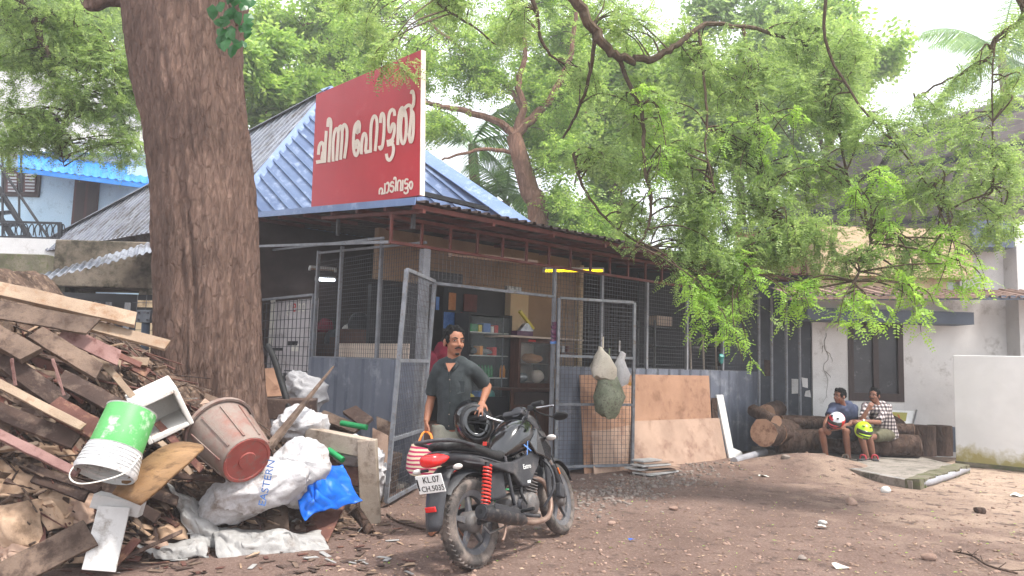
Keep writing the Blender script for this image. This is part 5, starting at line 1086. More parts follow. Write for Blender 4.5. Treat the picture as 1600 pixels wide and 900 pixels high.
PK = [
    ('long fresh-sawn plank on the very top of the heap', -40, 444, 212, 500, .13, 0.043, 'pine', 5.6, 5.9), ('long pale plank just under the topmost one, reaching the trunk', 60, 487, 262, 540, .1, 0.031, 'pine', 5.75, 5.95),
    ('wide grey-tan board with rounded end below the top planks', -40, 478, 146, 511, .16, 0.019, 'old_wood', 5.45, 5.6), ('thick short beam end jutting out at the left', -30, 512, 50, 556, .15, 0.056, 'old_wood', 5.2, 5.2),
    ('mauve painted board sticking out towards the steel post', 96, 518, 186, 560, .13, 0.019, 'mauve_wood', 5.6, 5.75), ('thin red lath under the mauve board', 130, 530, 220, 571, .05, 0.019, 'red_wood', 5.7, 5.8),
    ('grey weathered beam slanting down behind the thin uprights', 55, 520, 155, 582, .13, 0.043, 'old_wood', 5.4, 5.5), ('pale lath leaning steeply beside the steel post', 160, 565, 212, 625, .05, 0.015, 'pine', 5.8, 5.7),
    ('dark brown beam above the foam box', 95, 590, 190, 640, .12, 0.043, 'dark_wood', 5.35, 5.4), ('long split board crossing the heap at mid height', -20, 590, 130, 668, .06, 0.025, 'pine', 5.0, 5.1),
    ('blackened beam with a white cord loop', 0, 560, 100, 632, .13, 0.062, 'dark_wood', 5.2, 5.3), ('reddish beam end left of the green bucket', 80, 632, 150, 672, .14, 0.050, 'red_wood', 5.15, 5.2),
    ('long thin board ending under the green bucket', -10, 675, 122, 740, .06, 0.031, 'mauve_wood', 4.95, 5.0), ('dark plank behind the green bucket', -10, 640, 120, 690, .12, 0.031, 'dark_wood', 5.1, 5.15),
    ('wide dark plank lying at the foot of the heap', 0, 905, 142, 832, .22, 0.025, 'old_wood', 4.9, 5.1), ('broken brown stick right of the white slab', 180, 880, 215, 842, .06, 0.019, 'red_wood', 5.15, 5.25),
    ('thin stick along the foot of the heap', 150, 892, 285, 830, .03, 0.012, 'dark_wood', 5.2, 5.4), ('brown lath under the curved slab', 230, 740, 352, 750, .05, 0.019, 'dark_wood', 5.6, 5.85),
    ('split lath between foam box and tub', 245, 660, 315, 735, .05, 0.019, 'red_wood', 5.7, 5.6), ('brown board leaning on the trunk behind the tub', 280, 690, 335, 620, .2, 0.012, 'old_wood', 6.9, 7.15),
    ('slim batten beside the tub', 250, 690, 300, 740, .04, 0.012, 'pine', 5.6, 5.6), ('upright thin branch stick in the heap', 82, 560, 100, 618, .02, 0.012, 'mauve_wood', 5.05, 5.1), ('second thin branch stick, nearer the edge', 18, 560, 24, 602, .02, 0.012, 'mauve_wood', 5.0, 5.05),
]
for q in PK: plank(*q[:8], q[8], q[9])
for i in range(80):
    px, py = rnd.uniform(-20, 250), rnd.uniform(545, 760)
    ln = rnd.uniform(50, 130); a_ = rnd.gauss(.5, .28); q0 = H(px, py, .05); q1x, q1y = px + ln * math.cos(a_), py + ln * math.sin(a_)
    if q1x > 300: continue
    if 120 < q1x < 250 and 640 < q1y < 760: continue
    plank('rough scrap board half buried in the timber heap', px, py, q1x, q1y, rnd.uniform(.03, .11), rnd.uniform(.012, .035), rnd.choice(('dark_wood', 'dark_wood', 'old_wood', 'red_wood', 'old_wood', 'pine')), q0.y, q0.y + rnd.uniform(-.1, .25), 'half buried scrap boards', rnd.gauss(0, .4), off=.06)

# inverted paint bucket
d = (P(207, 641, 5.2) - P(163, 742, 4.98)).normalized(); base = P(163, 742, 4.98); Lb = (P(207, 641, 5.2) - base).length
mx_ = Matrix((*[v for v in frame_of(d)],)).transposed(); bk = thing('paint_bucket', 'overturned green and white paint bucket with wire handle', 'bucket', base)
rb0, rb1 = .2, .165
b = MB(); b.lathe([(rb1 + .006, Lb * .38), (rb1, Lb * .97), (rb1 - .01, Lb)], 28, base, mx_); b.build('printed_shell', 'bucket_green', bk, True)
pr_ = []
for i in range(6): z = Lb * (.05 + i * .055); pr_ += [(rb0 - i * .004, z), (rb0 - i * .004, z + Lb * .022), (rb0 - .012 - i * .004, z + Lb * .026), (rb0 - .012 - i * .004, z + Lb * .05)]
b = MB(); b.lathe([(rb0 - .01, 0)] + pr_ + [(rb1 + .012, Lb * .385)], 28, base, mx_, cap=False); b.build('ribbed_rim', 'bucket_white', bk, True)
b = MB(); b.lathe([(rb1 - .002, Lb * .97 + .001), (rb1 + .004, Lb * .99), (rb1 - .02, Lb + .004)], 28, base, mx_); b.build('base_disc', 'bucket_white', bk, True)
b = MB(); x_, y_ = mx_.col[0], mx_.col[1]; c_ = base + d * Lb * .3; b.tube(smoothpts([c_ - x_ * .21, c_ - x_ * .2 - y_ * .0 - d * .13 + V((0, -.1, 0)), base - d * .02 + V((0, -.24, 0)), c_ + x_ * .2 - d * .1 + V((0, -.14, 0)), c_ + x_ * .2], 5), .005, 5); b.build('wire_handle', 'paper', bk)
for i, (du, dv, w_, h_) in enumerate(((-.06, .82, .07, .03), (.05, .84, .06, .04), (-.08, .7, .09, .02), (.07, .6, .05, .1), (0, .55, .1, .05))):
    a_ = math.atan2(-1, du * 6); vv = V((0, 0, 0)); b = MB(); ang = -1.57 + du * 5
    pts_ = [base + mx_ @ V((math.cos(ang + k * .05) * (rb1 + .0085), math.sin(ang + k * .05) * (rb1 + .0085), Lb * dv + z_ * h_)) for z_ in (0, 1) for k in (range(int(w_ * 100)))]
    n_ = len(pts_) // 2; b.add(pts_, [(k, k + 1, n_ + k + 1, n_ + k) for k in range(n_ - 1)]); b.build('print_patch', 'blue_print' if i == 4 else 'bucket_white', bk)
# foam box, open side to the viewer
fx = thing('foam_box', 'open white foam box beside the green bucket', 'box', H(240, 660))
c0_ = P(249, 640, 5.75); m_ = Euler((R(12), R(-28), R(28))).to_matrix(); S_ = (.34, .42, .32); tk = .035
def fo(name, c, s): b = MB(); b.box(c0_ + m_ @ V(c), s, m_); b.build(name, 'foam', fx, bevel=.008)
fo('bottom', (0, S_[1] / 2, 0), (S_[0], tk, S_[2])); fo('side', (-S_[0] / 2 + tk / 2, 0, 0), (tk, S_[1] - tk, S_[2])); fo('side', (S_[0] / 2 - tk / 2, 0, 0), (tk, S_[1] - tk, S_[2])); fo('side', (0, 0, S_[2] / 2 - tk / 2), (S_[0] - 2 * tk, S_[1] - tk, tk)); fo('side', (0, 0, -S_[2] / 2 + tk / 2), (S_[0] - 2 * tk, S_[1] - tk, tk))
# tub lying on its side
tb = thing('plastic_tub', 'dusty reddish plastic tub lying on its side', 'tub', H(350, 720)); p0, p1 = P(343, 672, 6.0), P(384, 717, 5.72); d = (p1 - p0).normalized(); mx_ = Matrix((*[v for v in frame_of(d)],)).transposed(); Lb = (p1 - p0).length + .02
b = MB(); b.lathe([(.262, 0), (.252, .02), (.247, .05), (.212, Lb * .75), (.2, Lb - .03), (.19, Lb - .001)], 30, p0, mx_); b.build('tub_wall', 'tub_red', tb, True)
b = MB(); b.lathe([(.255, -.012), (.285, -.012), (.285, .022), (.266, .022)], 30, p0, mx_, cap=False); b.build('tub_rim', 'tub_red', tb, True)
b = MB(); b.lathe([(.185, Lb), (.185, Lb + .008), (.165, Lb + .008), (.16, Lb + .002), (.07, Lb + .002), (.065, Lb + .012), (.0, Lb + .012)], 30, p0, mx_); b.build('tub_base', 'tub_base', tb, True)
for k in range(10):
    a_ = 2 * math.pi * k / 10; b = MB(); b.bar(p0 + mx_ @ V((.252 * math.cos(a_), .252 * math.sin(a_), .05)), p0 + mx_ @ V((.205 * math.cos(a_), .205 * math.sin(a_), Lb - .03)), .014, .01, up=mx_ @ V((math.cos(a_), math.sin(a_), 0))); b.build('tub_rib', 'tub_red', tb)
# bent veneer slab
b = MB(); e_ = [(190, 778), (215, 752), (240, 728), (268, 708), (295, 698), (316, 697)]; L1 = [P(x - 14 + (14 - i * 3.2 if False else 0), y, 5.05 + .06 * i) for i, (x, y) in enumerate(e_)]
up_ = [(176, 772), (204, 738), (232, 714), (258, 698), (286, 692), (316, 697)]; dn_ = [(218, 789), (248, 765), (272, 742), (296, 722), (310, 708), (318, 702)]
A_ = smoothpts([P(x, y, 5.15 + .05 * i) for i, (x, y) in enumerate(up_)], 3); B_ = smoothpts([P(x, y, 5.0 + .05 * i) for i, (x, y) in enumerate(dn_)], 3)
n_ = len(A_); b.add(A_ + B_, [(i, i + 1, n_ + i + 1, n_ + i) for i in range(n_ - 1)]); mat('veneer', (126, 96, 66), (160, 126, 90), 1.6, .75, .2, 20, c3=(96, 70, 48), c3amt=.3, c3scale=7, stretch=(1, 4, 3)); b.build('bent_slab', 'veneer', None, True, 'bent brown wood slab lying before the green bucket', 'plank', solid=.022)
q4 = [P(153, 790, 5.15), P(203, 793, 5.2), P(180, 894, 5.05), P(127, 890, 5.0)]; nn2 = (q4[1] - q4[0]).cross(q4[2] - q4[0]).normalized(); b = MB(); b.prism(q4, nn2 * .025 * (1 if nn2.y > 0 else -1)); b.build('grey_slab', 'slab_white', None, label='flat grey-white slab standing at the foot of the heap', cat='slab', bevel=.004)
b = MB(); b.bar(P(148, 780, 5.25), P(222, 796, 5.3), .12, .1); b.jit(.012, 9); b.build('broken_block', 'slab_white', None, label='broken pale block behind the grey-white slab', cat='block', bevel=.006)

def crumple(label, pts, m, amp=.05, f=5, name='crumpled_paper', cat='paper', nu=30, nv=24, Y=None, off=.04, bulge=0.05, seed=0, extra=0):
    "pts: four pixel corners (tl, tr, br, bl) laid on the heap"
    q = []
    for i, p in enumerate(pts): q.append(P(p[0], p[1], p[2]) if len(p) == 3 else H(p[0], p[1], off))
    b = MB()
    def fn(u, v):
        p = q[0].lerp(q[1], u).lerp(q[3].lerp(q[2], u), v); w = math.sin(math.pi * u) * math.sin(math.pi * v); s_ = V((seed, seed * 1.7, 0))
        nv_ = mnoise.noise_vector(p * f + s_) * amp + mnoise.noise_vector(p * f * 2.7 + s_) * amp * .45 + V((0, 1, -.6)) * amp * (.6 * (1 - min(1, abs(mnoise.noise(p * f * 1.3 + s_)) * 4)) + .3 * (1 - min(1, abs(mnoise.noise(p * f * 3.1 - s_)) * 4)))
        return p + nv_ * (.6 + .4 * w) + V((0, -bulge, bulge * .7)) * w + V((mnoise.noise(p * 3 + s_), 0, mnoise.noise(p * 3.3 - s_))) * amp * 1.0
    b.grid(fn, nu, nv); return b.build(name, m, None, True, label, cat, solid=.004)
crumple('large torn brown paper sheet at the left edge of the heap', [(-20, 716), (118, 720), (110, 770), (-20, 775)], 'card', .05, 4, seed=1); crumple('torn brown paper hanging in the middle of the paper pile', [(58, 755), (118, 752), (110, 820), (70, 832)], 'card', .05, 4, seed=2)
crumple('brown paper bundle at the lower left corner', [(-20, 790), (60, 785), (70, 850), (-20, 850)], 'card', .06, 4, seed=3); crumple('crinkled pale paper left of the grey-white slab', [(100, 775), (152, 770), (150, 810), (112, 822)], 'ply_dusty', .04, 9, seed=4); crumple('brown paper tucked behind the long thin board', [(50, 690), (128, 702), (120, 722), (56, 712)], 'card', .04, 6, seed=5)
crumple('pale paper scrap at the lower left ground', [(0, 850), (56, 850), (50, 885), (10, 885)], 'ply_dusty', .04, 9, seed=6); crumple('brown leaf-like scrap right of the slab, upper', [(245, 815), (290, 812), (292, 842), (250, 846)], 'card', .04, 7, seed=7, nu=8, nv=6); crumple('brown leaf-like scrap right of the slab, lower', [(225, 842), (262, 838), (262, 860), (228, 862)], 'ply_dusty', .03, 7, seed=8, nu=8, nv=6)
crumple('long grey plastic sheet sliding down the heap', [(262, 752), (312, 775), (352, 842), (300, 852)], 'sheet_grey', .06, 4, 'plastic_sheet', 'sheet', 44, 30, seed=9, bulge=.1); crumple('grey plastic sheet spread flat on the ground below the sacks', [(330, 822), (498, 828), (516, 858), (340, 872)], 'sheet_grey', .05, 4, 'plastic_sheet', 'sheet', 60, 28, seed=10, bulge=.1, off=.06)
crumple('small grey plastic flap left of the spread sheet', [(205, 850), (320, 838), (335, 868), (240, 872)], 'sheet_grey', .04, 6, 'plastic_sheet', 'sheet', 40, 20, seed=11, off=.05)

def sack(label, c, r, rot, m='sack_white', jit=.07, f=4, name='sack'):
    b = MB(); b.ell((0, 0, 0), r, 72, 48)
    M3 = Euler(rot).to_matrix(); c = V(c)
    for i, p in enumerate(b.v):
        n_ = p.normalized() if p.length else V((0, 0, 1)); s_ = (abs(p.x / r[0]) ** 4) * .25; q = p * (1 - 0) ; q = V((q.x, q.y * (1 + s_), q.z * (1 + s_ * .5))); w = c + M3 @ q
        ws = V((w.x * 1.0, w.y, w.z * 1.6)); k = mnoise.noise(w * f * .8) * jit * 1.1 + (1 - min(1, abs(mnoise.noise(ws * f * 1.1 + V((9, 2, 1)))) * 3.2)) * jit * .42 + (1 - min(1, abs(mnoise.noise(ws * f * 2.4 + V((4, 7, 1)))) * 3.2)) * jit * .2 + (1 - min(1, abs(mnoise.noise(ws * f * 5 + V((4, 1, 6)))) * 3)) * jit * .07 - jit * .3; b.v[i] = w + M3 @ n_ * k
    return b.build(name, m, None, True, label, 'sack')
sk = sack('white woven sack with blue print lying below the tub', P(398, 766, 6.0), (.46, .22, .19), (R(5), R(-24), R(12)))
text3d('EASTERN', .085, P(414, 792, 5.74), V((.12, .1, .95)).normalized(), V((-.93, .2, .1)).normalized(), 'blue_print', sk, 'sack_print')
sack('white woven sack end standing above the printed one', P(468, 738, 6.35), (.22, .2, .3), (0, R(20), 0)); sack('round white bag under the long stick', P(470, 664, 7.3), (.27, .22, .18), (0, R(-8), 0), f=5); sack('white bag with red mark leaning on the grey fence', P(472, 615, 8.9), (.22, .14, .3), (0, R(-30), 0), jit=.1); sack('white bag half under the concrete frame', P(570, 740, 7.6), (.2, .16, .3), (0, 0, 0), jit=.1); sack('white cloth flap beside the open gate foot', P(596, 748, 7.9), (.1, .1, .2), (0, 0, 0), jit=.08); sack('white bag stuffed behind the blue sheet', P(540, 705, 7.2), (.3, .14, .12), (0, R(10), 0), jit=.07)
crumple('bright blue plastic sheet thrown over boards', [(446, 740, 6.35), (528, 722, 6.65), (566, 784, 6.5), (476, 812, 6.1)], 'tarp_blue', .05, 4, 'blue_sheet', 'sheet', 50, 40, seed=12, bulge=.16)
# concrete door frame corner
cf = thing('broken_doorway', 'broken concrete door frame corner leaning by the gate', 'door frame', G(588, 812)); pA, pB, pC = P(482, 681, 7.15), P(573, 699, 6.95), P(581, 808, 6.95)
b = MB(); b.bar(pA, pB + V((.05, 0, -.01)), .14, .17); b.jit(.01, 8); b.build('lintel', 'frame_concrete', cf, bevel=.008); b = MB(); b.bar(pB + V((0, 0, .07)), V((pC.x, pC.y, -.01)), .14, .17, up=(1, 0, 0)); b.jit(.01, 8); b.build('jamb', 'frame_concrete', cf, bevel=.008)
def board(label, quad, m, t=.018, name='board', cat='board'):
    q = [P(*p) for p in quad]; q[3] = q[3]; nn3 = (q[1] - q[0]).cross(q[2] - q[0]).normalized(); nn3 = nn3 if nn3.y > 0 else -nn3; b = MB(); b.prism(q, nn3 * t); return b.build(name, m, None, label=label, cat=cat, bevel=.002)
board('brown carton board below the printed sack, left one', [(372, 795, 6.3), (405, 788, 6.35), (408, 834, 6.1), (374, 832, 6.1)], 'mauve_wood'); board('brown carton board below the printed sack, middle one', [(405, 780, 6.4), (448, 765, 6.5), (452, 832, 6.15), (412, 834, 6.12)], 'old_wood'); board('dark brown board left of the red board', [(440, 772, 6.6), (470, 768, 6.7), (478, 828, 6.25), (452, 832, 6.22)], 'dark_wood'); board('dusty red board sloping below the blue sheet', [(470, 780, 6.7), (548, 770, 6.9), (512, 846, 6.1), (474, 832, 6.3)], 'red_wood'); board('maroon board behind the blue sheet', [(508, 712, 7.2), (562, 718, 7.2), (560, 760, 6.95), (512, 745, 7.0)], 'red_wood')
board('tan board leaning on the grid panel', [(408, 576, 8.9), (434, 574, 9.0), (448, 618, 8.7), (410, 620, 8.7)], 'ply'); board('grey board leaning against the trunk foot', [(320, 622, 7.0), (345, 640, 6.9), (312, 690, 6.4), (270, 680, 6.6)], 'ply_dusty')
b = MB(); b.box(P(450, 638, 8.4), (.62, .4, .22), Euler((0, 0, R(12))).to_matrix()); b.build('dark_box', 'dark_wood', None, label='low dark wooden box between trunk and grey fence', cat='box', bevel=.01)
b = MB(); p = P(440, 665, 8.2); b.box((p.x, p.y, .35), (.8, .5, .7), Euler((0, 0, R(12))).to_matrix()); b.jit(.05, 3); b.build('earth_bank', 'debris', None, label='earth bank under the low dark box', kind='structure')
b = MB(); pts = smoothpts([P(418, 540, 8.6), P(428, 560, 8.5), P(442, 605, 8.35), P(452, 640, 8.2)], 5); b.tube(pts, .035, 10); b.build('black_hose', 'black_rubber', None, True, 'bent black pipe leaning in front of the grid panel', 'pipe')
b = MB(); b.bar(P(418, 702, 6.6), P(521, 573, 7.4), .075, .05, w2=.012, h2=.012); b.jit(.006, 9); b.build('pointed_pole', 'old_wood', None, label='long pointed wooden stake leaning over the sacks', cat='stake')
b = MB(); b.tube([P(533, 661, 7.9), P(573, 668, 7.8)], .03, 10); b.build('green_pipe', 'green_tube', None, True, 'green plastic pipe lying below the grey fence', 'pipe'); b = MB(); b.tube([P(513, 703, 7.0), P(536, 719, 6.9)], .028, 10); b.build('green_pipe', 'green_tube', None, True, 'short green pipe beside the blue sheet', 'pipe')
b = MB(); b.tube(smoothpts([P(553, 795, 6.6), P(566, 812, 6.6), P(580, 834, 6.5)], 3), [.06, .05, .05, .045, .045, .045, .04], 9); b.build('branch_stub', 'log_bark', None, True, 'knobbly branch piece on the ground by the concrete frame', 'branch')
board('pale board leaning inside the open gate', [(582, 668, 8.3), (606, 680, 8.2), (604, 742, 7.9), (580, 735, 8.0)], 'ply_dusty'); board('brown board behind the pale one at the gate', [(588, 650, 8.5), (612, 660, 8.4), (612, 720, 8.1), (590, 710, 8.2)], 'old_wood')
for i, (x0, y0, x1, y1, w_, lb) in enumerate(((500, 648, 560, 672, .12, 'brown plank along the foot of the grey fence, upper'), (515, 668, 568, 690, .1, 'brown plank along the foot of the grey fence, lower'), (546, 640, 575, 662, .16, 'short dark board at the fence foot'))): plank(lb, x0, y0, x1, y1, w_, .04, 'dark_wood' if i else 'old_wood', 8.2, 8.0)
b = MB(); b.box(V((P(530, 690, 8.2).x, 8.3, .22)), (1.2, .6, .45), FR); b.jit(.08, 3); b.build('fence_bank', 'debris', None, label='earth bank along the foot of the side fence', kind='structure')
b = MB(); pts = smoothpts([P(606, 800, 7.3), P(640, 812, 7.2), P(690, 832, 7.0)], 5); 
pts = [V((p.x, p.y, .015)) for p in [G(604, 806), G(622, 818), G(648, 826), G(664, 830)]]; b.tube(smoothpts(pts, 4), .009, 6); b.build('ground_stick', 'log_bark', None, True, 'thin twig on the ground before the open gate', 'twig')
# ------------------------------------------------------------------ plywood sheets leaning on the front fence
def leaning(label, x0, x1, ytop0, ytop1, ybot0, ybot1, m, nt=-.1, nb=-.4, t=.014, name='plywood_sheet', cat='plywood', xb0=None, xb1=None):
    xb0 = x0 if xb0 is None else xb0; xb1 = x1 if xb1 is None else xb1
    q = [PL(x0, ytop0, F(0, nt, 0), FN), PL(x1, ytop1, F(0, nt, 0), FN), PL(xb1, ybot1, F(0, nb, 0), FN), PL(xb0, ybot0, F(0, nb, 0), FN)]
    nn3 = (q[1] - q[0]).cross(q[3] - q[0]).normalized(); nn3 = nn3 if nn3.dot(FN) > 0 else -nn3
    b = MB(); b.prism(q, nn3 * t); return b.build(name, m, None, label=label, cat=cat, bevel=.002)
leaning('tall plywood sheet standing behind the folded mesh gate', 906, 990, 586, 586, 752, 748, 'ply', -.09, -.3, xb0=914)
leaning('narrow plywood sheet in front of the tall one, behind the gate', 923, 990, 655, 650, 760, 752, 'ply_dusty', -.16, -.4, xb0=930)
leaning('large upper plywood sheet leaning right of the gate', 988, 1108, 585, 587, 745, 725, 'ply', -.1, -.3, xb0=988, xb1=1115)
leaning('large lower dusty plywood sheet right of the gate', 988, 1124, 658, 653, 742, 731, 'ply_dusty', -.22, -.5, xb0=990, xb1=1138)
b = MB(); q = [(1120, 617, -.12), (1130, 617, -.12), (1146, 700, -.4), (1158, 705, -.44), (1166, 718, -.5), (1141, 722, -.5)]; b.prism([PL(x, y, F(0, n_, 0), FN) for x, y, n_ in q], FN * .03); b.build('white_offcut', 'white_plaster', None, label='white L-shaped offcut leaning beside the plywood', cat='offcut', bevel=.004)
b = MB(); q = [(1136, 727), (1160, 718), (1180, 722), (1146, 732)]; b.prism([G(x, y, .03) for x, y in q], (0, 0, .035)); b.build('flat_stone_slab', 'ply_dusty', None, label='flat pale slab on the ground at the white offcut foot', cat='slab', bevel=.006)
b = MB(); b.bar(PL(1115, 622, F(0, -.1, 0), FN), PL(1118, 660, F(0, -.2, 0), FN), .1, .03); b.jit(.02, 8); b.build('dark_bark_piece', 'log_bark', None, label='dark bark strip behind the white offcut', cat='bark')
for i in range(7):
    zc = .03 + i * .026; c_ = G(1022 + rnd.uniform(-12, 10) + (i % 2) * 6, 741 - rnd.uniform(0, 2)); b = MB(); ln = .75 - i * .05 + rnd.uniform(-.1, .1); d_ = (FA + FN * rnd.uniform(-.25, .1)).normalized()
    b.bar(V((c_.x, c_.y, zc)) - d_ * ln / 2, V((c_.x, c_.y, zc)) + d_ * ln / 2, .3 - i * .015, .018, up=ZZ); b.jit(.004, 8); b.build('stacked_strip', 'ply_dusty' if i % 2 else 'slab_white', None, label='%s flat strip in the low stack before the plywood' % ('lowest', 'second lowest', 'third', 'middle', 'fifth', 'second highest', 'topmost')[i], cat='strip', group='strips stacked before the plywood')
# bags hanging on the folded gate
gd = (V((1.77, 10.62, .1)) - F(2.2, -.1, .1)).normalized(); gn = V((gd.y, -gd.x, 0))
def gp(x, y, off): return PL(x, y, F(2.2, -.1, 0) + gn * off, gn)
mat('bag_cream', (196, 186, 170), (216, 208, 194), 4, .7, .2, 14, c3=(156, 140, 124), c3amt=.2); mat('bag_green', (112, 118, 96), (148, 152, 130), 8, .6, .3, 20, c3=(90, 84, 70), c3amt=.4)
def hang(label, c, w, h, m, knot):
    b = MB(); b.lathe([(.015, 0), (.03, -.05), (w * .55, -h * .3), (w, -h * .65), (w * .9, -h * .9), (w * .4, -h)], 20, c); b.jit(.07, 5); b.jit(.03, 12)
    for i, p in enumerate(b.v): b.v[i] = c + (p - c) + gn * 0
    o = b.build('hanging_bag', m, None, True, label, 'bag'); 
    b2 = MB(); b2.tube([c + ZZ * .14, c - ZZ * .02], .012, 6); b2.build('knot', m, o); return o
hang('cream bag tied high on the mesh gate', gp(942, 542, .2), .2, .46, 'bag_cream', 1); hang('white bag tied beside the cream one on the gate', gp(968, 548, .16), .15, .52, 'sack_white', 1); hang('long dirty green net bag hanging on the gate', gp(952, 560, .24), .19, .8, 'bag_green', 1)
b = MB(); p = gp(984, 600, .03); b.box(p, (.035, .03, .045)); b.tube([p + V((-.012, 0, .02)), p + V((-.01, 0, .05)), p + V((.01, 0, .05)), p + V((.012, 0, .02))], .004, 5); mat('brass', (176, 130, 60), (190, 146, 80), 6, .4, metal=.6); b.build('padlock', 'brass', None, label='brass padlock hanging on the folded gate', cat='padlock')

# ------------------------------------------------------------------ logs on the porch
mat('log_end', (160, 126, 104), (190, 156, 132), 3, .85, .2, 30, c3=(112, 78, 62), c3amt=.4, c3scale=6)
def log(label, p0, p1, r0, r1, name='log', seg=18, endm='log_end', lob=.12):
    t = thing(name, label, 'log', (V(p0) + V(p1)) / 2 - ZZ * r0); p0, p1 = V(p0), V(p1); x_, y_, d_ = frame_of(p1 - p0); n_ = 12; b = MB(); vs_ = []; sd = rnd.uniform(0, 50)
    for i in range(n_ + 1):
        k = i / n_; c_ = p0.lerp(p1, k) + x_ * .03 * mnoise.noise(V((k * 2, sd, 0))) + y_ * .03 * mnoise.noise(V((k * 2, sd, 5)))
        for s_ in range(seg):
            a_ = 2 * math.pi * s_ / seg; r_ = lerp(r0, r1, k) * (1 + lob * mnoise.noise(V((math.cos(a_) * 1.5, math.sin(a_) * 1.5, k * 1.5 + sd))) + .06 * mnoise.noise(V((math.cos(a_) * 5, math.sin(a_) * 5, k * 4 + sd)))); vs_.append(c_ + x_ * math.cos(a_) * r_ + y_ * math.sin(a_) * r_)
    b.add(vs_, [(i * seg + s_, i * seg + (s_ + 1) % seg, (i + 1) * seg + (s_ + 1) % seg, (i + 1) * seg + s_) for i in range(n_) for s_ in range(seg)]); b.build('bark', 'log_bark', t, True)
    for ring, dd in ((vs_[:seg], -d_), (vs_[-seg:], d_)):
        e = MB(); e.prism(ring, dd * .004); e.build('cut_end', endm, t)
    return t
LZ = .1
log('long thick log the two men sit on, resting on the porch', P(1215, 690, 12.75) * V((1, 1, 0)) + V((0, 0, LZ + .2)) if False else V((P(1213, 690, 12.75).x, 12.75, LZ + .2)), V((P(1432, 690, 12.6).x, 12.6, LZ + .2)), .2, .2, endm='log_bark')
log('slimmer log lying behind on top of the seat log, left half', V((P(1222, 660, 12.95).x, 12.98, LZ + .48)), V((P(1345, 660, 12.95).x, 13.0, LZ + .5)), .13, .12)
log('slim log on top of the thick log, beside the seated men', V((P(1370, 672, 12.9).x, 12.92, LZ + .45)), V((P(1422, 672, 12.9).x, 12.86, LZ + .42)), .1, .12)
log('upright thick log piece with cut face behind the plaid shirt', V((P(1385, 672, 13.2).x, 13.2, LZ + .3)), V((P(1404, 640, 13.2).x, 13.25, LZ + .56)), .16, .15)
log('big log with round pale cut end by the grey fence', P(1193, 675, 12.3), P(1205, 675, 13.3) + V((.5, 0, 0)), .23, .22)
log('thin log lying over the big cut ends', P(1212, 660, 12.25), P(1176, 640, 13.0), .1, .1); log('log with brown cut end on top near the dark wall', P(1198, 645, 12.9), P(1215, 640, 13.4), .16, .15); log('split log end right of the big round one', P(1212, 678, 12.5), P(1250, 668, 13.3), .2, .18); log('slanting log behind the thin one', P(1190, 648, 13.1), P(1228, 676, 13.0), .1, .09)
def stump(label, x, y, r):
    c_ = P(x, 715, y); t = thing('tree_stump', label, 'stump', (c_.x, y, LZ)); b = MB(); sd = rnd.uniform(0, 40); seg = 20; vs_ = []
    for z in (0, .1, .25, .4, .5):
        for s_ in range(seg):
            a_ = 2 * math.pi * s_ / seg; r_ = r * (1 + .14 * mnoise.noise(V((math.cos(a_) * 2, math.sin(a_) * 2, sd))) + .06 * mnoise.noise(V((math.cos(a_) * 6, math.sin(a_) * 6, z * 3 + sd)))); vs_.append(V((c_.x + r_ * math.cos(a_), y + r_ * math.sin(a_), LZ + z)))
    b.add(vs_, [(i * seg + s_, i * seg + (s_ + 1) % seg, (i + 1) * seg + (s_ + 1) % seg, (i + 1) * seg + s_) for i in range(4) for s_ in range(seg)]); b.build('bark', 'log_bark', t, True); e = MB(); e.prism(vs_[-seg:], ZZ * .01); e.build('cut_top', 'log_bark', t)
stump('dark stump nearest the log end on the porch', 1440, 13.0, .21); stump('dark stump against the white wall corner', 1470, 13.1, .2)
# leaning sign board behind the men
ls = thing('leaning_sign', 'old printed sign board leaning on the wall behind the plaid shirt', 'sign', P(1408, 690, 13.4)); q = [P(1375, 640, 13.45), P(1429, 642, 13.5), P(1420, 678, 13.1), P(1378, 676, 13.05)]; nn3 = (q[1] - q[0]).cross(q[3] - q[0]).normalized(); nn3 = nn3 if nn3.y > 0 else -nn3
xd = (q[1] - q[0]).normalized(); yd = (q[0] - q[3]).normalized(); yd = (yd - xd * yd.dot(xd)).normalized(); pn = -nn3
b = MB(); b.prism(q, nn3 * .02); b.build('panel', 'white_paint', ls); mat('olive_print', (150, 146, 70), (166, 160, 84), 5, .6); mat('navy_print', (34, 44, 66), (44, 54, 78), 5, .6)
def lq(u0, u1, v0, v1, m, nm='printed_patch', o=.004):
    b = MB(); f_ = lambda u, v: q[3].lerp(q[2], u).lerp(q[0].lerp(q[1], u), v) + pn * o; b.prism([f_(u0, v0), f_(u1, v0), f_(u1, v1), f_(u0, v1)], pn * .001); b.build(nm, m, ls)
lq(.05, .8, .52, .9, 'olive_print'); lq(.02, .72, .3, .5, 'navy_print')
text3d('U', .19, q[3].lerp(q[2], .44).lerp(q[0].lerp(q[1], .44), .56) + pn * .007, xd, yd, 'red_print', ls); text3d('DATION', .085, q[3].lerp(q[2], .14).lerp(q[0].lerp(q[1], .14), .34) + pn * .007, xd, yd, 'white_paint', ls)
b = MB(); b.tube([q[1] + xd * .03 + pn * .02, q[2] + xd * .03 + pn * .02], .018, 8); b.build('side_pipe', 'steel', ls)
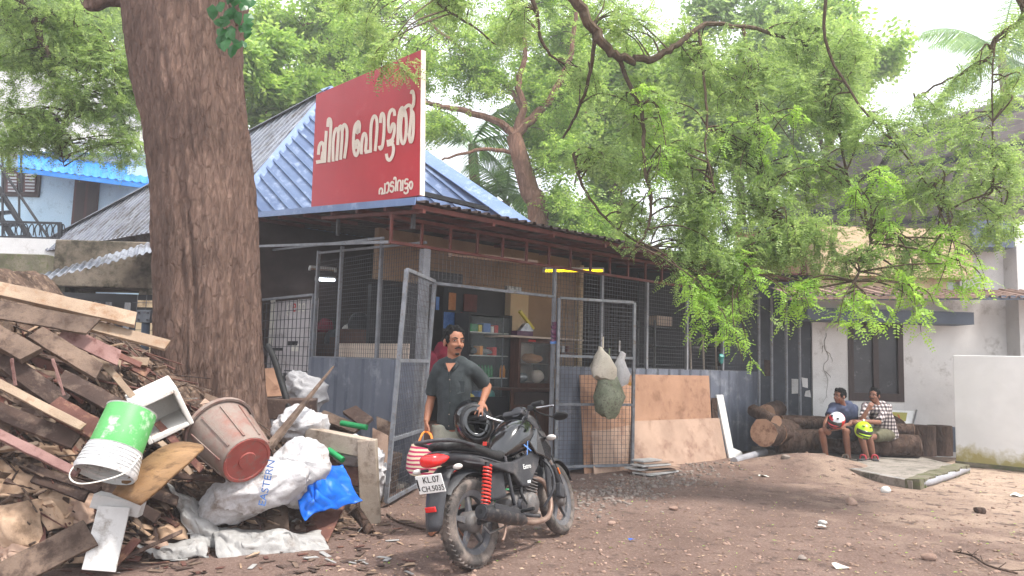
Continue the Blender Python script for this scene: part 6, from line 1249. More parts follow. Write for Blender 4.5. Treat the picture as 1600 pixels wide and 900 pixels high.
# green crate behind the motorcycle
cr_ = thing('plastic_crate', 'green plastic basket on the step behind the motorcycle', 'crate', V((.05, 7.9, 0)))
for zc in (.08, .14, .2, .26, .32, .38):
    b = MB(); c_ = V((P(795, 700, 7.9).x, 7.9, zc)); r_ = .16 + zc * .1; b.tube([c_ + V((math.cos(a_ * .5236) * r_, math.sin(a_ * .5236) * r_, 0)) for a_ in range(13)], .011, 5); b.build('hoop', 'green_tube', cr_)
for k in range(10):
    a_ = k * .628; c_ = V((P(795, 700, 7.9).x, 7.9, 0)); b = MB(); b.bar(c_ + V((math.cos(a_) * .16, math.sin(a_) * .16, .05)), c_ + V((math.cos(a_) * .2, math.sin(a_) * .2, .4)), .02, .008); b.build('stave', 'green_tube', cr_)
# ------------------------------------------------------------------ motorcycle
mat('tyre', (52, 49, 48), (78, 73, 71), 8, .9, .3, 60, c3=(122, 111, 104), c3amt=.5, c3scale=5); mat('rim_grey', (84, 84, 88), (108, 108, 112), 6, .5, metal=.3, c3=(130, 120, 112), c3amt=.3); mat('bike_black', (10, 11, 14), (16, 17, 22), 4, .16, coat=.8, spec=.6)
mat('bike_plastic', (42, 42, 46), (62, 62, 66), 5, .55, .03, 40, c3=(92, 86, 84), c3amt=.25, c3scale=5); mat('seat_vinyl', (26, 26, 28), (38, 38, 40), 8, .5, .1, 60, c3=(74, 70, 68), c3amt=.2); mat('tail_red', (200, 24, 26), (220, 40, 40), 6, .18, coat=.6); mat('spring_red', (208, 52, 44), (224, 72, 60), 6, .4); mat('engine_grey', (88, 86, 86), (124, 120, 118), 12, .55, .2, 40, metal=.4, c3=(96, 80, 70), c3amt=.3)
mat('muffler', (44, 44, 48), (62, 62, 66), 5, .4, metal=.4, c3=(104, 94, 88), c3amt=.3); mat('pipe_rust', (120, 96, 84), (150, 128, 116), 6, .5, metal=.4); mat('chrome', (190, 190, 192), (210, 210, 212), 5, .18, metal=.95); mat('lens_clear', (200, 196, 190), (220, 216, 210), 6, .15, coat=.5); mat('amber', (220, 110, 40), (232, 130, 60), 6, .2); mat('plate_white', (226, 226, 224), (236, 236, 234), 6, .5); mat('decal_black', (20, 20, 22), None, 4, .6)
BO = V((-.20, 5.55, 0)); BH = R(58.5); BL = R(12); STEER = R(5)
BM = Matrix.Rotation(BH, 3, 'Z') @ Matrix.Rotation(-BL, 3, 'X')
def T(x, y=None, z=None):
    p = V(x) if y is None else V((x, y, z)); return BO + BM @ p * 1.04
bike = thing('motorcycle', 'black commuter motorcycle with red tail lamp parked before the gate', 'motorcycle', BO)
HEAD = V((1.0, 0, .93)); SAX = V((-.42, 0, .907)).normalized()      # steering axis
SM = Matrix.Rotation(STEER, 3, SAX)
def TS(x, y=None, z=None):
    p = V(x) if y is None else V((x, y, z)); p = HEAD + SM @ (p - HEAD); p.x -= .2 * min(1, max(0, (p.z - .6) / .42)); return T(p)
class LB(MB):
    def to(s, f): s.v = [f(p) for p in s.v]; return s
ROTX = Matrix.Rotation(math.pi / 2, 3, 'X')       # lathe axis z -> y
def wheel(ax, ro, wd, f, rear):
    t = None
    b = LB(); pr = []
    for k in range(13):
        a_ = math.pi * k / 12; pr.append((ro - wd * .5 * .82 + wd * .5 * .82 * math.sin(a_) * 1.0, -math.cos(a_) * wd / 2))
    ri = ro - wd * .78; pr = [(ri, -wd * .36)] + pr + [(ri, wd * .36)]
    b.lathe(pr, 48, ax, ROTX, cap=False); b.f += []
    for k in range(48 if rear else 0):      # tread blocks
        a_ = 2 * math.pi * k / 48
        for sy in (-1, 1):
            c_ = V((math.cos(a_ + sy * .03), 0, math.sin(a_ + sy * .03))) * (ro - .006) + V((0, sy * wd * .22, 0)); b.box(V(ax) + c_ * .996, (.016, wd * .3, .016), Matrix.Rotation(-a_, 3, 'Y') @ Matrix.Rotation(sy * .6, 3, 'X'))
    w = b.to(f).build('wheel', 'tyre', bike, True)
    b = LB(); b.lathe([(ri + .012, -wd * .34), (ri + .012, -wd * .26), (ri - .02, -wd * .2), (ri - .028, 0), (ri - .02, wd * .2), (ri + .012, wd * .26), (ri + .012, wd * .34), (ri - .012, wd * .3), (ri - .04, wd * .16), (ri - .04, -wd * .16), (ri - .012, -wd * .3), (ri + .012, -wd * .34)], 48, ax, ROTX, cap=False); b.to(f).build('rim', 'rim_grey', w, True)
    for k in range(5):
        a_ = 2 * math.pi * k / 5 + .3; d_ = V((math.cos(a_), 0, math.sin(a_))); b = LB(); b.bar(V(ax) + d_ * .04, V(ax) + d_ * (ri - .03), .05, .035, up=(0, 1, 0), w2=.032, h2=.022); b.to(f).build('spoke', 'rim_grey', w, bevel=.004)
    b = LB(); b.lathe([(.0, -.07), (.05, -.07), (.075, -.05), (.08, 0), (.075, .05), (.05, .07), (0, .07)], 24, ax, ROTX, cap=False); b.to(f).build('hub', 'engine_grey', w, True)
    return w
RW = wheel((0, 0, .31), .31, .115, T, True); FW = wheel((1.30, 0, .3), .3, .09, TS, False)
b = LB(); b.lathe([(.06, -.058), (.12, -.058), (.12, -.053), (.06, -.053)], 32, (1.30, 0, .3), ROTX, cap=False); b.to(TS).build('brake_disc', 'steel', FW, True)
def part(name, m, fn, f=T, parent=None, smooth=False, bevel=0, sub=0): b = LB(); fn(b); return b.to(f).build(name, m, parent or bike, smooth, bevel=bevel, sub=sub)
for sy in (-1, 1):
    part('fork_lower', 'bike_plastic', lambda b: b.tube([(1.30, sy * .075, .3), (1.17, sy * .078, .58)], [.026, .024], 12), TS, smooth=True); part('fork_tube', 'chrome', lambda b: b.tube([(1.17, sy * .078, .58), (1.035, sy * .078, .87)], .016, 12), TS, smooth=True)
    part('shock_body', 'black_rubber', lambda b: b.tube([(.02, sy * .13, .38), (.12, sy * .135, .7)], .018, 10), smooth=True)
    def coil(b, sy=sy):
        p0, p1 = V((.03, sy * .13, .41)), V((.115, sy * .135, .68)); x_, y_, d_ = frame_of(p1 - p0); n_ = 132; b.tube([p0.lerp(p1, i / n_) + (x_ * math.cos(i * .5236) + y_ * math.sin(i * .5236)) * .03 for i in range(n_ + 1)], .0075, 6)
    part('shock_spring', 'spring_red', coil, smooth=True)
part('brake_caliper', 'bike_plastic', lambda b: b.box((1.21, -.085, .36), (.07, .05, .12), (0, .4, 0)), TS, bevel=.01)
part('fork_reflector', 'amber', lambda b: b.box((1.215, -.108, .52), (.012, .012, .06), (0, -.42, 0)), TS, bevel=.003)
def fender_arc(cx, cz, r, a0, a1, w, n=14, drop=.035):
    def fn(b):
        vs_ = []
        for i in range(n + 1):
            a_ = lerp(a0, a1, i / n); ww = w * (1 if .1 < i / n < .9 else .75)
            for k in range(7):
                u = k / 6 * 2 - 1; rr = r - drop * u * u; vs_.append(V((cx + rr * math.cos(a_), u * ww / 2, cz + rr * math.sin(a_))))
        b.add(vs_, [(i * 7 + k, i * 7 + k + 1, (i + 1) * 7 + k + 1, (i + 1) * 7 + k) for i in range(n) for k in range(6)])
    return fn
o = part('front_fender', 'bike_plastic', fender_arc(1.30, .3, .345, R(20), R(158), .13), TS, smooth=True); md = o.modifiers.new('s', 'SOLIDIFY'); md.thickness = .006
for sy in (-1, 1): part('fender_stay', 'bike_plastic', lambda b: b.bar((1.2, sy * .07, .5), (1.13, sy * .062, .58), .05, .012, up=(0, 1, 0)), TS)
# body sections swept along the machine: list of (x, half width, z centre, half height)
def sweep(secs, seg=16, pw=2.6):
    def fn(b):
        vs_ = []
        for x, w, z, h, *r in secs:
            for k in range(seg):
                a_ = 2 * math.pi * k / seg; c_, s_ = math.cos(a_), math.sin(a_); e = 2 / pw
                vs_.append(V((x + (r[0] * (s_) if r else 0), math.copysign(abs(c_) ** e, c_) * w, z + math.copysign(abs(s_) ** e, s_) * h)))
        n_ = len(secs); b.add(vs_, [(i * seg + k, i * seg + (k + 1) % seg, (i + 1) * seg + (k + 1) % seg, (i + 1) * seg + k) for i in range(n_ - 1) for k in range(seg)] + [tuple(range(seg)), tuple((n_ - 1) * seg + k for k in range(seg))])
    return fn
part('fuel_tank', 'bike_black', sweep([(.44, .06, .73, .04), (.5, .1, .77, .08), (.6, .145, .83, .13), (.72, .165, .86, .145), (.84, .16, .87, .14), (.93, .12, .86, .11), (.99, .07, .84, .07)]), smooth=2, sub=1)
part('filler_cap', 'chrome', lambda b: b.lathe([(.0, .012), (.04, .012), (.045, .0)], 20, (.8, 0, .972)), smooth=True)
for sy in (-1, 1):
    def shroud(b, sy=sy):
        p = [(.72, .8), (.86, .9), (1.0, .86), (1.12, .72), (1.05, .62), (.93, .66), (.8, .7)]
        b.add([V((x, sy * (.165 - (x - .85) ** 2 * .5), z)) for x, z in p] + [V((x, sy * (.135 - (x - .85) ** 2 * .5), z)) for x, z in p], [tuple(range(7)), tuple(range(13, 6, -1))] + [(i, (i + 1) % 7, 7 + (i + 1) % 7, 7 + i) for i in range(7)])
    part('tank_shroud', 'bike_black', shroud, bevel=.01)
    def side(b, sy=sy):
        p = [(.78, .72), (.9, .68), (.84, .6), (.66, .46), (.56, .48), (.46, .58), (.2, .66), (-.1, .72), (-.24, .78), (-.12, .79), (.12, .74), (.34, .68), (.5, .67)]
        wy = lambda x: .135 - max(0, -x) * .18; n_ = len(p); b.add([V((x, sy * wy(x), z)) for x, z in p] + [V((x, sy * (wy(x) - .05), z)) for x, z in p], [tuple(range(n_)), tuple(range(2 * n_ - 1, n_ - 1, -1))] + [(i, (i + 1) % n_, n_ + (i + 1) % n_, n_ + i) for i in range(n_)])
    sp_ = part('side_panel', 'bike_plastic', side, bevel=.012)
    if sy < 0:
        text3d('Extro', .055, T(.6, -.139, .6), BM @ V((1, 0, 0)), BM @ V((-.05, 0, 1)).normalized(), 'plate_white', sp_, 'decal', .001); part('badge', 'plate_white', lambda b: b.box((.66, -.137, .5), (.045, .004, .02)), parent=sp_)
        text3d('X', .13, T(.66, -.152, .7), BM @ V((1, -.0, .35)).normalized(), BM @ V((-.35, 0, 1)).normalized(), 'blue_print', bike, 'tank_decal', .001)
part('seat', 'seat_vinyl', sweep([(-.3, .06, .86, .025), (-.26, .1, .86, .04), (-.1, .125, .845, .045), (.08, .13, .81, .05), (.2, .125, .765, .05), (.34, .115, .73, .05), (.46, .09, .725, .045), (.5, .05, .73, .03)]), smooth=2, sub=1)
part('seat_seam', 'bike_plastic', sweep([(-.27, .126, .815, .008), (.06, .134, .77, .008), (.3, .12, .69, .008)], 12), smooth=True)
part('tail_cowl', 'bike_plastic', sweep([(-.36, .075, .8, .03), (-.26, .11, .79, .045), (-.05, .128, .755, .05), (.15, .13, .7, .055), (.4, .12, .64, .05)]), smooth=2, sub=1)
part('tail_lamp', 'tail_red', sweep([(-.425, .045, .775, .028), (-.4, .07, .772, .046), (-.35, .09, .772, .05), (-.29, .1, .778, .04), (-.25, .103, .785, .015)]), smooth=2, sub=1)
part('grab_rail', 'bike_plastic', lambda b: b.tube(smoothpts([(-.02, .14, .83), (-.22, .14, .88), (-.37, .1, .9), (-.42, 0, .9), (-.37, -.1, .9), (-.22, -.14, .88), (-.02, -.14, .83)], 5), .014, 8), smooth=True)
def flap(b):
    L_ = [(-.2, .72, .085), (-.3, .66, .09), (-.36, .56, .085), (-.4, .46, .08), (-.43, .36, .07), (-.44, .32, .05)]
    vs_ = [V((x + (.02 if abs(u) == 1 else 0), u * w, z)) for x, z, w in L_ for u in (-1, -.4, .4, 1)]; b.add(vs_, [(i * 4 + k, i * 4 + k + 1, (i + 1) * 4 + k + 1, (i + 1) * 4 + k) for i in range(5) for k in range(3)])
o = part('mud_flap', 'bike_plastic', flap, smooth=True); md = o.modifiers.new('s', 'SOLIDIFY'); md.thickness = .008
pm = Euler((0, R(-14), 0)).to_matrix(); pc = V((-.42, -.02, .625))
part('plate', 'plate_white', lambda b: b.box(pc, (.006, .22, .125), pm), bevel=.002); plo = bpy.data.objects[[o_ for o_ in ORG if o_.startswith('plate')][-1]]
xd = BM @ V((0, -1, 0)); yd = BM @ (pm @ V((0, 0, 1))); pf = BM @ (pm @ V((-1, 0, 0)))
text3d('KL.07', .062, T(pc) + pf * .005 - xd * .055 + yd * .01, xd, yd, 'decal_black', plo, 'lettering', .0008); text3d('CH.5035', .055, T(pc) + pf * .005 - xd * .085 - yd * .05, xd, yd, 'decal_black', plo, 'lettering', .0008)
part('plate_mark', 'decal_black', lambda b: b.box(pc + V((-.0045, .1, .0)), (.002, .012, .08), pm), parent=plo)
part('reflector', 'tail_red', lambda b: b.box((-.425, 0, .46), (.014, .085, .035), pm), bevel=.004)
for sy in (-1, 1):
    part('indicator_stalk', 'black_rubber', lambda b: b.tube([(-.3, sy * .08, .71), (-.3, sy * .15, .71)], .01, 8)); part('indicator', 'lens_clear', lambda b: b.ell((-.3, sy * .175, .71), (.024, .038, .02), 12, 8), smooth=True)
    part('front_indicator_stalk', 'black_rubber', lambda b: b.tube([(1.1, sy * .09, .8), (1.1, sy * .16, .8)], .009, 8), TS); part('front_indicator', 'lens_clear', lambda b: b.ell((1.1, sy * .2, .8), (.028, .045, .024), 12, 8), TS, smooth=True)
# front end
part('headlamp_cowl', 'bike_plastic', sweep([(1.03, .07, .93, .07), (1.08, .12, .93, .12), (1.15, .125, .91, .13), (1.22, .1, .88, .1), (1.25, .06, .86, .06)]), TS, smooth=2, sub=1); part('headlamp_glass', 'lens_clear', sweep([(1.235, .08, .865, .075), (1.26, .06, .855, .055)]), TS, smooth=True); part('windscreen', 'bike_black', sweep([(1.05, .09, 1.0, .02), (1.08, .1, 1.06, .03), (1.12, .07, 1.08, .015)]), TS, smooth=2, sub=1)
part('instrument_panel', 'bike_plastic', lambda b: b.box((1.03, 0, 1.02), (.1, .19, .05), (0, R(38), 0)), TS, bevel=.015); part('dial', 'window_dark', lambda b: b.lathe([(0, .002), (.045, .002), (.05, 0)], 20, V((1.008, -.03, 1.05)), Matrix.Rotation(R(-52), 3, 'Y')), TS, smooth=True)
part('handlebar', 'chrome', lambda b: b.tube(smoothpts([(.86, .33, 1.07), (.9, .23, 1.07), (.98, .12, 1.0), (1.0, 0, .97), (.98, -.12, 1.0), (.9, -.23, 1.07), (.86, -.33, 1.07)], 6), .0125, 10), TS, smooth=True)
for sy in (-1, 1):
    part('grip', 'black_rubber', lambda b: b.tube([(.89, sy * .245, 1.07), (.86, sy * .345, 1.07)], .019, 12), TS, smooth=True); part('switch_box', 'black_rubber', lambda b: b.box((.9, sy * .225, 1.05), (.05, .06, .045)), TS, bevel=.008); part('lever', 'chrome' if sy < 0 else 'black_rubber', lambda b: b.tube(smoothpts([(.94, sy * .22, 1.045), (.96, sy * .3, 1.04), (.93, sy * .4, 1.035)], 4), [.009] * 8 + [.006], 8), TS, smooth=True)
part('mirror_stalk', 'black_rubber', lambda b: b.tube(smoothpts([(.92, -.2, 1.06), (.97, -.25, 1.0), (1.02, -.33, .95)], 4), .007, 8), TS, smooth=True); part('mirror', 'black_rubber', lambda b: b.ell((1.04, -.38, .95), (.02, .07, .035), 14, 8), TS, smooth=True)
for i, q in enumerate((((.96, .2, 1.04), (1.1, .16, 1.0), (1.1, .06, .85)), ((.96, -.2, 1.04), (1.12, -.14, 1.02), (1.16, -.1, .7), (1.26, -.1, .4)), ((.95, .18, 1.03), (1.05, .1, 1.04), (1.0, .02, .9)), ((.95, -.17, 1.03), (1.06, -.08, 1.05), (1.0, 0, .88)))): part('cable', 'black_rubber', lambda b: b.tube(smoothpts(q, 5), .006, 6), TS, smooth=True)
part('triple_clamp', 'engine_grey', lambda b: b.box((1.02, 0, .89), (.06, .2, .03), (0, R(-24), 0)), TS, bevel=.008)
# engine and frame
part('crankcase', 'engine_grey', sweep([(.42, .07, .34, .07), (.5, .1, .34, .1), (.66, .115, .33, .11), (.8, .1, .33, .1), (.86, .06, .34, .06)], 16, 3), smooth=2, sub=1)
for sy in (-1, 1): part('engine_cover', 'engine_grey', lambda b: b.lathe([(0, .03), (.06, .03), (.08, .015), (.085, 0)], 24, V((.72, sy * .1, .33)), Matrix.Rotation(-sy * math.pi / 2, 3, 'X')), smooth=True); part('clutch_cover', 'muffler', lambda b: b.lathe([(0, .025), (.045, .025), (.06, 0)], 20, V((.56, sy * .1, .34)), Matrix.Rotation(-sy * math.pi / 2, 3, 'X')), smooth=True)
cyl_d = V((.28, 0, .96)).normalized()
part('cylinder', 'engine_grey', lambda b: b.bar(V((.76, 0, .4)), V((.76, 0, .4)) + cyl_d * .2, .13, .13, up=(1, 0, 0)), bevel=.01)
for i in range(7): part('cooling_fin', 'engine_grey', lambda b: b.bar(V((.76, 0, .42)) + cyl_d * (.025 * i), V((.76, 0, .42)) + cyl_d * (.025 * i + .008), .18, .18, up=(1, 0, 0)))
part('cylinder_head', 'muffler', lambda b: b.bar(V((.76, 0, .4)) + cyl_d * .2, V((.76, 0, .4)) + cyl_d * .28, .14, .14, up=(1, 0, 0)), bevel=.015); part('plug_lead', 'spring_red', lambda b: b.tube(smoothpts([(.86, -.09, .6), (.88, -.1, .66), (.8, -.09, .7)], 4), .012, 8), smooth=True)
for nm, pts, r_ in (('frame_tube', [(1.0, 0, .8), (.94, 0, .5), (.88, 0, .27)], .02), ('frame_tube', [(1.0, 0, .84), (.7, 0, .74), (.4, 0, .7), (.0, 0, .72)], .018)): part(nm, 'bike_plastic', lambda b: b.tube(smoothpts(pts, 4), r_, 8), smooth=True)
for sy in (-1, 1):
    part('frame_tube', 'bike_plastic', lambda b: b.tube(smoothpts([(.42, sy * .1, .72), (.44, sy * .1, .5), (.5, sy * .1, .3), (.8, sy * .1, .22)], 4), .015, 8), smooth=True); part('swing_arm', 'muffler', lambda b: b.bar((.48, sy * .1, .33), (-.04, sy * .1, .31), .03, .045, up=(0, 0, 1)), bevel=.005); part('crash_guard', 'bike_plastic', lambda b: b.tube(smoothpts([(.95, sy * .05, .7), (.96, sy * .17, .58), (.93, sy * .2, .42), (.86, sy * .12, .28)], 5), .011, 8), smooth=True)
    part('foot_peg', 'black_rubber', lambda b: b.tube([(.5, sy * .12, .3), (.5, sy * .24, .31)], .014, 8), smooth=True); part('rear_foot_peg', 'engine_grey', lambda b: b.tube([(.16, sy * .14, .38), (.13, sy * .22, .37)], .013, 8), smooth=True); part('engine_scoop', 'bike_plastic', lambda b: b.bar((1.0, sy * .13, .62), (.96, sy * .13, .34), .09, .02, up=(0, 1, 0), w2=.05), bevel=.006)
part('exhaust_pipe', 'pipe_rust', lambda b: b.tube(smoothpts([(.84, -.06, .52), (.95, -.1, .46), (.96, -.13, .3), (.84, -.15, .2), (.6, -.16, .2), (.42, -.17, .24)], 6), .021, 12), smooth=True)
part('silencer', 'muffler', lambda b: b.tube([(.45, -.17, .235), (.4, -.175, .25), (.3, -.18, .28), (.05, -.19, .345), (-.12, -.195, .385)], [(.03, .03), (.045, .045), (.058, .055), (.06, .058), (.055, .055)], 18), smooth=True); part('silencer_end', 'black_panel', lambda b: b.tube([(-.115, -.195, .384), (-.135, -.196, .389)], [.05, .046], 18), smooth=True); part('silencer_hole', 'decal_black', lambda b: b.tube([(-.13, -.196, .388), (-.137, -.196, .39)], .018, 12))
part('heat_shield', 'bike_plastic', lambda b: b.bar((.32, -.225, .31), (-.02, -.24, .4), .012, .05, up=(0, 0, 1)), bevel=.005); part('kick_lever', 'pipe_rust', lambda b: b.tube(smoothpts([(.22, -.16, .28), (.12, -.2, .2), (.06, -.21, .16)], 4), .011, 8), smooth=True); part('brake_rod', 'steel', lambda b: b.tube([(.5, -.13, .24), (.05, -.12, .22), (.02, -.1, .27)], .007, 6))
part('chain_guard', 'bike_plastic', lambda b: b.bar((.46, .12, .38), (-.08, .12, .36), .03, .07, up=(0, 0, 1)), bevel=.006); part('side_stand', 'bike_plastic', lambda b: b.tube([(.5, .12, .22), (.4, .24, .06)], .013, 8)); part('battery_box', 'bike_plastic', lambda b: b.box((.3, 0, .52), (.22, .16, .2)), bevel=.02); part('inner_fender', 'bike_plastic', fender_arc(0, .31, .37, R(30), R(140), .15), smooth=True)
part('carburettor', 'engine_grey', lambda b: b.tube([(.62, -.03, .55), (.5, -.03, .56)], .04, 10), smooth=True); part('air_hose', 'black_rubber', lambda b: b.tube(smoothpts([(.6, -.1, .5), (.55, -.12, .42), (.6, -.12, .34)], 4), .012, 8), smooth=True); part('horn', 'black_rubber', lambda b: b.lathe([(0, 0), (.04, 0), (.045, .02), (0, .03)], 16, V((1.02, -.06, .62)), ROTX), smooth=True)
# open-face helmet hung on the far grip
hm = thing('open_helmet', 'black helmet hung on the handlebar under the man\'s hand', 'helmet', TS(.88, .34, .9))
hc = P(740, 661, 6.5); hf = V((.25, -1, .12)).normalized(); hx, hy, _ = frame_of(hf); HM = Matrix((hx, hf, hy)).transposed() @ Matrix.Rotation(R(25), 3, 'Y')
b = MB(); vs_ = []; seg = 28
for i in range(9):
    a_ = R(28 + 148 * i / 8)
    for k in range(seg): t_ = 2 * math.pi * k / seg; vs_.append(hc + HM @ V((.165 * math.sin(a_) * math.cos(t_), .15 * math.cos(a_), .2 * math.sin(a_) * math.sin(t_))))
b.add(vs_, [(i * seg + k, i * seg + (k + 1) % seg, (i + 1) * seg + (k + 1) % seg, (i + 1) * seg + k) for i in range(8) for k in range(seg)]); o = b.build('shell', 'bike_black', hm, True, solid=.022)
b = MB(); b.tube([hc + HM @ V((.115 * math.cos(t_ * .2618), .1, .145 * math.sin(t_ * .2618))) for t_ in range(25)], .024, 8); b.build('padding', 'seat_vinyl', hm, True)
b = MB(); b.bar(hc + HM @ V((-.09, .13, -.05)), hc + HM @ V((.1, .1, .06)), .03, .01); b.build('chin_strap', 'black_rubber', hm); b = MB(); b.bar(hc + HM @ V((-.06, .14, -.12)), hc + HM @ V((.0, .14, -.05)), .02, .008); b.build('chin_strap', 'black_rubber', hm); b = MB(); b.box(hc + HM @ V((.01, .14, -.19)), (.035, .02, .03)); b.build('buckle', 'spring_red', hm)
# ------------------------------------------------------------------ people
mat('skin', (134, 88, 66), (150, 102, 78), 6, .55, .05, 40); mat('skin_dark', (122, 82, 66), (138, 96, 78), 6, .6, .05, 40); mat('hair', (8, 8, 9), (15, 14, 14), 30, .75, .5, 60, spec=.15); mat('eye_white', (196, 188, 180), None, 4, .3); mat('iris', (24, 16, 12), None, 4, .2); mat('lips', (130, 78, 68), (120, 70, 60), 8, .5); mat('brow', (20, 16, 15), None, 8, .8)
mat('shirt_dark', (36, 42, 44), (52, 58, 60), 9, .85, .25, 60, detail=8); mat('shirt_trim', (34, 40, 42), (46, 52, 54), 12, .85); mat('trouser', (120, 120, 108), (146, 146, 132), 5, .85, .2, 30); mat('tee_blue', (52, 60, 84), (68, 76, 102), 6, .85, .2, 40); mat('shorts_dark', (30, 30, 36), (44, 44, 50), 6, .85, .2, 40); mat('shorts_olive', (84, 82, 64), (104, 100, 80), 6, .85, .2, 40)
mat('sandal', (120, 108, 98), (146, 132, 120), 8, .8); mat('sandal_dark', (60, 58, 60), (80, 78, 80), 8, .8); mat('sandal_red', (170, 52, 64), (186, 70, 80), 8, .7)
def plaid():
    m, nt, b = nmat('plaid'); N = nt.nodes; L = nt.links; tc = N.new('ShaderNodeTexCoord'); cols = []
    for ax in ('X', 'Z'):
        w = N.new('ShaderNodeTexWave'); w.wave_type = 'BANDS'; w.bands_direction = ax; w.inputs['Scale'].default_value = 5.2; w.inputs['Distortion'].default_value = 1.2; w.inputs['Detail'].default_value = 1; L.new(tc.outputs['Object'], w.inputs['Vector'])
        r = N.new('ShaderNodeValToRGB'); r.color_ramp.elements[0].position = .5; r.color_ramp.elements[1].position = .58; L.new(w.outputs['Fac'], r.inputs['Fac']); cols.append(r.outputs['Color'])
    ad = N.new('ShaderNodeMix'); ad.data_type = 'RGBA'; ad.inputs[0].default_value = .5; L.new(cols[0], ad.inputs['A']); L.new(cols[1], ad.inputs['B'])
    r = N.new('ShaderNodeValToRGB'); e = r.color_ramp.elements; e[0].color = lin((44, 40, 46)); e[1].color = lin((206, 198, 196)); q = e.new(.5); q.color = lin((118, 106, 108)); L.new(ad.outputs['Result'], r.inputs['Fac']); L.new(r.outputs['Color'], b.inputs['Base Color']); b.inputs['Roughness'].default_value = .85
plaid()
def rot_to(fwd, up):
    f = V(fwd).normalized(); s_ = f.cross(V(up)).normalized(); u = s_.cross(f); return Matrix((s_, f, u)).transposed()      # columns: right, forward, up
def add_hand(mb, w, d, n, side, sc=1.0, curl=.35, spread=.18):
    "w wrist, d direction of the hand, n back-of-hand normal, side +1/-1: where the thumb leaves"
    d = V(d).normalized(); n = V(n); n = (n - d * n.dot(d)).normalized(); s_ = d.cross(n).normalized() * side; L = .085 * sc
    mb.tube([w - d * .02, w + d * .02, w + d * L * .6, w + d * L], [(.026 * sc, .019 * sc), (.03 * sc, .018 * sc), (.04 * sc, .016 * sc), (.038 * sc, .013 * sc)], 12, up=n) if False else None
    for k in range(5):
        mb.ell(w + d * L * (.15 + .2 * k), V((.0, .0, .0)) + V((.017, .017, .017)) * sc, 8, 6)
        for o_ in (-.022, -.008, .01, .024): mb.ell(w + d * L * (.15 + .2 * k) + s_ * o_ * sc * (.7 + .3 * k / 4), .0155 * sc, 8, 6)
    for i, (o_, ln, ) in enumerate(((.03, .072), (.01, .082), (-.01, .076), (-.03, .058))):
        p = w + d * L + s_ * o_ * sc; dd = (d + s_ * (o_ / .03) * spread).normalized(); pts = [p - dd * .02, p]; r_ = [.0095 * sc, .0095 * sc]; ax = s_
        for j, fr in enumerate((.42, .32, .26)):
            dd = (Matrix.Rotation(-curl * (1 if side > 0 else -1) * (.7 + .3 * j), 3, ax) @ dd); dd = dd if True else dd; p = p + dd * ln * fr * sc; pts.append(p); r_.append((.009 - .001 * j) * sc)
        mb.tube(pts, r_, 8); mb.ell(pts[-1], .0078 * sc, 8, 6)
    p = w + d * L * .25 + s_ * .028 * sc; td = (s_ * .75 + d * .7 - n * .15).normalized(); pts = [p - td * .01, p + td * .025 * sc, p + td * .045 * sc + d * .006, p + td * .06 * sc + d * .02 * sc]; mb.tube(pts, [.013 * sc, .012 * sc, .0105 * sc, .009 * sc], 8); mb.ell(pts[-1], .009 * sc, 8, 6)
def add_head(mb, c, M3, k=1.0):
    "c centre of head, columns of M3: right, forward, up"
    f = lambda x, y, z: c + M3 @ V((x, y, z)) * k
    mb.ell(f(0, -.008, .028), (.074 * k, .092 * k, .088 * k), 20, 14, M3); mb.ell(f(0, .024, -.035), (.059 * k, .066 * k, .075 * k), 18, 12, M3); mb.ell(f(0, .048, -.082), (.034 * k, .034 * k, .028 * k), 12, 8, M3)
    for sx in (-1, 1): mb.ell(f(sx * .036, .058, -.026), (.024 * k, .026 * k, .022 * k), 10, 8, M3); mb.ell(f(sx * .03, .074, .022), (.026 * k, .014 * k, .01 * k), 10, 6, M3); mb.ell(f(sx * .079, -.008, -.012), (.011 * k, .021 * k, .033 * k), 10, 8, M3); mb.ell(f(sx * .015, .088, -.03), (.011 * k, .012 * k, .009 * k), 8, 6, M3)
    mb.tube([f(0, .08, .016), f(0, .096, -.006), f(0, .107, -.026), f(0, .088, -.036)], [.009 * k, .0105 * k, .0135 * k, .008 * k], 8); mb.ell(f(0, .08, -.056), (.026 * k, .014 * k, .011 * k), 10, 6, M3)
def face_bits(root, c, M3, k=1.0, moustache=True, beard=False):
    f = lambda x, y, z: c + M3 @ V((x, y, z)) * k
    for sx in (-1, 1):
        b = MB(); b.ell(f(sx * .031, .0785, .008), (.0115 * k, .004 * k, .0045 * k), 10, 6, M3); b.build('eye', 'eye_white', root, True); b = MB(); b.ell(f(sx * .031 + .003, .083, .008), (.006 * k, .0025 * k, .005 * k), 8, 6, M3); b.build('iris', 'iris', root, True)
        b = MB(); b.tube([f(sx * .013, .09, .026), f(sx * .032, .0885, .032), f(sx * .052, .074, .027)], [.0045 * k, .0055 * k, .003 * k], 6); b.build('eyebrow', 'brow', root, True)
    b = MB(); b.ell(f(0, .0915, -.058), (.023 * k, .007 * k, .0065 * k), 10, 6, M3); b.build('mouth', 'lips', root, True)
    if moustache: b = MB(); b.tube([f(-.03, .082, -.055), f(-.014, .094, -.047), f(0, .097, -.0445), f(.014, .094, -.047), f(.03, .082, -.055)], [.004 * k, .007 * k, .006 * k, .007 * k, .004 * k], 7); b.build('moustache', 'brow', root, True)
    if beard: b = MB(); b.ell(f(0, .074, -.095), (.02 * k, .01 * k, .012 * k), 10, 6, M3); b.build('beard', 'brow', root, True)
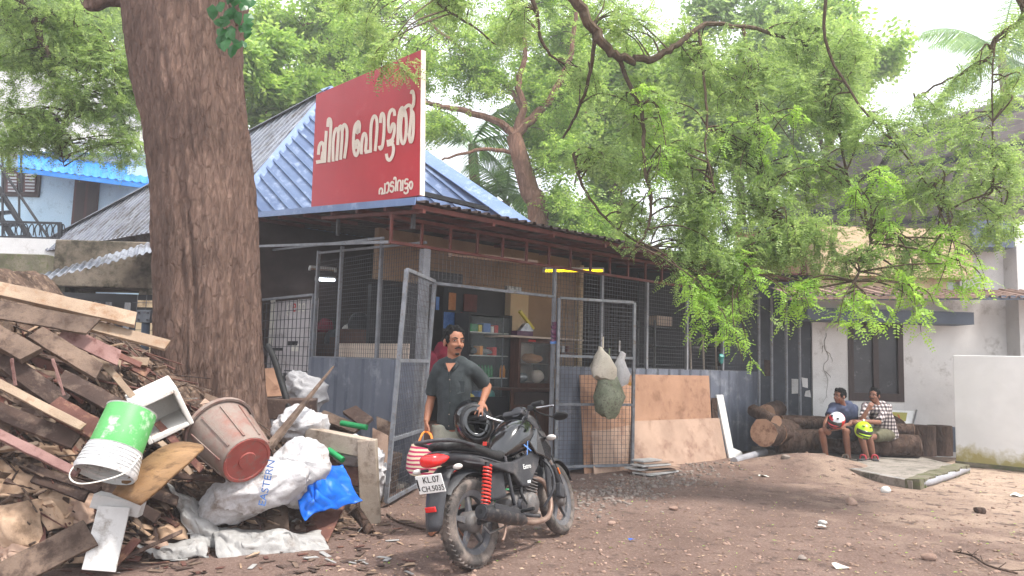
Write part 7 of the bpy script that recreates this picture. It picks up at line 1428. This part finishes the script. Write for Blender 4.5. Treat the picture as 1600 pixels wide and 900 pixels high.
def hair(root, c, M3, k=1.0, seed=0, tall=1.0):
    f = lambda x, y, z: c + M3 @ V((x, y, z)) * k; b = MB(); b.ell(f(0, -.02, .038), (.084 * k, .092 * k, .084 * k * tall), 20, 14, M3); b.ell(f(0, -.048, .01), (.079 * k, .06 * k, .06 * k), 16, 10, M3)
    for sx in (-1, 1): b.ell(f(sx * .068, .022, .02), (.014 * k, .02 * k, .034 * k), 10, 8, M3)
    for i in range(26): a_ = rnd.uniform(0, 6.28); e = rnd.uniform(.1, 1.0); b.ell(f(.07 * math.cos(a_) * math.cos(e), -.01 + .075 * math.sin(a_) * math.cos(e), .05 + .075 * tall * math.sin(e)), rnd.uniform(.014, .022) * k, 8, 6)
    r_ = remeshed(b, .009, 2); keep = []
    inv = M3.inverted()
    for p in r_.v:          # hairline: pull what would cover the face inside the head
        q = inv @ (p - c) / k
        if q.y > .05 and q.z < .058 and abs(q.x) < .06: p -= M3 @ V((0, (q.y - .045) * 1.0 + .0, 0)) * k
    r_.jit(.006, 60); r_.build('hair', 'hair', root, True)
def person(label, J, skin='skin', headM=None, hc=None, k=1.0, hands=(), voxel=.0085, feet=True, torso=(.13, .16, .15)):
    root = thing('person', label, 'person', (J['pelvis'][0], J['pelvis'][1], min(J['ankL'][2], J['ankR'][2]) - .07)); g = {n_: V(p) for n_, p in J.items()}; b = MB()
    ta = (g['shL'] - g['shR']).normalized(); up = (g['neck'] - g['pelvis']).normalized(); fr = ta.cross(up)
    b.tube([g['pelvis'] - up * .06, g['pelvis'] + up * .05, g['waist'], g['chest'], g['chest'] + up * .1, g['neck'] - up * .02], [(torso[0] * .95, .09), (torso[0], .1), (torso[0] * .92, .09), (torso[1] * .92, .1), (torso[2] * .78, .075), (.055, .05)], 16, up=fr)
    b.tube([g['neck'] - up * .04, g['neck'] + (hc - g['neck']) * .6], [.056 * k, .052 * k], 12); add_head(b, hc, headM, k)
    for s_ in 'LR':
        b.ell(g['sh' + s_] - up * .015, .04, 12, 8); b.tube([g['chest'] + up * .04 + ta * (.06 if s_ == 'L' else -.06), g['sh' + s_] - up * .015], [.06, .04], 10); b.tube([g['sh' + s_] - up * .01, g['sh' + s_].lerp(g['el' + s_], .5), g['el' + s_]], [.04, .042, .037], 12); b.ell(g['el' + s_], .038, 10, 8); b.tube([g['el' + s_], g['el' + s_].lerp(g['wr' + s_], .3), g['wr' + s_]], [.037, .04, .0255], 12)
        b.tube([g['hip' + s_], g['hip' + s_].lerp(g['kn' + s_], .5), g['kn' + s_]], [.082, .07, .052], 14); b.ell(g['kn' + s_], .054, 10, 8); b.tube([g['kn' + s_], g['kn' + s_].lerp(g['an' + s_] if 'an' + s_ in g else g['ank' + s_], .3), g['ank' + s_]], [.05, .056, .036], 12)
        if feet: t_ = g['toe' + s_]; a_ = g['ank' + s_]; d_ = (t_ - a_); b.tube([a_ - V((d_.x, d_.y, 0)).normalized() * .05 - ZZ * .05, a_ - ZZ * .035 + V((d_.x, d_.y, 0)) * .3, t_], [.034, .04, .026], 10); b.ell(a_, .038, 8, 6)
    for w, d, n, side, curl, spread in hands: add_hand(b, V(w), d, n, side, 1.0, curl, spread)
    body = remeshed(b, voxel, 3, .5); body.build('body', skin, root, True)
    return root, g, up, ta, fr
def cloth(root, name, m, fn, voxel=.012, fold=.012, f=9, sm=5):
    b = MB(); fn(b); r_ = remeshed(b, voxel, sm); 
    for i, p in enumerate(r_.v): r_.v[i] = p + V((1, 1, .3)) * 0 + mnoise.noise_vector(V((p.x * f, p.y * f, p.z * f * .6))) * fold + mnoise.noise_vector(p * f * 2.2) * fold * .4
    return r_.build(name, m, root, True)

# --- the standing man
MY = 6.62
J = dict(pelvis=P(708, 678, MY), waist=P(708, 645, MY), chest=P(710, 598, MY), neck=P(709, 560, MY), shL=P(733, 572, MY - .04), shR=P(687, 572, MY + .02), elL=P(762, 604, MY + .1), wrL=P(753.5, 629, MY - .14), elR=P(673, 625, MY + .08), wrR=P(666, 659, MY - .06))
bx_ = J['pelvis'].x
for s_, dx in (('L', .09), ('R', -.09)): J['hip' + s_] = V((bx_ + dx, MY, .93)); J['kn' + s_] = V((bx_ + dx * 1.15, MY - .03, .5)); J['ank' + s_] = V((bx_ + dx * 1.2, MY + .02, .09)); J['toe' + s_] = V((bx_ + dx * 1.6, MY - .19, .035))
hc = P(709.5, 534, MY - .02); hM = rot_to((.5, -.87, -.02), (0.02, 0, 1))
hd = P(747, 641, MY - .24) - J['wrL']
root, g, up, ta, fr = person('man in dark short-sleeved shirt and grey trousers standing behind the motorcycle', J, 'skin', hM, hc, 1.12, hands=[(J['wrL'], hd, (.1, -.55, .8), -1, .22, .3), (J['wrR'], (0.05, -.05, -1), (-.9, -.35, 0), -1, 1.0, .02)], voxel=.007, torso=(.115, .13, .12))
face_bits(root, hc, hM, 1.12, True, True); hair(root, hc, hM, 1.12, tall=1.12)
def sh(b):
    b.tube([g['pelvis'] + up * .045, g['pelvis'] + up * .1, g['waist'] + up * .03, g['chest'], g['chest'] + up * .1, g['neck'] - up * .045], [(.15, .115), (.152, .118), (.148, .118), (.152, .13), (.145, .115), (.08, .072)], 20, up=fr)
    for s_ in 'LR':
        b.ell(g['sh' + s_] - up * .01, (.062, .062, .058), 12, 8); e = g['sh' + s_].lerp(g['el' + s_], .85); b.tube([g['sh' + s_], e], [.064, .07], 14); b.tube([g['chest'] + up * .04, g['sh' + s_] - up * .02], [.11, .068], 12); b.tube([g['neck'] - up * .03, g['sh' + s_] + up * .0], [.07, .06], 12)
shirt = cloth(root, 'shirt', 'shirt_dark', sh, .011, .012, 8)
b = MB(); cv = g['neck'] - up * .06
for sx in (-1, 1): b.add([cv + ta * sx * .07 + up * .045 - fr * .02, cv + ta * sx * .075 + up * .02 + fr * .05, cv + ta * sx * .05 - up * .035 + fr * .115, cv + ta * sx * .012 - up * .04 + fr * .118, cv + ta * sx * .035 + up * .035 + fr * .07], [(0, 1, 2, 4), (4, 2, 3)])
b.build('collar', 'shirt_trim', shirt, True, solid=.006)
b = MB(); b.tube([cv - up * .06 + fr * .135, g['chest'] + fr * .138, g['waist'] + fr * .127, g['pelvis'] + fr * .126 + up * .05], .006, 6, sq=1); b.build('placket', 'shirt_trim', shirt)
for i in range(5): c_ = (g['chest'] + up * .03).lerp(g['pelvis'] + up * .08, i / 4) + fr * (.142 if i == 0 else .13); b = MB(); b.ell(c_, .006, 8, 6); b.build('button', 'sandal', shirt)
c_ = g['chest'] + ta * .075 - up * .03 + fr * .118; b = MB(); b.prism([c_ + ta * x - fr * abs(x) * .3 + up * z for x, z in ((-.05, .05), (.05, .05), (.05, -.05), (0, -.065), (-.05, -.05))], fr * .006); b.build('pocket', 'shirt_trim', shirt)
# V of skin at the open neck
b = MB(); b.prism([cv + ta * -.045 + up * .02 + fr * .085, cv + ta * .045 + up * .02 + fr * .085, cv - up * .06 + fr * .132], fr * .012); b.build('open_neck', 'skin', root)
def tr2(b):
    b.tube([g['pelvis'] + up * .03, g['pelvis'] - up * .1], [(.155, .115), (.16, .12)], 16, up=fr)
    for s_ in 'LR': b.tube([g['hip' + s_], g['kn' + s_], g['ank' + s_] - ZZ * .03], [.105, .085, .075], 14)
cloth(root, 'trousers', 'trouser', tr2, .014, .014, 7)
# checked shopping bag in his hand
bg = thing('shopping_bag', 'pink and cream striped shopping bag in the standing man\'s hand', 'bag', P(662, 745, 6.4))
m_, nt_, bs_ = nmat('bag_stripe'); tc_ = nt_.nodes.new('ShaderNodeTexCoord'); wv_ = nt_.nodes.new('ShaderNodeTexWave'); wv_.bands_direction = 'Z'; wv_.inputs['Scale'].default_value = 9; wv_.inputs['Distortion'].default_value = 1.5; wv_.inputs['Detail'].default_value = 3
cr_w = nt_.nodes.new('ShaderNodeValToRGB'); e_ = cr_w.color_ramp.elements; e_[0].color = lin((176, 44, 88)); e_[1].color = lin((214, 198, 168)); e_[0].position = .3; e_[1].position = .6; q_ = e_.new(.45); q_.color = lin((206, 120, 110))
nt_.links.new(tc_.outputs['Object'], wv_.inputs['Vector']); nt_.links.new(wv_.outputs['Fac'], cr_w.inputs['Fac']); nt_.links.new(cr_w.outputs['Color'], bs_.inputs['Base Color']); bs_.inputs['Roughness'].default_value = .6
mat('orange_strap', (216, 120, 40), (228, 138, 60), 5, .6)
b = MB(); ct0 = P(664, 693, 6.42); ct1 = P(662, 742, 6.42)
b.tube([ct0, ct0.lerp(ct1, .4), ct0.lerp(ct1, .8), ct1], [(.11, .05), (.15, .075), (.155, .085), (.12, .07)], 24, up=(0, 1, 0)); b.jit(.012, 9); b.build('bag_body', 'bag_stripe', bg, True)
hp = g['wrR'] + V((.0, -.03, -.085))
for s_ in (-1, 1): b = MB(); b.tube(smoothpts([ct0 + V((-.07, s_ * .03, -.05)), ct0 + V((-.03, s_ * .02, .07)), hp, ct0 + V((.05, s_ * .02, .07)), ct0 + V((.07, s_ * .03, -.05))], 4), .008, 6); b.build('bag_handle', 'orange_strap', bg, True)

# --- two men on the log
SY = 12.55
def V3(x, y, Y): return P(x, y, Y)
J = dict(pelvis=V3(1329, 676, SY), waist=V3(1326, 662, SY - .05), chest=V3(1320, 644, SY - .14), neck=V3(1316, 633, SY - .2), shL=V3(1333, 638, SY - .08), shR=V3(1303, 637, SY - .22), elL=V3(1329, 663, SY - .25), wrL=V3(1304, 671, SY - .52), elR=V3(1291, 658, SY - .35), wrR=V3(1288, 669, SY - .55), hipL=V3(1336, 678, SY), hipR=V3(1318, 677, SY - .05), knL=V3(1321, 674, SY - .48), knR=V3(1284, 674, SY - .5), ankL=V3(1326, 716, SY - .45), ankR=V3(1291, 713, SY - .45), toeL=V3(1318, 724, SY - .62), toeR=V3(1283, 720, SY - .62))
hc = V3(1312, 619, SY - .26); hM = rot_to((-.92, -.38, -.05), (0, -.05, 1))
root, g, up, ta, fr = person('seated man in dark blue t-shirt looking away along the yard', J, 'skin_dark', hM, hc, 1.05, hands=[(J['wrL'], (-1, -.1, -.15), (0, -.3, 1), 1, .7, .05), (J['wrR'], (.4, -.3, -.6), (-.6, -.7, 0), 1, .7, .05)], torso=(.14, .16, .15))
face_bits(root, hc, hM, 1.05, False); hair(root, hc, hM, 1.08, tall=1.1)
def sh(b):
    b.tube([g['pelvis'] - up * .06, g['waist'], g['chest'], g['chest'] + up * .1, g['neck'] - up * .03], [(.175, .14), (.175, .15), (.19, .15), (.18, .12), (.085, .08)], 18, up=fr)
    for s_ in 'LR': e = g['sh' + s_].lerp(g['el' + s_], .6); b.ell(g['sh' + s_], .085, 12, 8); b.tube([g['sh' + s_], e], [.08, .075], 12); b.tube([g['chest'] + up * .03, g['sh' + s_]], [.12, .08], 10)
cloth(root, 't_shirt', 'tee_blue', sh, .014, .016, 7)
def sho(frac, r0, r1):
    def fn(b):
        b.tube([g['pelvis'] + up * .02, g['pelvis'] - up * .08], [.16, .15], 14)
        for s_ in 'LR': b.tube([g['hip' + s_], g['hip' + s_].lerp(g['kn' + s_], frac)], [r0, r1], 14)
    return fn
cloth(root, 'shorts', 'shorts_dark', sho(.85, .105, .09), .014, .012, 8)
def sandals(g, m1, strap):
    for s_ in 'LR':
        a_, t_ = g['ank' + s_], g['toe' + s_]; d_ = V((t_.x - a_.x, t_.y - a_.y, 0)).normalized(); sd = V((d_.y, -d_.x, 0)); c_ = V((t_.x, t_.y, 0)) ; z0 = LZ + .002; h0_ = V((a_.x, a_.y, z0)) - d_ * .07; h1_ = V((t_.x, t_.y, z0)) + d_ * .05
        b = MB(); b.prism([h0_ - sd * .035, h0_ + sd * .035, h1_ + sd * .045, h1_ + d_ * .02, h1_ - sd * .045], ZZ * .02); b.build('sandal', m1, root); b = MB(); md_ = h0_.lerp(h1_, .62); b.tube(smoothpts([md_ - sd * .048 + ZZ * .02, md_ - sd * .03 + ZZ * .075, md_ + sd * .03 + ZZ * .075, md_ + sd * .048 + ZZ * .02], 4), .014, 6); b.build('sandal_strap', strap, root)
sandals(g, 'sandal', 'sandal')
J = dict(pelvis=V3(1385, 676, SY), waist=V3(1383, 662, SY - .04), chest=V3(1374, 644, SY - .1), neck=V3(1369, 632, SY - .15), shL=V3(1386, 637, SY - .06), shR=V3(1354, 636, SY - .18), elL=V3(1373, 660, SY - .4), wrL=V3(1345, 658, SY - .5), elR=V3(1346, 657, SY - .42), wrR=V3(1356, 640, SY - .46), hipL=V3(1393, 678, SY), hipR=V3(1376, 678, SY - .05), knL=V3(1358, 683, SY - .45), knR=V3(1344, 676, SY - .5), ankL=V3(1365, 718, SY - .4), ankR=V3(1355, 716, SY - .45), toeL=V3(1368, 726, SY - .58), toeR=V3(1345, 724, SY - .62))
hc = V3(1366, 618, SY - .18); hM = rot_to((-.75, -.65, -.02), (0, 0, 1))
root, g, up, ta, fr = person('seated man in black and white checked shirt with olive shorts', J, 'skin_dark', hM, hc, 1.0, hands=[(J['wrL'], (-1, -.1, -.1), (0, -.4, 1), 1, .6, .08), (J['wrR'], (.5, -.1, .8), (-.3, -1, 0), 1, .5, .08)], torso=(.13, .15, .14))
face_bits(root, hc, hM, 1.0, True); hair(root, hc, hM, 1.02, tall=1.12)
def sh(b):
    b.tube([g['pelvis'] - up * .1, g['waist'], g['chest'], g['chest'] + up * .1, g['neck'] - up * .03], [(.18, .15), (.175, .145), (.185, .145), (.175, .12), (.085, .08)], 18, up=fr)
    for s_ in 'LR': e = g['sh' + s_].lerp(g['el' + s_], .95); b.ell(g['sh' + s_], .08, 12, 8); b.tube([g['sh' + s_], e], [.078, .066], 12); b.tube([g['chest'] + up * .03, g['sh' + s_]], [.12, .08], 10)
cloth(root, 'checked_shirt', 'plaid', sh, .014, .018, 7)
cloth(root, 'shorts', 'shorts_olive', sho(.8, .11, .1), .014, .012, 8)
b = MB(); b.tube([g['wrL'] + V((.03, 0, .0)), g['wrL'] + V((.045, 0, .002))], .034, 12); b.build('wristwatch', 'chrome', root); sandals(g, 'sandal_dark', 'sandal_red')
def full_helmet(label, c, M3, mats_, vis='window_dark', k=1.0):
    t = thing('full_face_helmet', label, 'helmet', c - ZZ * .14); f = lambda x, y, z: c + M3 @ V((x, y, z)) * k; b = MB(); seg, rg = 28, 20; vs_ = []
    def surf(a_, t_): return f(.125 * math.sin(a_) * math.cos(t_), (.15 if math.sin(t_) < 0 else .155 - .0) * math.sin(a_) * math.sin(t_) * (1 + (.12 if math.sin(t_) > 0 and a_ > 1.7 else 0)), .14 * math.cos(a_) if a_ < 1.57 else .125 * math.cos(a_))
    for i in range(rg + 1):
        for q in range(seg): vs_.append(surf(R(2 + 138 * i / rg), 2 * math.pi * q / seg))
    faces = [(i * seg + q, i * seg + (q + 1) % seg, (i + 1) * seg + (q + 1) % seg, (i + 1) * seg + q) for i in range(rg) for q in range(seg)]
    b.add(vs_, faces)
    for j, fc in enumerate(faces):
        ce = sum((vs_[q] for q in fc), V((0, 0, 0))) / 4; l = M3.inverted() @ (ce - c) / k
        b.m[j] = 1 if mats_[1] and (l.z > .055 + .05 * math.sin(l.x * 30) and l.y > -.05) else (2 if mats_[2] and l.z < -.02 + .3 * l.y * 0 and l.y < .0 else 0)
    b.build('shell', [mats_[0], mats_[1] or mats_[0], mats_[2] or mats_[0]], t, True)
    b = MB(); vs_ = []
    for i in range(7):
        for q in range(15): a_ = R(72 + 38 * i / 6); t_ = R(90 - 68 + 136 * q / 14); p = surf(a_, t_); vs_.append(c + (p - c) * 1.025)
    b.add(vs_, [(i * 15 + q, i * 15 + q + 1, (i + 1) * 15 + q + 1, (i + 1) * 15 + q) for i in range(6) for q in range(14)]); b.build('visor', vis, t, True, solid=.004)
    for x in (-.05, .05): b = MB(); b.box(f(x, .1, .1), (.03, .04, .012), M3); b.build('vent', vis, t)
    b = MB(); b.box(f(0, .165, -.075), (.07, .02, .018), M3); b.build('chin_vent', vis, t); return t
mat('helmet_neon', (176, 224, 20), (192, 238, 40), 5, .3, coat=.4); mat('helmet_white', (214, 220, 228), (228, 232, 238), 5, .3, coat=.4); mat('helmet_red', (206, 40, 56), (222, 56, 70), 5, .3, coat=.4); mat('visor_dark', (40, 42, 44), (60, 62, 62), 5, .2, coat=.4)
full_helmet('neon yellow full-face helmet held by the man in checked shirt', V3(1349, 673, SY - .66), rot_to((-.15, -.95, -.25), (0, -.2, 1)) @ Matrix.Rotation(R(-8), 3, 'Y'), ('helmet_neon', None, None), 'visor_dark', 1.05)
full_helmet('black helmet with white and red top on the blue-shirted man\'s lap', V3(1307, 657, SY - .56), rot_to((-.75, -.6, -.3), (.3, -.3, 1)), ('helmet_red', 'helmet_white', 'bike_black'), 'bike_black', 1.0)
# ------------------------------------------------------------------ gravel, stones and litter on the yard
mat('stone', (104, 94, 88), (146, 134, 126), 6, .9, .3, 20, rand=.2); mat('stone_b', (124, 100, 88), (160, 134, 120), 6, .9, .3, 20)
leafmat('dry_leaf', (104, 82, 66), (142, 118, 98), (182, 160, 138), .15, .8)
ico = [V(p) for p in ((0, 0, 1), (.894, 0, .447), (.276, .851, .447), (-.724, .526, .447), (-.724, -.526, .447), (.276, -.851, .447), (.724, .526, -.447), (-.276, .851, -.447), (-.894, 0, -.447), (-.276, -.851, -.447), (.724, -.526, -.447), (0, 0, -1))]
icf = [(0, 1, 2), (0, 2, 3), (0, 3, 4), (0, 4, 5), (0, 5, 1), (1, 6, 2), (2, 7, 3), (3, 8, 4), (4, 9, 5), (5, 10, 1), (6, 7, 2), (7, 8, 3), (8, 9, 4), (9, 10, 5), (10, 6, 1), (11, 7, 6), (11, 8, 7), (11, 9, 8), (11, 10, 9), (11, 6, 10)]
ia = np.array([tuple(p) for p in ico]); fa = np.array(icf)
def pebbles(n, place, r0, r1, m, name, label):
    vs_, fs_ = [], []
    for i in range(n):
        p = place()
        if p is None: continue
        r_ = r0 * (r1 / r0) ** (nr.uniform() ** 2.2); s_ = nr.uniform(.6, 1.3, 3) * np.array([1, 1, .6]); v_ = ia * s_ * r_ * nr.uniform(.8, 1.15, (12, 1)); a_ = nr.uniform(0, 6.28); c_, q_ = math.cos(a_), math.sin(a_); v_ = np.stack([v_[:, 0] * c_ - v_[:, 1] * q_, v_[:, 0] * q_ + v_[:, 1] * c_, v_[:, 2]], 1)
        vs_.append(v_ + np.array([p.x, p.y, gz(p.x, p.y) + r_ * .15])); fs_.append(fa + 12 * (len(vs_) - 1))
    o = npmesh(name, np.concatenate(vs_), np.concatenate(fs_), m, n=3); tag(o, label, None, None, 'stuff'); return o
def anyp():
    p = G(rnd.uniform(500, 1650), 690 + 212 * rnd.random() ** 1.1)
    return p if p.y < 13 and not (p.x > 5.0 and p.y > 11.4) else None
def bandp():       # coarser gravel band before the plywood and round the front wheel
    t = rnd.gauss(.5, .28); p = G(lerp(860, 1160, t), lerp(790, 725, t) + rnd.gauss(0, 16)); return p if 4 < p.y < 12 else None
pebbles(3200, anyp, .006, .026, 'stone_b', 'gravel', 'fine gravel scattered over the trodden yard'); pebbles(1700, bandp, .008, .04, 'stone', 'gravel', 'grey gravel band before the plywood and front wheel')
def litter(n, m, name, label, s0, s1, place):
    vs_ = []
    for i in range(n):
        p = place()
        if p is None: continue
        z = gz(p.x, p.y) + .006; a_ = rnd.uniform(0, 6.28); L_ = rnd.uniform(s0, s1); w_ = L_ * rnd.uniform(.25, .5); d_ = V((math.cos(a_), math.sin(a_), rnd.uniform(-.1, .25))); e_ = V((-math.sin(a_), math.cos(a_), rnd.uniform(-.3, .3))); c_ = V((p.x, p.y, z + .004))
        vs_ += [tuple(c_ - d_ * L_ / 2), tuple(c_ + e_ * w_ / 2 + ZZ * .004), tuple(c_ + d_ * L_ / 2), tuple(c_ - e_ * w_ / 2)]
    o = npmesh(name, vs_, np.arange(len(vs_)).reshape(-1, 4), m); tag(o, label, None, None, 'stuff')
litter(1700, 'dry_leaf', 'leaf_litter', 'dry leaflets and chips strewn over the yard', .015, .06, anyp); litter(260, 'leaf_tip', 'leaf_litter', 'fallen green leaflets on the yard', .015, .04, anyp)
def rock(label, x, y, r, m='stone_b', nm='rock'):
    p = G(x, y); b = MB(); b.ell(V((p.x, p.y, gz(p.x, p.y) + r * .35)), (r, r * .8, r * .6), 12, 8); b.jit(r * .35, 2.2 / r * .35); b.build(nm, m, None, False, label, 'rock')
for a_ in (('reddish rock on the bare middle ground', 1331, 788, .07, 'stone_b'), ('dark stone lump near the right edge', 1532, 802, .075, 'log_bark'), ('grey stone beside the earth mound', 1228, 735, .07, 'stone'), ('pale stone on the sawdust before the pipe', 1384, 770, .07, 'slab_white'), ('brown stone near the front wheel', 1052, 801, .05, 'stone_b'), ('small brown stone before the plywood', 956, 820, .04, 'stone_b'), ('pale chip stone in the middle yard', 1285, 818, .045, 'slab_white'), ('small dark stone at bottom centre', 1254, 875, .035, 'stone'), ('brown flat stone at the lower right', 1452, 876, .06, 'stone_b')): rock(*a_)
b = MB(); pts = [G(x, y, .02) for x, y in ((1490, 862), (1518, 868), (1545, 884), (1590, 896))]; b.tube(smoothpts(pts, 4), .008, 6)
for i in range(9): p = polyat(pts, i / 9); b.tube([p, p + V((rnd.uniform(-.12, .12), rnd.uniform(-.12, .12), .03))], .004, 5)
b.build('fallen_twig', 'log_bark', None, False, 'dark fallen twig at the lower right of the yard', 'twig')
for i, (x, y, lb) in enumerate(((770, 795, 0), (1170, 748, 0))): pass
for lb, x, y, m_, s_ in (('white paper scrap before the earth mound', 1193, 747, 'paper', .08), ('white scrap in the middle of the yard', 1285, 826, 'paper', .07), ('blue plastic scrap in the front yard', 988, 848, 'tarp_blue', .045), ('white wrapper near the lower middle', 1312, 888, 'paper', .06), ('pale wrapper by the right edge', 1590, 776, 'paper', .1)):
    p = G(x, y); b = MB(); b.grid(lambda u, v: V((p.x + (u - .5) * s_ * 1.4, p.y + (v - .5) * s_ * 1.1, gz(p.x, p.y) + .02)), 6, 5); b.jit(.03, 14); b.build('litter_scrap', m_, None, True, lb, 'litter')

# ------------------------------------------------------------------ thin haze, added to lift the blacks and veil the distance
hz_m = bpy.data.materials.new('veil_haze'); hz_m.use_nodes = True; nt = hz_m.node_tree; nt.nodes.remove(nt.nodes['Principled BSDF'])
pv = nt.nodes.new('ShaderNodeVolumePrincipled'); pv.inputs['Color'].default_value = (.97, .97, 1, 1); pv.inputs['Density'].default_value = .0038; pv.inputs['Anisotropy'].default_value = .2
nt.links.new(pv.outputs['Volume'], nt.nodes['Material Output'].inputs['Volume']); MATS['veil_haze'] = hz_m
b = MB(); b.box((0, 45, 9), (190, 200, 21)); b.build('haze', 'veil_haze', None, label='thin added haze over the whole yard', kind='stuff')
